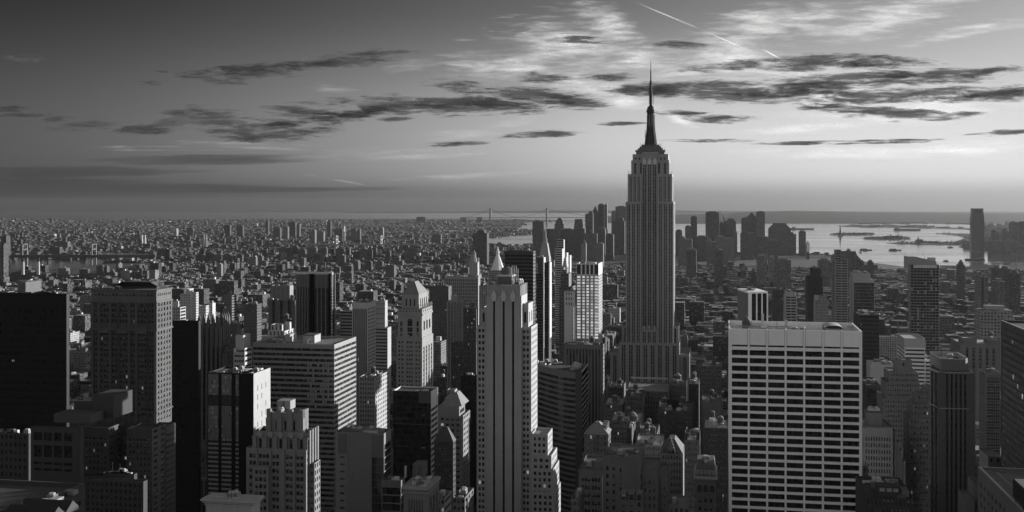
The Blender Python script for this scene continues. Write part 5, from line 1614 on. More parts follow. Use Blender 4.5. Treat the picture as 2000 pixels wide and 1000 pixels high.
sg = stone('setback_grey', .12, .15)
ws2 = lambda n: win(n, .42, 3.8, .6, .35, .8, .8, mat=GL_DARK)
simple('office_block', 'grey stone block stepping down to the right, with rooftop cooling towers', 'office block',
       [(1686, 1744, 836, 690, None, 30, None, (lambda a, b: openings(a, b, 10, .5, 1, 1), lambda a, b: floors(a, b, 3.8, .6, 5), .4, GL_DARK)), (1744, 1751, 843, 692, None, 26, None, ws2(1)), (1751, 1756.5, 864, 693, None, 24, None, ws2(1)), (1756.5, 1762, 880, 694, None, 22, None, ws2(1)), (1762, 1768, 902, 695, None, 20, None, ws2(1))], sg, R_MID, extra=ex, lim=90)
# chamfered dark tower
def chamfer():
    Y = 560.0
    X = lambda p, y=Y: WX(p, y)
    x0 = X(1836); x1 = X(1902); c = 2.2
    P = [(x0, Y), (x1 - 3, Y), (x1, Y + 3), (x1, Y + 36), (x0 + 3.0, Y + 36), (x0 - c, Y + 12)]
    t = bld('office_tower', 'dark chamfered tower with pale piers and a ledge, right foreground', 'tower', (x0 - c, x1, Y, Y + 40))
    z = lambda p: ZP(p, X(1869), Y)
    t.single('dark_glass', glass_grid('chamfer_glass', 1.5, 3.9, .008, .1, .05, .02, .35, .02)).prism(P, 0, z(729))
    pm = stone('chamfer_pier', .085, .15, .5, .4)
    for i in range(8):
        p = 1836.5 + i * (1898 - 1836.5) / 7
        x = X(p)
        w = 1.5 if i in (0, 7) else .55
        t.single('pier', pm).box(x - w, x + w, Y - .5, Y - .003, 0, z(728))
    for u in (.12, .5, .88):
        x, y = x0 - c * u, Y + 12 * u
        t.single('pier', pm).box(x - .6, x + .6, y - .8, y + .8, 0, z(728))
    lg = t.single('ledge', ST_PALE)
    off = lambda d: [(q[0] + (d if q[0] > x0 + 5 else -d), q[1] + (-d if q[1] < Y + 20 else d)) for q in P]
    lg.prism(off(.6), z(798.5), z(797.2)); lg.face([(p[0], p[1], z(798.5)) for p in off(.6)][::-1])
    t.single('parapet', ST_PALE).prism(off(.5), z(730), z(727))
    t.single('roof', R_DARK).face([(p[0], p[1], z(727) + .003) for p in off(-.3)])
    q = [(X(1834, Y + 8), Y + 10), (X(1838, Y + 5), Y + 5), (X(1886, Y + 5), Y + 5), (X(1891, Y + 8), Y + 9), (X(1891, Y + 8), Y + 32), (X(1834, Y + 8), Y + 32)]
    ph = t.single('penthouse', stone('pent', .14, .12)); ph.prism(q, z(727), z(704), top=False)
    qi = [((a - X(1862)) * .95 + X(1862), (b - Y - 18) * .95 + Y + 18) for a, b in q]
    rim = t.single('penthouse_rim', ST_PALE)
    rim.loft(q, z(704), qi, z(704), False); rim.loft(qi, z(704), qi, z(704) - 2.5, False)
    t.single('penthouse_roof', R_DARK).face([(a, b, z(704) - 2.4) for a, b in qi])
    clutter(t, X(1845), X(1884), Y + 12, Y + 28, z(704) - 2.4, 8, 2, 77)
    clutter(t, X(1892), X(1901), Y + 8, Y + 30, z(727), 4, 2, 78)
    t.done()
chamfer()
def ex(t):
    Y = 800; X = lambda p: WX(p, Y)
    for i in range(24):
        zc = ZP(730, X(1930), Y) - i * 3.9
        t.single('floor_line', ST_MID).box(X(1926), X(1953), Y - .25, Y - .003, zc - .35, zc)
simple('office_tower', 'slender gridded tower between the chamfered tower and the dark glass edge', 'tower',
       [(1923, 1954, 728, 800, 1912, None, None, win(6, .8, 3.9, .8, .3, 1.5, .5, mat=GL_DARK), None, ws(4))], ST_GREY, R_MID, plant=5, extra=ex, lim=80)
simple('office_block', 'wide grey loft block with corner towers, upper right', 'office block',
       [(1876, 1954, 672, 1150, None, 50, None, strips(5, .4, GL_STRIP, .6, 3, 3, 4)), (1880, 1908, 660, 1156, None, 20, 675), (1930, 1954, 664, 1156, None, 20, 675)], ST_GREY, R_PALE, plant=16, seed=45, tanks=1)
# dark glass slab on the right edge: we look along its east wall
x0 = WX(1955, 700)
r = (x0, x0 + 60, 380, 700)
t = bld('office_tower', 'dark mottled glass tower cut by the right edge', 'tower', r)
z1 = ZP(625, x0, 700)
mg = glass_grid('edge_glass', 1.6, 3.9, .012, .2, .05, .015, .3, .014, .01, wob=.6)
tier(t, *r, 0, z1, stone('edge_dark', .05, .1), R_DARK, E=win(1, .99, 3.9, .95, .12, .4, .4, mat=mg, name='glass_wall'), par=1.2, cop=ST_WHITE)
t.done(40)
# near roof, bottom right
Y1 = 500
x0 = WX(1910, Y1)
r = (x0, x0 + 70, 330, Y1)
t = bld('office_block', 'near building corner with broad grey gravel roof, bottom right', 'office block', r)
z1 = ZP(911, x0, Y1)
tier(t, *r, 0, z1, stone('near_stone', .15, .15), R_MID, E=win(26, .55, 4.0, .6, .5, 2, 2, top=5, mat=GL_DARK), par=1.0, th=1.2, cop=stone('near_coping', .5, .1))
wk = t.single('roof_walkway', M_UNIT2); wk.box(x0 + 5.5, x0 + 7.0, 340, Y1 - 6, z1 - 1 + .15, z1 - .7, True)
t.single('roof_kerb', stone('near_stone', .15)).box(x0 + 5, x0 + 60, Y1 - 6, Y1 - 5, z1 - 1, z1 - .4)
m = t.single('plant_screen', BLACK); m.box(WX(1985, 440), WX(1985, 440) + 22, 405, 445, z1 + 1.6, z1 + 8, True)
for yy in (408, 420, 432, 443): m.box(WX(1985, 440) + .4, WX(1985, 440) + .8, yy, yy + .4, z1 - 1, z1 + 1.6)
t.single('plant_cover', ST_WHITE).box(WX(1985, 440) + .5, WX(1985, 440) + 21, 406, 444, z1 + 8.003, z1 + 8.4)
clutter(t, x0 + 10, x0 + 22, 400, 490, z1 - 1, 5, .8, 46)
t.done(80)
simple('office_block', 'blank pale stair block beside the near corner roof', 'office block', [(1902, 1911, 943, 520, None, 12, None), (1886, 1904, 975, 515, None, 16, None)], ST_GREY, R_MID)
simple('office_block', 'low grey roofs between the chamfered tower and the near corner roof', 'office block', [(1930, 1956, 892, 620, None, 20, None, win(2, .3, 4, .5, .3, mat=GL_DARK)), (1902, 1932, 905, 640, None, 26, None, win(4, .5, 4, .4, .3, mat=GL_DARK))], ST_GREY, R_MID, plant=4)
def ex(t):
    Y = 520; X = lambda p: WX(p, Y)
    z = lambda p: ZP(p, X(1740), Y)
    for k, p in enumerate((1720, 1734, 1747)):
        t.single('roof_light', glass_pane('rooflight', .4, 1, .5, 0, .1, mull=6)).face(fquad('N', Y + 3.9, X(p), X(p + 11), z(965), z(958)), [(0, 0), (1, 0), (1, 1), (0, 1)], (.9, .3))
    t.single('roof_house', ST_DARK).box(X(1717), X(1760), Y + 4, Y + 12, z(976), z(955))
    t.single('roof_house', ST_GREY).box(X(1764), X(1779), Y + 4, Y + 12, z(974), z(962))
simple('loft_building', 'low cluttered roof with three bright skylights, bottom right of the white tower', 'loft building',
       [(1692, 1786, 973, 520, None, 40, None, win(12, .4, 4, .5, .3, mat=GL_SASH_LIT))], ST_DARK, R_DARK, plant=18, seed=47, extra=ex)
simple('apartment_building', 'thin pale block squeezed against the white tower foot', 'apartment building', [(1685.5, 1696, 910, 606, None, 16, None, win(2, .4, 4, .5, .3, mat=GL_SASH))], ST_MID, R_MID)

# ---------------- bottom left
def ex(t):
    Y = 480; X = lambda p: WX(p, Y)
    z = lambda p: ZP(p, X(110), Y)
    wl = t.single('screen_wall', stone('screen_grey', .07, .1)); wl.box(X(86), X(158), Y + 8, Y + 20, z(832), z(815))
    t.single('roof_house', stone('rh_grey', .05, .1)).box(X(131), X(173), Y + 22, Y + 40, z(832), z(786))
    t.single('parapet', stone('rh_grey', .05, .1)).box(X(75), X(131), Y + 30, Y + 31, z(832), z(806))
bl_ = stone('bl_grey', .05, .15)
simple('office_block', 'dark block with two rows of big square windows, lower left', 'office block',
       [(60, 157, 835, 480, 163, None, None, (openings(WX(64, 480), WX(143, 480), 4, .8), [(ZP(965, WX(100, 480), 480), ZP(958, WX(100, 480), 480)), (ZP(920, WX(100, 480), 480), ZP(915, WX(100, 480), 480)), (ZP(908, WX(100, 480), 480), ZP(903, WX(100, 480), 480)), (ZP(893, WX(100, 480), 480), ZP(870, WX(100, 480), 480)), (ZP(861, WX(100, 480), 480), ZP(845, WX(100, 480), 480))], .8, glass_grid('big_dark', 1.3, 1.6, .006, .1, .04, .03)))], bl_, R_DARK, extra=ex)
simple('apartment_block', 'low dark stone block at the left edge', 'apartment block', [(-30, 56, 846, 540, 60, None, None, win(9, .4, 4, .5, .35, 1, 1, mat=GL_DARK))], ST_DARK, R_DARK, plant=6)
def ex(t):
    Y = 760; X = lambda p: WX(p, Y)
    z = lambda p: ZP(p, X(380), Y)
    x0, x1 = X(355), X(402)
    dm = t.single('mansard_dome', stone('dome_grey', .1, .15, .6))
    prof = [(1, 893), (.97, 884), (.86, 876), (.7, 871), (.55, 869)]
    cx, hw = (x0 + x1) / 2, (x1 - x0) / 2
    for (a, p), (b, q) in zip(prof[:-1], prof[1:]):
        dm.loft([(cx - hw * a, Y + 13 - 11 * a), (cx + hw * a, Y + 13 - 11 * a), (cx + hw * a, Y + 13 + 11 * a), (cx - hw * a, Y + 13 + 11 * a)], z(p), [(cx - hw * b, Y + 13 - 11 * b), (cx + hw * b, Y + 13 - 11 * b), (cx + hw * b, Y + 13 + 11 * b), (cx - hw * b, Y + 13 + 11 * b)], z(q), q == 869)
    for k in range(10):
        x = X(334) + k * (X(402) - X(334)) / 9
        t.single('column', ST_MID).lathe(x, Y - 3, [(.75, z(972)), (.62, z(936))], 8)
    t.single('entablature', ST_MID).box(X(331), X(404), Y - 4, Y - .003, z(936), z(931), True)
wb = lambda n: win(n, .4, 3.6, .5, .35, .8, .8, top=.6, mat=GL_DARK)
simple('courthouse', 'small stone hall with a colonnade and domed mansard roof, lower left', 'hall',
       [(331, 404, 933, 760, None, 30, None, strips(9, .5, GL_DARK, .8, 1, 1, 1, 30)), (340, 404, 907, 764, None, 24, 934, wb(9)), (351, 402, 892, 768, None, 18, 908, wb(7))], ST_GREY, R_DARK, extra=ex)
simple('loft_building', 'dark cluttered roof behind the domed stone hall', 'loft building', [(325, 404, 872, 820, None, 40, None, wb(10)), (345, 372, 840, 830, None, 20, 875)], ST_DARK, R_DARK, plant=12, seed=52)
def ex(t):
    Y = 400; X = lambda p: WX(p, Y)
    z = lambda p: ZP(p, X(450), Y)
    q = rect(402, 491, Y, 508)
    for i, (o, a, b) in enumerate(((1.6, 979, 976), (1.0, 983, 980.5), (.5, 988, 985))):
        t.single('cornice', ST_PALE).box(q[0] - o, q[1] + o, q[2] - o, q[3] + .3, z(a), z(b), True)
    t.single('roof_house', ST_PALE).box(WX(416, 408), WX(430, 408), 408, YF(434, WX(430, 408)), z(977), ZP(967, WX(420, 408), 408))
    t.single('roof_house_cap', R_DARK).box(WX(415.5, 408), WX(431, 408), 407.7, YF(434.5, WX(431, 408)), ZP(967, WX(420, 408), 408) + .003, ZP(964.5, WX(420, 408), 408))
simple('office_block', 'near flat roof with heavy stepped cornice at the bottom edge, left of centre', 'office block', [(402, 491, 977, 400, 508, None, None, None)], ST_PALE, R_MID, plant=8, hmax=1.2, seed=53, extra=ex)
# near roof with saw-tooth skylights
x1 = WX(166, 400)
r = (x1 - 95, x1, 270, 400)
t = bld('office_block', 'near dark roof with ridged skylights at the bottom left corner', 'office block', r)
z1 = ZP(944, x1, 400)
tier(t, *r, 0, z1, bl_, R_DARK, W=win(16, .5, 4, .5, .4, 1, 1, top=5, mat=GL_DARK), par=1.4, th=.8, cop=stone('dim_coping', .09, .1))
sk = stone('skylight_zinc', .03, .1, .5, .3)
for i in range(7):
    y = 312 + i * 8.5
    m = t.single('ridge_skylight', sk)
    a, b = WX(-10, 350) , WX(78, 350) + i * .3
    zr = z1 - 1.4
    m.face([(a, y, zr + 1), (b, y, zr + 1), (b, y + 4.2, zr + 4), (a, y + 4.2, zr + 4)]); m.face([(a, y + 4.2, zr + 4), (b, y + 4.2, zr + 4), (b, y + 8, zr + 1), (a, y + 8, zr + 1)])
    m.face([(b, y, zr + 1), (b, y + 8, zr + 1), (b, y + 4.2, zr + 4)]); m.face([(b, y, zr), (b, y + 8, zr), (b, y + 8, zr + 1), (b, y, zr + 1)]); m.face([(a, y, zr), (b, y, zr), (b, y, zr + 1), (a, y, zr + 1)])
clutter(t, WX(84, 380), WX(140, 380), 335, 394, z1 - 1.4, 16, 2.2, 54)
t.single('round_vent', M_UNIT).lathe(WX(81, 350), 350, [(1.4, z1 - 1.4), (1.4, z1 + .5), (1.8, z1 + .8), (1.2, z1 + 1.8), (.1, z1 + 2.2)], 12)
t.done(80)
simple('office_block', 'black roofs huddled at the foot of the gothic slab', 'office block', [(165, 280, 938, 560, 288, None, None, wb(12)), (200, 262, 925, 570, 268, None, 940)], ST_DARK, R_DARK, plant=14, seed=55)
# ================================================================== the ground, the water, the far shores
def sheet(name, polys, z, mat, kind='structure', thick=0.0):
    m = MB()
    for p in polys:
        if thick: m.prism(p, z - thick, z)
        else: m.face([(a, b, z) for a, b in p])
    o = m.build(name, mat)
    tag(o, kind=kind)
    return o
def GP(l): return [G(a, b) for a, b in l]
def inpoly(p, poly):
    x, y = p; c = False; n = len(poly)
    for i in range(n):
        (x0, y0), (x1, y1) = poly[i], poly[(i + 1) % n]
        if (y0 > y) != (y1 > y) and x < (x1 - x0) * (y - y0) / (y1 - y0) + x0: c = not c
    return c
def ground_mat():
    m, n, b = newmat('city_ground')
    pos = n.n('ShaderNodeNewGeometry').outputs['Position']
    a = n.noise(pos, .012, 5, .7); c = n.noise(pos, .0009, 4, .6)
    setp(n, b, n.m('MULTIPLY', n.m('ADD', .35, n.m('MULTIPLY', n.m('ADD', a, c), .8)), .055), .95, .2)
    return m
def water_mat():
    m, n, b = newmat('harbour_water')
    pos = n.n('ShaderNodeNewGeometry').outputs['Position']
    px, py, pz = n.xyz(pos)
    big = n.noise(n.comb(n.m('MULTIPLY', px, .0006), n.m('MULTIPLY', py, .0022), 0), 1.0, 5, .6, .8)
    setp(n, b, .02, n.lin(big, .3, .7, .07, .17), .5)
    bp = n.n('ShaderNodeBump'); bp.inputs['Strength'].default_value = .12; bp.inputs['Distance'].default_value = 1.5
    n.inp(bp.inputs['Height'], n.noise(pos, .02, 4, .6)); n.inp(b.inputs['Normal'], bp.outputs[0])
    return m
GM, WM = ground_mat(), water_mat()
sheet('ground', [[(-42000, -2500), (42000, -2500), (42000, 41500), (-42000, 41500)]], 0, GM)
BAY = GP([(1225, 436.5), (2120, 436.5), (2120, 520), (2000, 529), (1900, 525), (1780, 523), (1700, 513), (1640, 500), (1590, 494), (1560, 497), (1300, 497), (1220, 484), (1120, 470), (1060, 476), (1000, 480), (945, 479), (936, 472), (946, 466), (985, 463.5), (1010, 460), (1044, 457.5), (1050, 452), (1010, 446), (1030, 434), (1120, 432)])
OCEAN = GP([(-220, 414.6), (1240, 414.6), (1240, 427), (1110, 431), (1040, 430), (900, 427), (700, 427.5), (500, 427), (300, 428), (-220, 428)])
RIV1 = GP([(-160, 552), (-160, 515), (0, 512), (20, 510), (26, 504), (46, 503.5), (56, 505), (80, 507.5), (126, 508.5), (134, 505.5), (206, 505), (206, 512), (196, 516), (150, 524), (140, 528), (85, 531), (20, 536), (0, 548)])
RIV2 = GP([(150, 499), (165, 496.5), (186, 494), (235, 494), (250, 496), (289, 493.5), (289, 503), (262, 503), (238, 500.5), (206, 501.5), (170, 503)])
GOW = GP([(838, 451.5), (846, 449.5), (900, 449), (905, 450.6), (880, 452)])
GOW2 = GP([(885, 469.5), (930, 466), (940, 468), (930, 470.5), (890, 471)])
sheet('harbour_water', [BAY], .5, WM)
sheet('ocean_water', [OCEAN], .6, WM)
for p_ in (RIV1, RIV2): sheet('river_water', [p_], .5, WM)
for p_ in (GOW, GOW2): sheet('inlet_water', [p_], .5, WM)
WATER = [BAY, OCEAN, RIV1, RIV2, GOW, GOW2]
LM = plain('shore_land', .05, .95, .1, amp=.5, scale=.02)
LIB = GP([(1620, 458.6), (1632, 457.4), (1660, 456.6), (1690, 456.8), (1709, 457.6), (1704, 458.8), (1680, 459.6), (1640, 459.6)])
ELL = GP([(1683, 466.2), (1700, 465), (1740, 464.4), (1776, 465.4), (1779, 466.8), (1760, 467.8), (1715, 467.9)])
LSP = GP([(1731, 475.3), (1775, 474.4), (1830, 473.8), (1899, 473), (1899, 479), (1860, 478.5), (1790, 477.5), (1760, 476.5)])
SPIT = GP([(1826, 456.6), (1850, 456), (1900, 457.5), (1900, 473), (1880, 472.8), (1868, 471.6), (1880, 468), (1884, 464.5), (1872, 460.8), (1850, 458.4)])
PIER = GP([(1635, 440.9), (1700, 440.3), (1790, 441.3), (1820, 444), (1900, 446), (1900, 450), (1880, 448), (1820, 446.3), (1730, 444.8), (1650, 443.4)])
JC = GP([(1872, 482.7), (1882, 481), (1897, 478.5), (1897, 446), (1960, 440), (2140, 440), (2140, 510), (2000, 498), (1972, 496), (1976, 494), (1932, 492), (1925, 490), (1938, 488.6), (1900, 486.4), (1880, 484.4)])
SI = GP([(1240, 436.7), (1320, 437.2), (1440, 437), (1560, 437), (1640, 437.2), (1700, 437.2), (1770, 437.8), (1800, 437), (1900, 437.8), (2140, 440), (2140, 418), (1240, 418)])
for nm, p_ in (('island_shore', LIB), ('island_shore', ELL), ('park_shore', LSP), ('spit_shore', SPIT), ('pier_land', PIER), ('west_shore', JC), ('far_shore', SI)):
    sheet(nm, [p_], 2.5, LM, thick=2.4)
LAND = [LIB, ELL, LSP, SPIT, PIER, JC, SI]

# wooded ridges along the horizon
def ridge(name, prof, d0, d1, nrow, z0=0, mat=None, seed=1):
    r = random.Random(seed)
    ph = [r.uniform(0, 6.28) for _ in range(8)]
    m = MB()
    cols = []
    p = prof[0][0]
    step = 5
    while p <= prof[-1][0]:
        for (a, ya), (b, yb) in zip(prof[:-1], prof[1:]):
            if a <= p <= b:
                y = ya + (yb - ya) * (p - a) / max(1e-6, b - a)
        col = []
        for j in range(nrow + 1):
            u = j / nrow
            d = d0 + (d1 - d0) * u
            zt_ = H - (y - YH) / F * (d0 + (d1 - d0) * .55)
            s_ = math.sin(math.pi * min(1, u / .55) / 2) if u < .55 else math.cos((u - .55) / .45 * math.pi / 2)
            wob = .03 * math.sin(p * .03 + ph[0] + 3 * u) + .02 * math.sin(p * .07 + ph[1] - 5 * u)
            t = (p - 1000) / F
            col.append((d * (-SA + CA * t), d * (CA + SA * t), max(z0, zt_ * s_ * (1 + wob * (1 if u < .5 else .4)))))
        cols.append(col); p += step
    for A, B in zip(cols[:-1], cols[1:]):
        for j in range(nrow):
            m.face([A[j], B[j], B[j + 1], A[j + 1]])
    o = m.build(name, mat); tag(o, kind='structure'); return o
HM = plain('wooded_hill', .02, .95, .1, amp=.9, scale=.004)
ridge('hills', [(1180, 426), (1250, 420), (1320, 419), (1380, 418), (1430, 416.5), (1460, 413.4), (1500, 412.6), (1550, 411.6), (1600, 412.4), (1650, 413.6), (1700, 415), (1800, 416), (1900, 416.5), (2140, 417)], 15600, 26000, 12, 0, HM, 3)
ridge('hills', [(560, 414.8), (760, 414.2), (900, 413.6), (1000, 411.6), (1100, 411), (1230, 411), (1330, 411), (1420, 412), (1560, 413), (1700, 413), (1850, 413.4), (2140, 413.6)], 34000, 40500, 6, 0, HM, 5)
ridge('hills', [(-220, 415), (200, 414.6), (560, 414.4)], 36000, 40800, 6, 0, HM, 6)

# ================================================================== city blocks
CM = city_mat('city_block')
def tone_mat():
    m, n, b = newmat('roof_box')
    at = n.n('ShaderNodeAttribute', attribute_name='tone')
    w_, _, _ = n.xyz(at.outputs['Vector'])
    setp(n, b, n.m('MULTIPLY', w_, n.m('ADD', .6, n.m('MULTIPLY', n.noise(n.n('ShaderNodeNewGeometry').outputs['Position'], .3, 4, .6), .8))), .85, .2)
    return m
CM_PLAIN = tone_mat()
CR = random.Random(11)
AVES = [-2300, -2080, -1870, -1660, -1440, -1165, -945, -742, -590, -450, -310, -160, 125, 405, 680, 960, 1240]
def hit(x0, x1, y0, y1):
    for a, b, c, d in FOOT:
        if x0 < b and x1 > a and y0 < d and y1 > c: return True
    return False
LOTS = []
def height_at(X, Y):
    r = CR.random()
    if Y < 1000: h = CR.uniform(18, 55) if r < .9 else CR.uniform(55, 75)
    elif Y < 1500: h = CR.uniform(20, 58) if r < .85 else CR.uniform(58, 100)
    elif Y < 2300: h = CR.uniform(16, 50) if r < .86 else CR.uniform(50, 92)
    elif Y < 3000: h = CR.uniform(12, 30) if r < .92 else CR.uniform(30, 66)
    else: h = CR.uniform(9, 19) if r < .955 else CR.uniform(22, 52)
    if X < -900 and Y < 2600: h = h * 1.05 if r < .8 else h * 1.3
    return h
Yb = 690.0
while Yb < 4600:
    for a, b in zip(AVES[:-1], AVES[1:]):
        for half in (0, 1):
            x = a + 13
            while x < b - 13:
                big = CR.random()
                w = CR.uniform(7, 16) if big < .45 else CR.uniform(16, 34) if big < .88 else CR.uniform(34, 62)
                if Yb > 2900: w *= .8
                w = min(w, b - 13 - x)
                if w < 5: break
                y0 = Yb + half * 31 + CR.uniform(0, 2.5); y1 = Yb + half * 31 + CR.uniform(24, 30)
                h = height_at(x, Yb)
                h = min(h, 2.6 * w + 6, 34 if w < 12 else 200)
                if Yb > 1300 and h > 45 and CR.random() < .45: h *= .6
                p0, p1 = PXY(x, y0, h), PXY(x + w, y0, h)
                if p1[0] > -60 and p0[0] < 2060:
                    if p0[0] < 300 and Yb > 2300:      # open view to the river
                        lim = 541 if p0[0] < 215 else 508
                        d_ = dep(x, y0); h = min(h, H - (lim - YH) / F * d_)
                        if h < 6: x += w; continue
                    # keep the streets of the near rooftops below the foreground skyline seen in the photo
                    if Yb < 1100 and 1140 < p0[0] < 1430: h = min(h, 46)
                    if not hit(x, x + w, y0, y1) and not any(inpoly((x + w / 2, y0 + 10), q) for q in WATER[:4]):
                        LOTS.append([x, x + w - CR.uniform(0, .6), y0, y1, h])
                x += w
    Yb += 80
# project towers on the east side and scattered tall slabs
for i in range(48):
    p, y = CR.uniform(-20, 760), CR.uniform(496, 556)
    X, Y = G(p, y)
    if Y < 1500 or (p < 320 and y < 545): continue
    w, l, h = CR.uniform(16, 34), CR.uniform(14, 24), CR.uniform(38, 64)
    if any(inpoly((X, Y + l / 2), q) for q in WATER): continue
    if hit(X, X + w, Y, Y + l): continue
    LOTS.append([X, X + w, Y, Y + l, h])
TONES = []
for L in LOTS:
    k = CR.random()
    far_ = L[2] > 2300
    wall = CR.uniform(.06, .14) if k < .55 else CR.uniform(.14, .27) if k < .9 else CR.uniform(.3, .55)
    if far_: wall *= .6
    roof = CR.choice([.06, .07, .09, .14, .22, .34, .5]) * CR.uniform(.8, 1.2)
    TONES.append((wall, roof, CR.random()))
# which blocks show: a small depth test over the picture
GW, GH = 1000, 500
zb = np.full((GH, GW), 1e9); ib = np.full((GH, GW), -1, int)
def boxpx(b):
    x0, x1, y0, y1, h = b
    ps = [PXY(x, y, z) for x, y in ((x0, y0), (x1, y0), (x0, y1), (x1, y1)) for z in (0, h)]
    f = [PXY(x0, y0, h), PXY(x1, y0, h)]
    return min(p[0] for p in ps), max(p[0] for p in ps), min(p[1] for p in ps)
allb = [(b, -1) for b in OCC if b[4] > 5] + [(tuple(L), i) for i, L in enumerate(LOTS)]
for b, i in allb:
    if dep(b[0], b[2]) < 100: continue
    a, c, t_ = boxpx(b)
    d = dep((b[0] + b[1]) / 2, b[2])
    ia, ic, it = max(0, int(a / 2 + .5)), min(GW, int(c / 2 + .5)), max(0, int(t_ / 2 + .5))
    if ic <= ia or it >= GH: continue
    sub = zb[it:, ia:ic]; m_ = sub > d
    sub[m_] = d
    ib[it:, ia:ic][m_] = i
cnt = np.bincount(ib[ib >= 0].ravel(), minlength=len(LOTS)) if LOTS else []
order = sorted(range(len(LOTS)), key=lambda i: -cnt[i])
single = [i for i in order[:285] if cnt[i] >= 4]
REFS = [(70, 'black slab'), (250, 'gothic slab'), (420, 'pinnacled tower'), (615, 'faceted tower'), (710, 'white gridded tower'), (805, 'pyramid-roofed tower'), (985, 'three-striped tower'), (1150, 'bright-windowed slab'),
        (1270, 'spired skyscraper'), (1480, 'dark piered box tower'), (1600, 'dark stepped flats'), (1690, 'mottled glass tower'), (1805, 'sloping-crowned tower'), (1960, 'right-edge glass tower')]
info = []
for i in single:
    L, T = LOTS[i], TONES[i]
    px, py = PXY((L[0] + L[1]) / 2, L[2], L[4])
    ref = min(REFS, key=lambda r: abs(r[0] - px))
    rel = 'left of' if px < ref[0] - 14 else 'right of' if px > ref[0] + 14 else 'behind'
    tone = 'dark' if T[0] < .13 else 'grey' if T[0] < .3 else 'pale'
    k = 'low house' if L[4] < 24 else 'loft' if L[4] < 48 else 'block'
    wd = 'slim' if L[1] - L[0] < 14 else 'wide' if L[1] - L[0] > 30 else ''
    dist = 'near' if L[2] < 1050 else 'midway' if L[2] < 1900 else 'far away'
    feat = 'tank' if (L[2] < 1900 and CR.random() < .4 and L[1] - L[0] > 9) else 'bulkhead'
    base = ' '.join(q for q in (wd, tone, k) if q) + (' with water tank' if feat == 'tank' else '') + f', {dist}, {rel} {ref[1]}'
    info.append([i, px, base, k, feat])
dup = {}
for q in info: dup.setdefault(q[2], []).append(q)
ORD = ['', 'second', 'third', 'fourth', 'fifth', 'sixth', 'seventh', 'eighth', 'ninth', 'tenth', 'eleventh', 'twelfth', 'thirteenth', 'fourteenth', 'fifteenth', 'sixteenth', 'seventeenth', 'eighteenth', 'nineteenth', 'twentieth']
lab = {}
for base, L in dup.items():
    L.sort(key=lambda q: q[1])
    for j, q in enumerate(L):
        lab[q[0]] = base if len(L) == 1 else (('leftmost ' if j == 0 else 'rightmost ' if j == len(L) - 1 else ORD[min(j, 19)] + ' from left, ') + base)
proto_tank = None
for i, px, base, k, feat in info:
    L, T = LOTS[i], TONES[i]
    x0, x1, y0, y1, h = L
    m = MB(); m.curtone = T
    cx, cy = (x0 + x1) / 2, (y0 + y1) / 2
    par = .9 if L[2] < 1700 else 0
    if par:
        for side, pos, a, b in (('N', y0, x0, x1), ('W', x1, y0, y1), ('E', x0, y0, y1)): m.face(fquad(side, pos, a, b, 0, h))
        m.face([(x1, y1, 0), (x0, y1, 0), (x0, y1, h), (x1, y1, h)])
        O = [(x0, y0), (x1, y0), (x1, y1), (x0, y1)]; I = [(x0 + .4, y0 + .4), (x1 - .4, y0 + .4), (x1 - .4, y1 - .4), (x0 + .4, y1 - .4)]
        for q in range(4):
            l = (q + 1) % 4
            m.face([(*O[q], h), (*O[l], h), (*I[l], h), (*I[q], h)]); m.face([(*I[q], h), (*I[l], h), (*I[l], h - par), (*I[q], h - par)])
        m.face([(*p, h - par) for p in I])
    else:
        m.box(x0, x1, y0, y1, 0, h)
    o = m.build('city_building', CM, None, (cx, cy, 0))
    tag(o, lab[i], 'building', 'buildings of the wider city')
    # stair bulkhead
    n_b = 1 if y0 > 2300 else CR.randint(1, 2) if y0 > 1300 else CR.randint(2, 4)
    for _ in range(n_b):
        bw, bl, bh = min(CR.uniform(2.5, 7), (x1 - x0) * .5), CR.uniform(3, 8), CR.uniform(2.2, 5.5)
        bx, by = CR.uniform(x0 + .6, x1 - .6 - bw), CR.uniform(y0 + 2, y1 - bl - 1)
        b_ = MB(); b_.curtone = (CR.choice([.12, .25, .5]), T[1], .5)
        b_.box(bx, bx + bw, by, by + bl, h - par, h - par + bh)
        b_.build('bulkhead', CM_PLAIN, o)
    if feat == 'tank':
        s_ = MB(); r_ = CR.uniform(1.5, 2.2); tx, ty = CR.uniform(x0 + 3, x1 - 3), CR.uniform(y0 + 3, y1 - 3); lg = CR.uniform(2.5, 4.5)
        z = h - par
        s_.lathe(tx, ty, [(r_, z + lg), (r_, z + lg + 3.4)], 10)
        s_ = s_.build('water_tank', M_TANK, o)
        c_ = MB(); c_.lathe(tx, ty, [(r_ * 1.08, z + lg + 3.4), (.05, z + lg + 5)], 10); c_.build('tank_roof', M_UNIT2, s_)
        for a in range(4):
            q = (tx + r_ * .7 * math.cos(a * 1.571 + .78), ty + r_ * .7 * math.sin(a * 1.571 + .78))
            l_ = MB(); l_.tube((q[0], q[1], z), (q[0], q[1], z + lg), .16, 4); l_.build('leg', M_METAL, s_)
sset = set(single)
m = MB(); m.curtone = (0, 0, 0)
for i, (L, T) in enumerate(zip(LOTS, TONES)):
    if i in sset: continue
    m.curtone = T
    m.box(L[0], L[1], L[2], L[3], 0, L[4])
    if L[1] - L[0] > 6 and CR.random() < .7:
        w = CR.uniform(2.5, 6); x = CR.uniform(L[0], max(L[0] + .1, L[1] - w)); y = CR.uniform(L[2] + 1, L[3] - 8)
        m.curtone = (CR.choice([.12, .25, .5]), T[1], .5)
        m.box(x, min(x + w, L[1]), y, y + CR.uniform(3, 7), L[4], L[4] + CR.uniform(2.2, 5))
tag(m.build('city_blocks', CM), 'dense carpet of small hazy city buildings filling the ground behind the towers', 'buildings', kind='stuff')

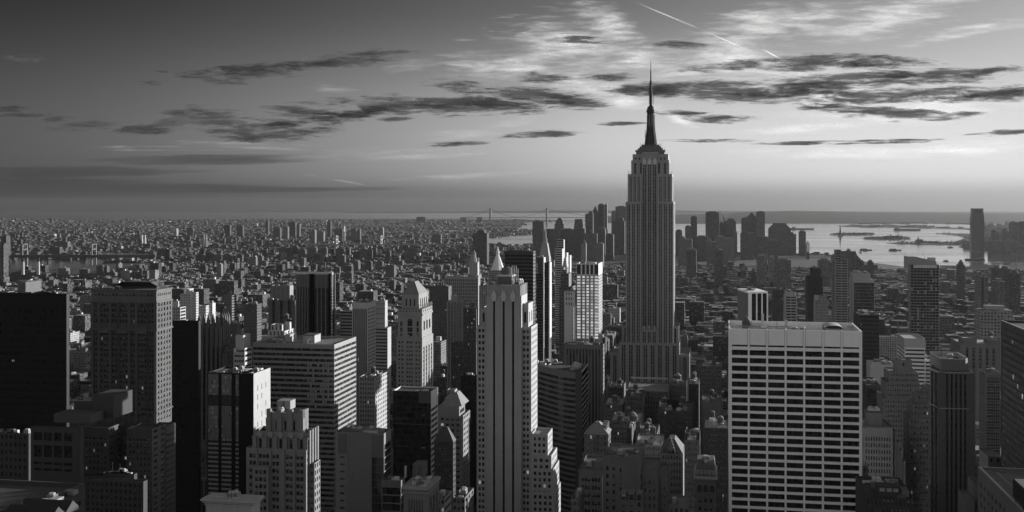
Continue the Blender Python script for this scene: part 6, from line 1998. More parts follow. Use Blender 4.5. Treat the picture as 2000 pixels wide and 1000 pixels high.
# far boroughs: low roofs scattered to the shore, a few taller blocks
m = MB(); m.curtone = (0, 0, 0)
nb = 0
while nb < 16000:
    p = CR.uniform(-30, 1120) if CR.random() < .82 else CR.uniform(1100, 1620)
    y = 429.5 + CR.random() ** 1.35 * (85 if p < 1100 else 70)
    if p > 1100 and y < 462: continue
    X, Y = G(p, y)
    if any(inpoly((X, Y), q) for q in WATER): continue
    if Y < 4300: continue
    # neighbourhoods: streets every so often, green gaps, denser and paler quarters
    q_ = .5 + .22 * math.sin(X * .0031 + 1.3 * math.sin(Y * .0013)) + .2 * math.sin(Y * .0027 + 2.1 * math.sin(X * .0017)) + .16 * math.sin((X + Y) * .0075)
    if CR.random() > .15 + 1.1 * q_: continue
    u_, v_ = X * .82 + Y * .57, -X * .57 + Y * .82
    if (u_ % 190) < 26 or (v_ % 95) < 16: continue
    d = dep(X, Y)
    s_ = d / 6000.0
    w, l = CR.uniform(8, 30) * (.7 + .4 * s_) * (1 if CR.random() < .93 else 2.5), CR.uniform(10, 26) * (.7 + .4 * s_)
    k = CR.random()
    h = CR.uniform(5, 12) if k < .88 else CR.uniform(12, 24) if k < .99 else CR.uniform(22, 45)
    if d > 11000: h *= .8
    h *= .7 + .6 * q_
    kk = CR.random()
    m.curtone = (CR.uniform(.03, .085) if kk < .75 else CR.uniform(.085, .17) if kk < .96 else CR.uniform(.4, .8), CR.choice([.04, .05, .07, .1, .14, .4]), CR.random())
    m.box(X, X + w, Y, Y + l, 0, h)
    nb += 1
tag(m.build('far_blocks', CM), 'endless low roofs of the far boroughs across the river', 'buildings', kind='stuff')
m = MB(); m.curtone = (0, 0, 0)
for _ in range(700):
    p, y = CR.uniform(1880, 2050), CR.uniform(441, 494)
    X, Y = G(p, y)
    if not inpoly((X, Y), JC): continue
    k = CR.random()
    m.curtone = (CR.uniform(.08, .25), CR.choice([.06, .12, .3]), CR.random())
    m.box(X, X + CR.uniform(20, 60), Y, Y + CR.uniform(14, 30), 2.4, 2.4 + (CR.uniform(8, 22) if k < .8 else CR.uniform(22, 55)))
for _ in range(260):
    p, y = CR.uniform(1640, 2040), CR.uniform(435, 446)
    X, Y = G(p, y)
    if not any(inpoly((X, Y), q) for q in (PIER, SI, JC)): continue
    m.curtone = (CR.uniform(.1, .5), CR.choice([.1, .3, .6]), CR.random())
    m.box(X, X + CR.uniform(40, 160), Y, Y + CR.uniform(20, 60), 2.4, 2.4 + CR.uniform(8, 16))
tag(m.build('west_shore_blocks', CM), 'low hazy buildings and sheds along the western shore', 'buildings', kind='stuff')
# trees of the islands and parks: leaf clumps
m = MB()
for _ in range(2600):
    q = CR.choice([LIB, LIB, ELL, ELL, LSP, LSP, SPIT])
    xs, ys = [a for a, b in q], [b for a, b in q]
    x, y = CR.uniform(min(xs), max(xs)), CR.uniform(min(ys), max(ys))
    if not inpoly((x, y), q): continue
    r_ = CR.uniform(5, 12); z = 2.5 + CR.uniform(2, 11)
    pts = [(x + CR.uniform(-r_, r_), y + CR.uniform(-r_, r_), z + CR.uniform(-r_ * .5, r_ * .5)) for _ in range(4)]
    m.face(pts[:3]); m.face([pts[0], pts[2], pts[3]]); m.face([pts[0], pts[1], pts[3]])
tag(m.build('island_trees', plain('foliage', .05, .9, .1)), 'dark tree cover on the harbour islands and park shore', 'trees', kind='stuff')
# ================================================================== far landmarks
FM = city_mat('far_tower_wall', 4.0, 3.2)
def far_tower(label, pl, pr, yt, Y, L=30, shape='box', tone=.14, seed=.4, cat='tower', group=None, steps=None, name='far_tower', base=0.0):
    r = rect(pl, pr, Y, None, L)
    cx, cy = (r[0] + r[1]) / 2, Y + L / 2
    z1 = ZP(yt, cx, Y)
    m = MB(); m.curtone = (tone, .1, seed)
    tier_list = [(pl, pr, yt)] + (steps or [])
    prev = base
    parts = []
    x0, x1 = r[0], r[1]
    if shape == 'box' or shape == 'steps':
        m.box(x0, x1, Y, Y + L, base, z1)
        for k, (a, b, y) in enumerate(steps or []):
            q0, q1 = WX(a, Y), WX(b, Y)
            m.box(max(q0, x0 + .3), min(q1, x1 - .3) if q1 <= x1 + 2 else q1, Y + 2 + k, Y + L - 2 - k, z1 if y < yt else base, ZP(y, cx, Y))
    elif shape == 'chamfer':
        c = (x1 - x0) * .22
        m.box(x0, x1, Y, Y + L, base, z1 - c)
        m.loft([(x0, Y), (x1, Y), (x1, Y + L), (x0, Y + L)], z1 - c, [(x0 + c, Y + c * .5), (x1 - c, Y + c * .5), (x1 - c, Y + L - c * .5), (x0 + c, Y + L - c * .5)], z1)
    elif shape == 'taper':
        w = (x1 - x0) * .1
        m.loft([(x0, Y), (x1, Y), (x1, Y + L), (x0, Y + L)], base, [(x0, Y), (x1, Y), (x1, Y + L), (x0, Y + L)], z1 * .8)
        m.loft([(x0, Y), (x1, Y), (x1, Y + L), (x0, Y + L)], z1 * .8, [(x0 + w, Y + w), (x1 - w, Y + w), (x1 - w, Y + L - w), (x0 + w, Y + L - w)], z1)
    elif shape == 'pyramid':
        zs = base + (z1 - base) * .86
        m.box(x0, x1, Y, Y + L, base, zs)
        m.loft([(x0, Y), (x1, Y), (x1, Y + L), (x0, Y + L)], zs, [(cx - .3, cy - .3), (cx + .3, cy - .3), (cx + .3, cy + .3), (cx - .3, cy + .3)], z1)
    elif shape == 'dome':
        zs = z1 - (x1 - x0) * .4
        m.box(x0, x1, Y, Y + L, base, zs)
        m.lathe(cx, cy, [((x1 - x0) * .5, zs), ((x1 - x0) * .46, zs + (z1 - zs) * .5), ((x1 - x0) * .28, zs + (z1 - zs) * .85), (.2, z1)], 12)
    o = m.build(name, FM, None, (cx, cy, 0))
    tag(o, label, cat, group)
    OCC.append((x0, x1, Y, Y + L, z1))
    # roof plant as a part
    if shape in ('box', 'steps', 'chamfer'):
        b = MB(); b.curtone = (tone * .8, .1, seed)
        w = (x1 - x0) * .3
        zz_ = max(z1, max([ZP(q[2], cx, Y) for q in steps or []] or [0]))
        cxx = cx if not steps else (WX(steps[-1][0], Y) + WX(steps[-1][1], Y)) / 2
        ww = w if not steps else min(w, (WX(steps[-1][1], Y) - WX(steps[-1][0], Y)) * .3)
        b.box(cxx - ww, cxx + ww, cy - L * .2, cy + L * .2, zz_, zz_ + 5)
        b.build('roof_plant', CM_PLAIN, o)
    return o
D = 6000
far_tower('ribbed slab tower standing apart at the left of the downtown cluster', 1040, 1060, 432.5, 5600, 40, tone=.13, name='office_tower')
far_tower('broad block with a stepped domed cap, left downtown cluster', 1067, 1092, 447, 5650, 40, 'steps', .14, steps=[(1083, 1101, 437), (1085, 1099, 430), (1088, 1097, 427)], name='office_tower')
far_tower('wide low slab behind the domed cap, left downtown cluster', 1090, 1122, 448, 5800, 50, tone=.1, name='office_tower')
far_tower('tapered dark tower in the left downtown cluster', 1121, 1139, 428, 5900, 36, 'taper', .1, name='office_tower')
far_tower('square shouldered tower beside the pointed roof, left downtown cluster', 1143, 1158, 417.5, 6250, 36, 'steps', .1, steps=[(1149, 1157, 414)], name='office_tower')
far_tower('tall tower with a pointed crown, left downtown cluster', 1157, 1168, 401.5, 6400, 24, 'pyramid', .09, name='office_tower')
far_tower('tallest rippled slab of the left downtown cluster', 1168, 1180, 399.5, 5500, 26, tone=.07, name='apartment_tower')
far_tower('narrow bright-edged twin slab, left downtown cluster', 1180.5, 1186, 400, 5520, 24, tone=.3, name='apartment_tower')
far_tower('slim stepped slab left of the spired skyscraper', 1194, 1203, 413, 6500, 36, tone=.22, name='office_tower')
far_tower('broad ribbed slab just left of the spired skyscraper', 1202, 1224, 403.5, 6520, 40, tone=.2, name='office_tower')
far_tower('dark slab in front of the broad ribbed slab, left downtown cluster', 1196, 1220, 431, 5900, 40, 'steps', .09, steps=[(1205, 1217, 426)], name='office_tower')
far_tower('wide block with colonnaded top, left downtown cluster', 1140, 1166, 456, 5300, 34, 'steps', .16, steps=[(1149, 1156, 451)], name='office_tower')
far_tower('dark mid-height block beside the tapered tower, left downtown cluster', 1120, 1142, 446, 5500, 40, tone=.1, name='office_tower')
far_tower('slim pale slab with pointed cap in front of the left downtown cluster', 1135, 1144.5, 468, 4700, 22, 'pyramid', .36, name='office_tower')
far_tower('low pale block in front of the left downtown cluster', 1162, 1178, 476, 4800, 40, tone=.2, name='office_block')
far_tower('dark block right of the low pale block, left downtown cluster', 1180, 1198, 458, 5400, 40, tone=.1, name='office_tower')
far_tower('grey block at the foot of the rippled slab', 1166, 1182, 446, 5350, 40, tone=.12, name='office_tower')
far_tower('huge square dark block beyond the tapering white-edged tower', 923, 951, 455, 4600, 44, 'steps', .08, steps=[(931, 946, 450.5)], name='apartment_tower')
# right of the spire
far_tower('domed block at the left end of the right downtown cluster', 1319, 1332, 448, 5900, 40, 'dome', .13, name='office_tower')
far_tower('round-topped tower beside the slender one, right downtown cluster', 1338, 1349, 440, 5800, 30, 'dome', .12, name='office_tower')
far_tower('slender straight tower, right downtown cluster', 1349, 1361.5, 423.5, 6000, 30, tone=.1, name='office_tower')
far_tower('tall flat glass slab with bright corner, right downtown cluster', 1378, 1404.5, 414.5, 5900, 44, tone=.09, name='office_tower')
far_tower('unfinished tower core under the crane, right downtown cluster', 1404.8, 1420, 436, 5950, 44, 'steps', .05, steps=[(1407, 1411, 433), (1414, 1418, 432)], name='unfinished_tower')
far_tower('broad tower with chamfered top, right downtown cluster', 1417, 1437.5, 428.5, 6100, 44, 'chamfer', .13, name='office_tower')
far_tower('stepped tower with a peaked roof, right downtown cluster', 1458, 1478, 414, 6200, 44, 'pyramid', .12, name='office_tower')
far_tower('round-shouldered flank of the peaked tower, right downtown cluster', 1448, 1463, 424, 6150, 40, 'dome', .12, name='office_tower')
far_tower('straight slab with pale floor lines, right downtown cluster', 1477, 1494, 414, 6180, 40, tone=.17, name='office_tower')
far_tower('widest block with chamfered shoulders, right downtown cluster', 1501, 1545, 437.5, 6000, 60, 'chamfer', .13, name='office_tower')
far_tower('low shoulder right of the widest block, right downtown cluster', 1543, 1555, 457, 6000, 40, 'steps', .13, steps=[(1545, 1550, 455)], name='office_tower')
far_tower('lone slab at the water edge, right end of the downtown cluster', 1560.5, 1574, 452, 5900, 30, tone=.1, name='apartment_tower')
o = far_tower('thin tower with pale panels beside the lone slab at the water edge', 1575, 1581, 471, 5600, 24, 'pyramid', .12, name='office_tower')
pm_ = MB(); pm_.box(WX(1576.2, 5600), WX(1579.8, 5600), 5599, 5599.7, ZP(492, WX(1578, 5600), 5600), ZP(474, WX(1578, 5600), 5600)); pm_.build('pale_panel', ST_WHITE, o)
for i, (a, b, y, Y, tn, lb) in enumerate([(1325, 1352, 467, 4700, .22, 'pale broad block low in front of the slender straight tower'), (1358, 1382, 462, 5300, .11, 'dark block at the foot of the flat glass slab'), (1396, 1434, 465, 5000, .24, 'pale stepped block below the crane'),
        (1432, 1440, 453, 5700, .16, 'narrow block at the foot of the chamfered tower'), (1446, 1472, 455, 5500, .12, 'dark block at the foot of the peaked tower'), (1474, 1500, 462, 5600, .13, 'block at the foot of the pale-lined slab'),
        (1380, 1398, 472, 4600, .18, 'small grey block in front of the flat glass slab'), (1500, 1520, 470, 5000, .13, 'grey block at the foot of the widest block'), (1395, 1412, 488, 3600, .16, 'pale banded block low in front of the crane'),
        (1340, 1360, 488, 3900, .14, 'dark block low in front of the slender straight tower')]):
    far_tower(lb, a, b, y, Y, 40, 'steps' if i % 2 == 0 else 'box', tn, .1 + .08 * i, steps=[(a + 3, (a + b) / 2, y - 3)] if i % 2 == 0 else None, name='office_block', cat='building')
# crane
Y = 5940; cx = WX(1413.5, Y); k = dep(cx, Y) / F
z = lambda p: ZP(p, cx, Y)
t = Thing('tower_crane', 'thin tower crane with raised jib on the unfinished downtown tower', 'crane', cx, Y)
t.single('mast', M_METAL).box(cx - 2, cx + 2, Y - 2, Y + 2, z(440), z(424))
t.single('jib', M_METAL).tube((cx, Y, z(426)), (WX(1404, Y), Y, z(410.5)), 1.4, 4)
t.single('counter_jib', M_METAL).tube((cx, Y, z(426)), (WX(1417, Y), Y, z(426.5)), 1.6, 4)
t.done()
# across the harbour
def tall_jersey():
    Y = 6600
    X = lambda p: WX(p, Y); cx = X(1910)
    z = lambda p: ZP(p, cx, Y)
    t = Thing('office_tower', 'tallest lone dark tower across the water with chamfered crown, far right', 'tower', cx, Y + 22)
    x0, x1 = X(1897.5), X(1922.5); w = (x1 - x0)
    m = t.single('shaft', glass_grid('jersey_glass', 3.0, 4.2, .02, .1, .1, .06, .4, .07))
    a0 = [(x0, Y), (x1, Y), (x1, Y + 44), (x0, Y + 44)]
    a1 = [(x0 + .06 * w, Y + 3), (x1 - .06 * w, Y + 3), (x1 - .06 * w, Y + 41), (x0 + .06 * w, Y + 41)]
    m.loft(a0, 2.4, a0, z(425)); m.loft(a0, z(425), a1, z(414))
    c = t.single('crown', stone('jersey_crown', .1, .1)); c.loft(a1, z(414), [(p[0], p[1]) for p in a1], z(407))
    t.single('crown_slot', plain('slot_dark', .02)).box(cx - .3 * w, cx + .3 * w, Y + 2.4, Y + 2.9, z(415), z(409.5))
    t.done()
tall_jersey()
for i, (a, b, y, Y, tn, lb) in enumerate([(1937.5, 1951, 448.5, 6700, .13, 'domed flats right of the tallest tower across the water'), (1958.5, 1972, 447, 6750, .13, 'second domed flats across the water, with bright edge'), (1973.5, 1987, 434, 6900, .1, 'dark slab across the water near the right edge'), (1989.5, 2004, 434, 6950, .1, 'dark slab across the water cut by the right edge'),
        (1932, 1958, 471, 6500, .15, 'low stepped block at the shore right of the tallest tower across the water'), (1962, 1985, 470, 6450, .14, 'pale low block on the far shore near the right edge'), (1985, 2010, 480, 6150, .13, 'low block on the far shore at the right edge')]):
    far_tower(lb, a, b, y, Y, 36, 'dome' if i < 2 else 'box', tn, .2 + .1 * i, name='apartment_tower', base=2.4)
# stepped riverside flats, right middle
far_tower('ziggurat-shaped riverside block right of the notched dark tower', 1644, 1672, 491, 3900, 40, 'steps', .12, steps=[(1655, 1662, 489)], name='apartment_block')
for a, b, y in ((1668, 1676, 499), (1674, 1681, 505), (1680, 1688, 511)):
    far_tower({499: 'first', 505: 'second', 511: 'lowest'}[y] + ' step of the riverside ziggurat flats', a, b, y, 3890, 36, tone=.12, name='apartment_block')
for i, (a, b, y, Y, tn, lb) in enumerate([(1696, 1706, 511, 3500, .12, 'small dark cube near the shore right of the ziggurat block'), (1873, 1885, 517, 3000, .11, 'stepped brick flats near the river, right of the sloping-crowned tower'), (1942, 1957, 523, 2700, .13, 'pale riverside block near the right edge, left of three'), (1957, 1974, 525, 2650, .12, 'grey riverside block near the right edge, middle of three'), (1978, 1993, 528, 2600, .1, 'dark domed riverside block near the right edge'),
        (1911, 1916, 538, 1900, .28, 'thin pale slab in the hazy blocks at right, left one'), (1923, 1930, 541, 1900, .22, 'thin pale slab in the hazy blocks at right, right one'), (1944, 1964, 550, 2200, .2, 'pale hazy block at right edge of the low city'), (1915, 1978, 606, 1500, .4, 'long white-windowed loft at right'), (1512, 1545, 508, 3300, .2, 'wide gridded loft in the haze right of the spired skyscraper'),
        (1478, 1498, 500, 3600, .26, 'pale gridded block in the haze below the peaked tower'), (1502, 1513, 503, 3500, .3, 'striped pale block in the haze below the peaked tower'), (1598, 1622, 508, 3500, .18, 'wide hazy block left of the notched dark tower')]):
    far_tower(lb, a, b, y, Y, 30, 'steps' if i in (1,) else 'dome' if i == 4 else 'box', tn, .07 * i % 1, steps=[(1876, 1882, 512)] if i == 1 else None, name='apartment_block', cat='building')
# eastern far side: named tall blocks
EAST = [(519, 523.5, 430, 9000, .06, 'thin dark tower on the far left skyline'), (563, 577, 434, 8600, .09, 'wide dark tower on the far skyline left of centre'), (579, 585, 439, 8500, .14, 'narrow tower right of the wide dark far tower'), (534, 547, 445, 8300, .12, 'low square block on the far skyline, left'), (552, 562, 443, 8200, .2, 'pale far block left of the wide dark tower'),
        (639, 645.5, 432, 8700, .05, 'black slim tower above the suspension bridge'), (653, 669, 447.5, 7600, .09, 'dark square block above the left bridge tower'), (669.5, 672, 443, 7650, .5, 'white sliver tower above the left bridge tower'), (685, 696, 447, 7800, .17, 'striped pale block between the bridge towers'), (697, 703, 448, 7700, .12, 'dark narrow block between the bridge towers'),
        (612, 632, 452, 7200, .24, 'pale wide block left of the suspension bridge'), (608, 615, 450, 6600, .22, 'pale slim slab at the near end of the suspension bridge'), (740, 748, 445, 7900, .3, 'white slender tower behind the right bridge tower'), (813, 831, 424, 15500, .05, 'dark block breaking the horizon left of centre'), (899, 911, 425, 15500, .05, 'second dark block on the horizon, nearer the narrows bridge'), (932, 942, 424.5, 16000, .06, 'third dark block on the horizon beside the narrows bridge'),
        (844, 861, 458, 7200, .12, 'dark block with white end wall right of the bridge'), (340, 345, 447, 8600, .5, 'bright white slab tower far left'), (365, 377, 446, 8400, .12, 'grey block beside the bright white slab, far left'), (438, 449, 440, 8600, .09, 'dark slab far left of the faceted tower, left one'), (462, 474, 441, 8600, .09, 'dark slab far left of the faceted tower, right one'), (290, 300, 492, 5000, .07, 'dark block at the river end of the inlet, left'), (302, 330, 488, 5100, .08, 'wide dark wooded block beside the inlet, left'),
        (105, 132, 472, 5900, .14, 'square grey warehouse beyond the river, far left'), (0, 7, 478, 4000, .1, 'slim slab at the left edge by the river'), (2, 12, 462, 4300, .09, 'slim tower at the left edge beyond the river')]
for i, (a, b, y, Y, tn, lb) in enumerate(EAST):
    far_tower(lb, a, b, y, Y, 30, 'box', tn, (i * .137) % 1, name='apartment_tower')
# housing project slabs, east side
PROJ = [(382, 400, 498), (408, 420, 497), (420, 433, 497), (434, 451, 498), (461, 473, 498), (474, 487, 497), (188, 201, 520), (202, 209, 521), (209, 224, 532), (228, 252, 526), (390, 402, 519), (497, 512, 500), (545, 562, 484), (564, 577, 484), (582, 596, 488), (600, 618, 484), (627, 638, 485), (655, 672, 486), (676, 683, 485), (700, 716, 486), (716, 726, 487), (752, 762, 490), (794, 812, 485), (713, 725, 511), (734, 747, 511), (668, 686, 515), (610, 635, 512), (671, 687, 533), (880, 890, 487), (846, 862, 520)]
NEARER, FARTHER = sorted(q for q in PROJ if q[2] > 505), sorted(q for q in PROJ if q[2] <= 505)
for rank, L_ in (('nearer', NEARER), ('farther', FARTHER)):
    for i, (a, b, y) in enumerate(L_):
        Y = 268 * F / (y + 24 - YH) * .97
        px_ = (a + b) / 2
        ref = min(REFS, key=lambda r: abs(r[0] - px_))
        where = 'leftmost' if i == 0 else 'rightmost' if i == len(L_) - 1 else ['', 'second', 'third', 'fourth', 'fifth', 'sixth', 'seventh', 'eighth', 'ninth', 'tenth', 'eleventh', 'twelfth', 'thirteenth', 'fourteenth', 'fifteenth', 'sixteenth', 'seventeenth', 'eighteenth', 'nineteenth', 'twentieth'][i] + ' from left'
        far_tower(f'{where} slab block of the {rank} eastern housing row, beyond {ref[1]}', a, b, y, Y, 18, 'box', [.1, .13, .16, .11][i % 4], (i * .31) % 1, cat='flats', group='slab blocks of the eastern housing estates', name='housing_block')
# suspension bridge (near)
def susp(label, name, towers, deck, deck_px, top, dbase, th=3.0, sag=10.0, w=6.0, tone=.09, hang=True, droad=6.0, ends=None):
    st = plain('bridge_steel_' + name, tone, .6, .4)
    P = lambda p, y, d: ((lambda t_: (d * (-SA + CA * t_), d * (CA + SA * t_), H - (y - YH) / F * d))((p - 1000) / F))
    d = dbase
    c = P(sum(towers) / 2, deck, d)
    t = Thing(name, label, 'bridge', c[0], c[1])
    for p in towers:
        m = t.single('bridge_tower', st)
        x, y, z_ = P(p, deck, d)
        zt_ = P(p, top, d)[2]
        for s_ in (-1, 1):
            m.box(x - w / 2, x + w / 2, y + s_ * droad * 1.2 - w / 2, y + s_ * droad * 1.2 + w / 2, 0, zt_)
        for q in (zt_ - 6, z_ + (zt_ - z_) * .45, z_ - 4): m.box(x - w / 2 - .2, x + w / 2 + .2, y - droad * 1.2, y + droad * 1.2, q, q + w * .8, True)
    m = t.single('deck', st)
    (p0, p1) = deck_px
    n = 40
    for i in range(n):
        a = P(p0 + (p1 - p0) * i / n, deck, d); b = P(p0 + (p1 - p0) * (i + 1) / n, deck, d)
        m.face([(a[0], a[1] - droad, a[2] - th), (b[0], b[1] - droad, b[2] - th), (b[0], b[1] - droad, b[2]), (a[0], a[1] - droad, a[2])])
        m.face([(a[0], a[1] - droad, a[2]), (b[0], b[1] - droad, b[2]), (b[0], b[1] + droad, b[2]), (a[0], a[1] + droad, a[2])])
        m.face([(a[0], a[1] + droad, a[2]), (b[0], b[1] + droad, b[2]), (b[0], b[1] + droad, b[2] - th), (a[0], a[1] + droad, a[2] - th)])
    e0, e1 = ends or deck_px
    spans = [(e0, deck, towers[0], top), (towers[0], top, towers[1], top), (towers[1], top, e1, deck)]
    for s_ in (-1, 1):
        m = t.single('cable', st)
        for k, (a, ya, b, yb) in enumerate(spans):
            prev = None
            for i in range(17):
                u = i / 16
                yy = ya + (yb - ya) * u
                sg = (deck - 1 - top) * 4 * u * (1 - u) if k == 1 else (deck - top) * .5 * u * (1 - u)
                q = P(a + (b - a) * u, yy + sg, d); q = (q[0], q[1] + s_ * droad, q[2])
                if prev:
                    m.tube(prev, q, w * .11, 4)
                    if hang and i % 2 == 0: m.tube(q, (q[0], q[1], P(a, deck, d)[2]), w * .04, 3)
                prev = q
    t.done()
susp('grey suspension bridge with two towers and looping cables, far left of centre', 'suspension_bridge', (657, 744), 476.5, (600, 935), 460.5, 6455, 7.0, w=9.0, tone=.2, droad=12, ends=(612, 800))
susp('distant great suspension bridge at the narrows on the horizon', 'narrows_bridge', (958, 1068), 424.6, (900, 1190), 407.5, 17800, 10.0, w=24, tone=.03, hang=False, droad=16, ends=(908, 1175))
susp('long dark truss bridge with tall legged towers over the river, far left', 'truss_bridge', (48, 183), 497.5, (-60, 300), 475.5, 4950, 13.0, w=5.5, tone=.05, droad=14, hang=False, ends=(-60, 290))
# chimneys
for p, y0, y1, d, r_, lb, tn in ((277.5, 458, 479, 7300, 4, 'white chimney beyond the inlet, left of a pair', .7), (283.5, 458, 479, 7300, 4, 'white chimney beyond the inlet, right of a pair', .7), (398, 457, 480, 7000, 4, 'pale chimney on the far shore, left of a pair', .4), (403, 457, 478, 7000, 4, 'pale chimney on the far shore, right of a pair', .4)):
    t_ = (p - 1000) / F
    x, y = d * (-SA + CA * t_), d * (CA + SA * t_)
    t = Thing('chimney', lb, 'chimney', x, y)
    t.single('stack', plain('stack_%d' % int(tn * 100), tn, .7)).lathe(x, y, [(r_ * 1.5, 0), (r_, H - (y0 - YH) / F * d)], 10)
    t.single('rim', M_METAL).lathe(x, y, [(r_ * 1.05, H - (y0 - YH) / F * d - 3), (r_ * 1.05, H - (y0 - YH) / F * d)], 10)
    t.done()
d = 3500
def gp(p, dd): t_ = (p - 1000) / F; return dd * (-SA + CA * t_), dd * (CA + SA * t_)
for p, lb in ((45, 'banded power station chimney by the river, left one'), (75, 'banded power station chimney by the river, right one')):
    x, y = gp(p, d)
    t = Thing('chimney', lb, 'chimney', x, y)
    zt_, zm, zb_ = H - (504 - YH) / F * d, H - (511 - YH) / F * d, H - (534 - YH) / F * d
    t.single('stack', plain('stack_pale', .4 if p == 45 else .12, .7)).lathe(x, y, [(4.6, zb_ - 4), (3.8, zm)], 10)
    t.single('dark_top', plain('stack_top', .03, .8)).lathe(x, y, [(4.0, zm), (3.6, zt_), (2.6, zt_), (2.6, zt_ - 2)], 10)
    t.done()
far_tower('bulky power station block under the banded chimneys, far left', 18, 90, 534, 3400, 60, 'steps', .09, .3, 'power station', steps=[(22, 62, 532)], name='power_station')
# statue, its island, the immigrant hall, the rail terminal
d = 9300
x, y = gp(1641, d)
zz = lambda p: H - (p - YH) / F * d
cop = plain('statue_copper', .05, .8)
t = Thing('statue', 'tiny robed statue with raised arm on its pedestal, harbour island', 'statue', x, y)
t.single('pedestal', plain('pedestal_stone', .12, .9)).lathe(x, y, [(30, 2.4), (28, 10), (13, 12), (10, 24), (11, 24.2), (9, zz(449.5))], 4, .78)
b = t.single('robed_figure', cop); z0 = zz(449.5); s_ = (zz(439.5) - z0) / 46
b.lathe(x, y, [(6.5 * s_, z0), (5.6 * s_, z0 + 12 * s_), (4.6 * s_, z0 + 24 * s_), (4.8 * s_, z0 + 29 * s_), (2 * s_, z0 + 31 * s_), (2.1 * s_, z0 + 33 * s_), (2.2 * s_, z0 + 36 * s_), (.4, z0 + 37.5 * s_)], 10)
for a in range(7):
    b.tube((x, y, z0 + 36 * s_), (x + 4 * s_ * math.cos(a * math.pi / 6), y, z0 + 36 * s_ + 3.4 * s_ * math.sin(a * math.pi / 6)), .4 * s_, 3)
b.tube((x - 3.5 * s_, y, z0 + 28 * s_), (x - 5 * s_, y, z0 + 42 * s_), 1.3 * s_, 6)
b.tube((x + 3.8 * s_, y, z0 + 28 * s_), (x + 4.4 * s_, y, z0 + 18 * s_), 1.5 * s_, 6)
t.single('tablet', cop).box(x + 2.6 * s_, x + 5.6 * s_, y - 2.6 * s_, y - 1.4 * s_, z0 + 17 * s_, z0 + 24 * s_, True)
t.single('torch', cop).lathe(x - 5 * s_, y, [(.8 * s_, z0 + 42 * s_), (1.8 * s_, z0 + 43.5 * s_), (1.2 * s_, z0 + 44 * s_), (.2, z0 + 46.5 * s_)], 8)
t.done()
brk = stone('hall_brick', .12, .2)
x, y = gp(1747, 8800)
t = Thing('hall', 'long hall with four small turrets on the middle harbour island', 'hall', x, y)
t.single('wall', brk).box(x - 60, x + 60, y - 14, y + 14, 2.4, 16)
t.single('roof', plain('slate', .06)).loft([(x - 60, y - 14), (x + 60, y - 14), (x + 60, y + 14), (x - 60, y + 14)], 16, [(x - 58, y), (x + 58, y), (x + 58, y + .1), (x - 58, y + .1)], 21)
for a in (-28, 28):
    for c in (-14, 14): t.single('turret', ST_PALE).lathe(x + a, y + c, [(4, 2.4), (4, 26), (4.6, 26), (2.5, 32), (.2, 37)], 8)
t.done()
x, y = gp(1793.5, 7750)
t = Thing('rail_terminal', 'dark stepped terminal hall with a cupola on the low park shore', 'terminal', x, y)
t.single('wall', brk).box(x - 18, x + 34, y - 14, y + 20, 2.4, 16)
t.single('roof', plain('slate', .06)).loft([(x - 18, y - 14), (x + 34, y - 14), (x + 34, y + 20), (x - 18, y + 20)], 16, [(x - 10, y), (x + 26, y), (x + 26, y + 4), (x - 10, y + 4)], 25)
t.single('cupola', brk).lathe(x, y, [(6, 22), (5, 32), (5.5, 32), (3, 38), (.3, 46)], 8)
t.single('train_shed', plain('slate', .06)).box(x + 34, x + 130, y - 20, y + 30, 2.4, 10)
t.done()
# piers of the near river shore
for i, (a, b, y_) in enumerate(((1836, 1872, 523.4), (1876, 1940, 525.2), (1896, 1944, 522.6))):
    x0, yy = G(a, y_); x1, _ = G(b, y_)
    t = Thing('pier_shed', ['low pier shed near the river shore, leftmost of three', 'longest low pier shed on the near river shore', 'low pier shed farthest out from the near river shore'][i], 'pier', (x0 + x1) / 2, yy)
    t.single('deck', plain('pier_deck', .1, .9)).box(x0, x1, yy, yy + 26, .4, 2.2)
    t.single('shed', plain('pier_shed_wall', .3, .8)).box(x0 + 4, x1 - 4, yy + 3, yy + 23, 2.2, 8)
    t.single('roof', R_MID).loft([(x0 + 3, yy + 2), (x1 - 3, yy + 2), (x1 - 3, yy + 24), (x0 + 3, yy + 24)], 8, [(x0 + 3, yy + 12.9), (x1 - 3, yy + 12.9), (x1 - 3, yy + 13.1), (x0 + 3, yy + 13.1)], 10.5)
    t.done()
# boats
def boat(label, name, p, y_, ln, rot, hullv, cab, wake=0, cat='boat'):
    x, y = G(p, y_)
    t = Thing(name, label, cat, x, y)
    c, s_ = math.cos(rot), math.sin(rot)
    tr = lambda u, v: (x + u * c - v * s_, y + u * s_ + v * c)
    w = ln * .11
    out = [(-.5, -w), (.3, -w), (.5, 0), (.3, w), (-.5, w)]
    A = [tr(u * ln, v * .85) for u, v in out]; B = [tr(u * ln * 1.02, v) for u, v in out]
    t.single('hull', plain('hull_%d' % int(hullv * 100), hullv, .6)).loft(A, .3, B, ln * .05 + 2.5)
    zb_ = ln * .05 + 2.5
    for i, (u0, u1, hh) in enumerate(cab):
        q = [tr(u0 * ln, -w * .7), tr(u1 * ln, -w * .7), tr(u1 * ln, w * .7), tr(u0 * ln, w * .7)]
        t.single('cabin', plain('cabin_pale' if hullv > .2 else 'cabin_mid', .55 if hullv > .2 else .16, .6)).prism(q, zb_, zb_ + hh)
    q = tr(cab[0][0] * ln + 2, 0)
    t.single('mast', M_METAL).tube((*q, zb_), (*q, zb_ + cab[0][2] + 8), .4, 4)
    if wake:
        m = t.single('wake', plain('wake_foam', .6, .5))
        P = [tr(-.5 * ln, -w * .6), tr(-.5 * ln, w * .6), tr(-.5 * ln - wake, w * 2), tr(-.5 * ln - wake, -w * 2)]
        m.face([(a, b, .56) for a, b in P])
    t.done()
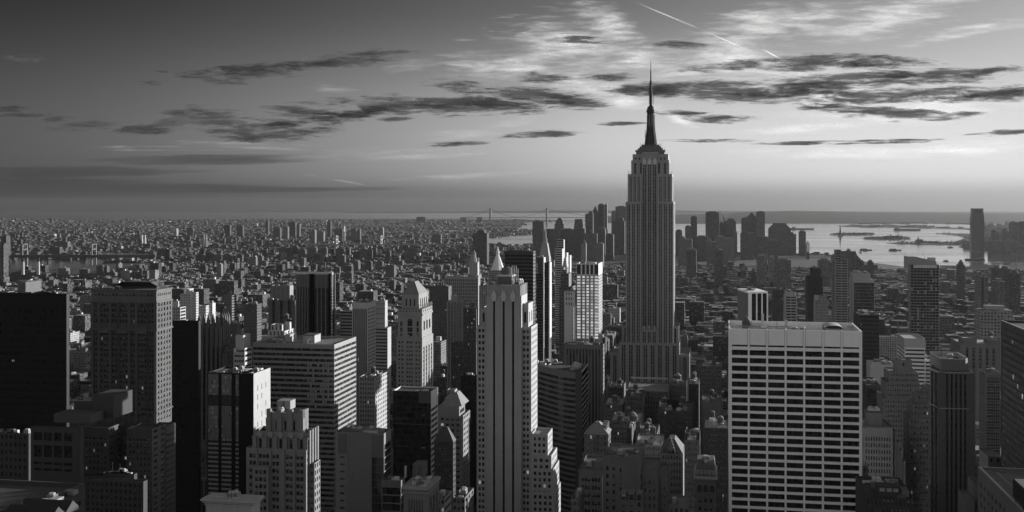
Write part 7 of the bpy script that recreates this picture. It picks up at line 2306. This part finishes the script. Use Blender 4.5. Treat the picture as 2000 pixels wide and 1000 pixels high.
boat('long dark barge pushed by a tug on the bright river, right', 'barge', 1904, 508.5, 88, -.12, .05, [(.28, .42, 7), (-.42, .2, 1.6)], 0, 'barge')
boat('small grey ferry near the right edge of the river, right of two', 'ferry', 1967, 516, 36, .1, .12, [(-.3, .3, 5)])
boat('small grey ferry below the long barge, left of two', 'ferry', 1925, 519.5, 30, .05, .12, [(-.3, .3, 4)])
boat('faint ferry between the barge and the right edge', 'ferry', 1948, 515, 42, .1, .3, [(-.35, .35, 4)])
boat('anchored ship left of centre on the bright bay', 'ship', 1691, 489.2, 70, 0, .14, [(-.4, .1, 5)], 0, 'ship')
boat('anchored ship in mid bay, above the sloping-crowned tower', 'ship', 1748, 489.4, 70, 0, .16, [(-.4, .1, 5)], 0, 'ship')
boat('small white boat near the shore of the bright bay', 'motor_boat', 1681, 493.5, 24, 2.6, .7, [(-.3, .2, 5)])
boat('small boat with a pale wake right of the sloping-crowned tower', 'motor_boat', 1847, 510.5, 26, 2.9, .1, [(-.3, .2, 3)], 260)
boat('thin tanker far out on the bay right of the statue', 'ship', 1772, 450, 260, 0, .08, [(-.45, -.3, 14)], 0, 'ship')
boat('thin ship far out on the bay left of the statue', 'ship', 1567, 448.3, 240, 0, .08, [(-.45, -.3, 14)], 0, 'ship')
boat('tiny boats by the rail terminal shore', 'motor_boat', 1856, 484, 34, .2, .1, [(-.3, .3, 3)])
# steam on the sloping-crowned tower
m, n, b = newmat('steam')
n.inp(b.inputs['Base Color'], (.9, .9, .9, 1)); b.inputs['Roughness'].default_value = 1; b.inputs['Alpha'].default_value = .5
b.inputs['Transmission Weight'].default_value = 0
mb = MB(); x, y = WX(1806.5, 1312), 1312; z0 = ZP(505, x, y)
for i in range(9):
    u = i / 8
    c_ = (x - 3.4 * u ** 1.3, y + .6 * u, z0 + 9 * u); r_ = .5 + .9 * u * (1.25 - u)
    mb.lathe(c_[0], c_[1], [(.05, c_[2] - r_), (r_ * .8, c_[2] - r_ * .5), (r_, c_[2]), (r_ * .8, c_[2] + r_ * .5), (.05, c_[2] + r_)], 8, i)
o = mb.build('steam_plume', m, None); tag(o, 'thin white steam plume drifting from the sloping-crowned tower', 'steam', kind='stuff')
# sharp: streets
rm = plain('asphalt', .045, .9, .2)
for i, xa in enumerate((-160, 125, -310, 405)):
    sheet('road', [[(xa - 9, 200), (xa + 9, 200), (xa + 9, 2900), (xa - 9, 2900)]], .01, rm)

# ================================================================== haze: one even body of air round everything
hz = bpy.data.materials.new('haze_air'); hz.use_nodes = True
hz.node_tree.nodes.clear()
n = NT(hz.node_tree)
pv = n.n('ShaderNodeVolumePrincipled')
pv.inputs['Color'].default_value = (.27, .27, .27, 1)
HAZE = 1.9e-5
pv.inputs['Density'].default_value = HAZE
pv.inputs['Anisotropy'].default_value = .42
ou = n.n('ShaderNodeOutputMaterial'); hz.node_tree.links.new(pv.outputs[0], ou.inputs['Volume'])
m = MB(); m.box(-43000, 43000, -3500, 42500, -4, 470, True)
tag(m.build('haze', hz), 'pale even haze over the whole city and harbour', 'haze', kind='stuff')

# ================================================================== clouds, far beyond the haze
def cloud_mat(name, base, transl, soft0, soft1, amt, gain, opac=1.0, rim=0.0):
    m = bpy.data.materials.new(name); m.use_nodes = True
    m.node_tree.nodes.clear()
    n = NT(m.node_tree)
    loc = n.n('ShaderNodeAttribute', attribute_name='cloc').outputs['Vector']
    nc = n.n('ShaderNodeAttribute', attribute_name='cpat').outputs['Vector']
    lx, ly, lz = n.xyz(loc)
    r = n.m('SQRT', n.m('ADD', n.m('MULTIPLY', lx, lx), n.m('MULTIPLY', lz, lz)))
    big = n.noise(nc, 1.0, 6, .6, .5)
    fine = n.noise(n.vm('MULTIPLY', nc, (2.7, 2.7, 2.7)), 1.0, 5, .62, .4)
    f = n.m('ADD', n.m('SUBTRACT', 1.0, r), n.m('ADD', n.m('MULTIPLY', n.m('SUBTRACT', big, .5), amt), n.m('MULTIPLY', n.m('SUBTRACT', fine, .5), amt * .5)))
    edge = n.ss(r, 1.5, 1.15)
    a = n.m('MULTIPLY', n.m('MULTIPLY', n.ss(f, soft0, soft1), edge), opac)
    df = n.n('ShaderNodeBsdfDiffuse'); df.inputs[0].default_value = (base, base, base, 1)
    tl = n.n('ShaderNodeBsdfTranslucent'); tl.inputs[0].default_value = (gain, gain, gain, 1)
    mx = n.n('ShaderNodeMixShader'); n.inp(mx.inputs[0], n.ss(f, soft0, soft1 + .35, min(1.0, transl + rim), transl))
    m.node_tree.links.new(df.outputs[0], mx.inputs[1]); m.node_tree.links.new(tl.outputs[0], mx.inputs[2])
    tp = n.n('ShaderNodeBsdfTransparent')
    m2 = n.n('ShaderNodeMixShader'); n.inp(m2.inputs[0], a)
    m.node_tree.links.new(tp.outputs[0], m2.inputs[1]); m.node_tree.links.new(mx.outputs[0], m2.inputs[2])
    o = n.n('ShaderNodeOutputMaterial'); m.node_tree.links.new(m2.outputs[0], o.inputs[0])
    return m
def clouds(name, label, lst, dist, mat, pat=(.016, .075), seed=0.0, thick=.25):
    V, Fc, L_, P_ = [], [], [], []
    nu, nv = 20, 10
    for i, (px, py, rx, ry, rot) in enumerate(lst):
        d = dist * (1 + .03 * math.sin(i * 2.3))
        k = d / F
        t_ = (px - 1000) / F
        c = (d * (-SA + CA * t_), d * (CA + SA * t_), H - (py - YH) * k)
        ca, sa_ = math.cos(rad(rot)), math.sin(rad(rot))
        base = len(V)
        for a in range(nv + 1):
            th_ = math.pi * a / nv
            for b in range(nu):
                ph = 2 * math.pi * b / nu
                lx, ly, lz = math.sin(th_) * math.cos(ph) * 1.5, math.sin(th_) * math.sin(ph) * 1.5, math.cos(th_) * 1.5
                sx, sz = lx * rx, lz * ry
                qx, qz = sx * ca - sz * sa_, sx * sa_ + sz * ca
                dy = ly * rx * thick
                V.append((c[0] + (CA * qx - SA * dy) * k, c[1] + (SA * qx + CA * dy) * k, max(520.0, c[2] + qz * k)))
                L_.append((lx, ly, lz))
                P_.append(((px + qx) * pat[0] + seed, (py - qz) * pat[1], seed + .15 * ly))
        for a in range(nv):
            for b in range(nu):
                Fc.append((base + a * nu + b, base + a * nu + (b + 1) % nu, base + (a + 1) * nu + (b + 1) % nu, base + (a + 1) * nu + b))
    me = bpy.data.meshes.new(name)
    me.from_pydata(V, [], Fc)
    for nm, dat in (('cloc', L_), ('cpat', P_)):
        at = me.attributes.new(nm, 'FLOAT_VECTOR', 'POINT'); at.data.foreach_set('vector', np.array(dat, dtype=np.float32).ravel())
    me.materials.append(mat)
    for p in me.polygons: p.use_smooth = True
    o = bpy.data.objects.new(name, me); COL.objects.link(o)
    tag(o, label, 'clouds', kind='stuff'); return o
DARK = [(108,234,40,7,3),(170,246,75,9,2),(290,250,75,12,6),(400,228,100,17,-3),(470,254,80,12,4),(545,262,120,14,4),
        (350,220,40,8,0),(590,218,75,16,-4),(640,232,90,12,4),(400,152,65,12,-8),(520,136,110,12,3),(690,115,110,14,3),
        (620,125,60,8,3),(840,205,190,17,-1),(980,206,110,15,-2),(760,204,70,16,3),(900,170,80,12,-6),(1010,185,90,15,-5),
        (875,281,75,4,2),(700,225,60,10,5),(770,232,40,5,3),(560,240,70,9,3),
        (1110,195,90,16,-3),(1075,152,55,11,0),(1190,152,60,8,0),(1230,178,60,10,0),(1215,241,45,4,0),(1290,175,70,14,-3),
        (1440,128,95,9,4),(1600,122,150,13,1),(1730,120,90,11,-3),(1420,180,180,18,-3),(1560,178,110,18,0),(1650,155,170,15,2),
        (1820,150,130,14,2),(1930,140,60,8,6),(1680,190,120,16,3),(1830,186,170,14,3),(1960,184,90,13,3),(1650,212,120,9,-3),
        (1760,222,110,12,-2),(1880,222,50,6,0),(1390,230,90,8,-3),(1340,222,50,6,-3),(1550,280,75,3,0),(1700,277,140,3,1),(1380,275,80,3,0),
        (1140,78,80,5,-2),(1330,88,60,6,-5),(1060,262,70,7,4),(1975,258,60,6,3),(1900,262,40,3,3),(20,213,50,5,2),(45,225,50,4,1),(290,163,30,4,0),(320,139,20,4,0),(50,115,40,8,0)]
BRIGHT = [(1120,85,170,60,-6),(1000,130,190,30,0),(1190,45,110,40,-25),(1250,110,120,36,0),(1480,55,200,50,10),(1750,30,260,45,12),
          (1900,60,170,14,10),(1500,150,420,40,0),(1750,205,320,50,0),(1560,250,170,16,2),(1700,300,330,18,0),(1900,290,200,26,3),(1150,170,160,32,-6),(1330,235,70,14,-25),(1230,200,90,22,0),(1450,110,120,40,8)]
FAINT = [(640,170,75,14,-6),(800,130,80,16,6),(920,105,80,12,0),(905,77,28,3,0),(920,260,150,14,6),(500,285,260,8,-2),(800,300,320,16,3),(900,345,200,10,3),(680,355,90,4,-10),(300,290,200,5,0),(950,160,70,8,0),(1000,240,120,12,10)]
BANK = [(40,360,330,17,0),(330,368,330,9,0),(560,371,320,4,1),(120,336,320,9,1),(420,312,260,9,1)]
clouds('clouds', 'long dark streaky clouds drawn across the middle of the sky', DARK, 62000, cloud_mat('dark_cloud', .05, .05, -.05, .95, 3.4, .6, .88, .06), pat=(.012, .085), seed=3.7)
clouds('high_clouds', 'bright wispy high cloud, strongest at upper right', BRIGHT, 74000, cloud_mat('bright_cloud', .7, .8, .15, 1.7, 2.5, .8, .5), pat=(.009, .06), seed=17.1)
clouds('faint_clouds', 'faint thin pale streaks in the clear sky at centre and left', FAINT, 73000, cloud_mat('faint_cloud', .6, .75, .25, 1.7, 2.6, .7, .2), pat=(.009, .07), seed=27.1)
clouds('cloud_bank', 'low grey bank of cloud above the left horizon', BANK, 67000, cloud_mat('bank_cloud', .15, .03, .0, .8, 1.2, .3, .6), pat=(.005, .06), seed=8.2)
clouds('contrail', 'thin bright vapour trail slanting down at upper centre right', [(1310, 33, 88, 1.0, -22.5), (1420, 80, 60, 1.1, -24), (1508, 106, 28, 1.8, -28)], 70000, cloud_mat('trail', .8, .85, .0, .9, .7, .9, .36), pat=(.03, .3), seed=5.0, thick=.03)
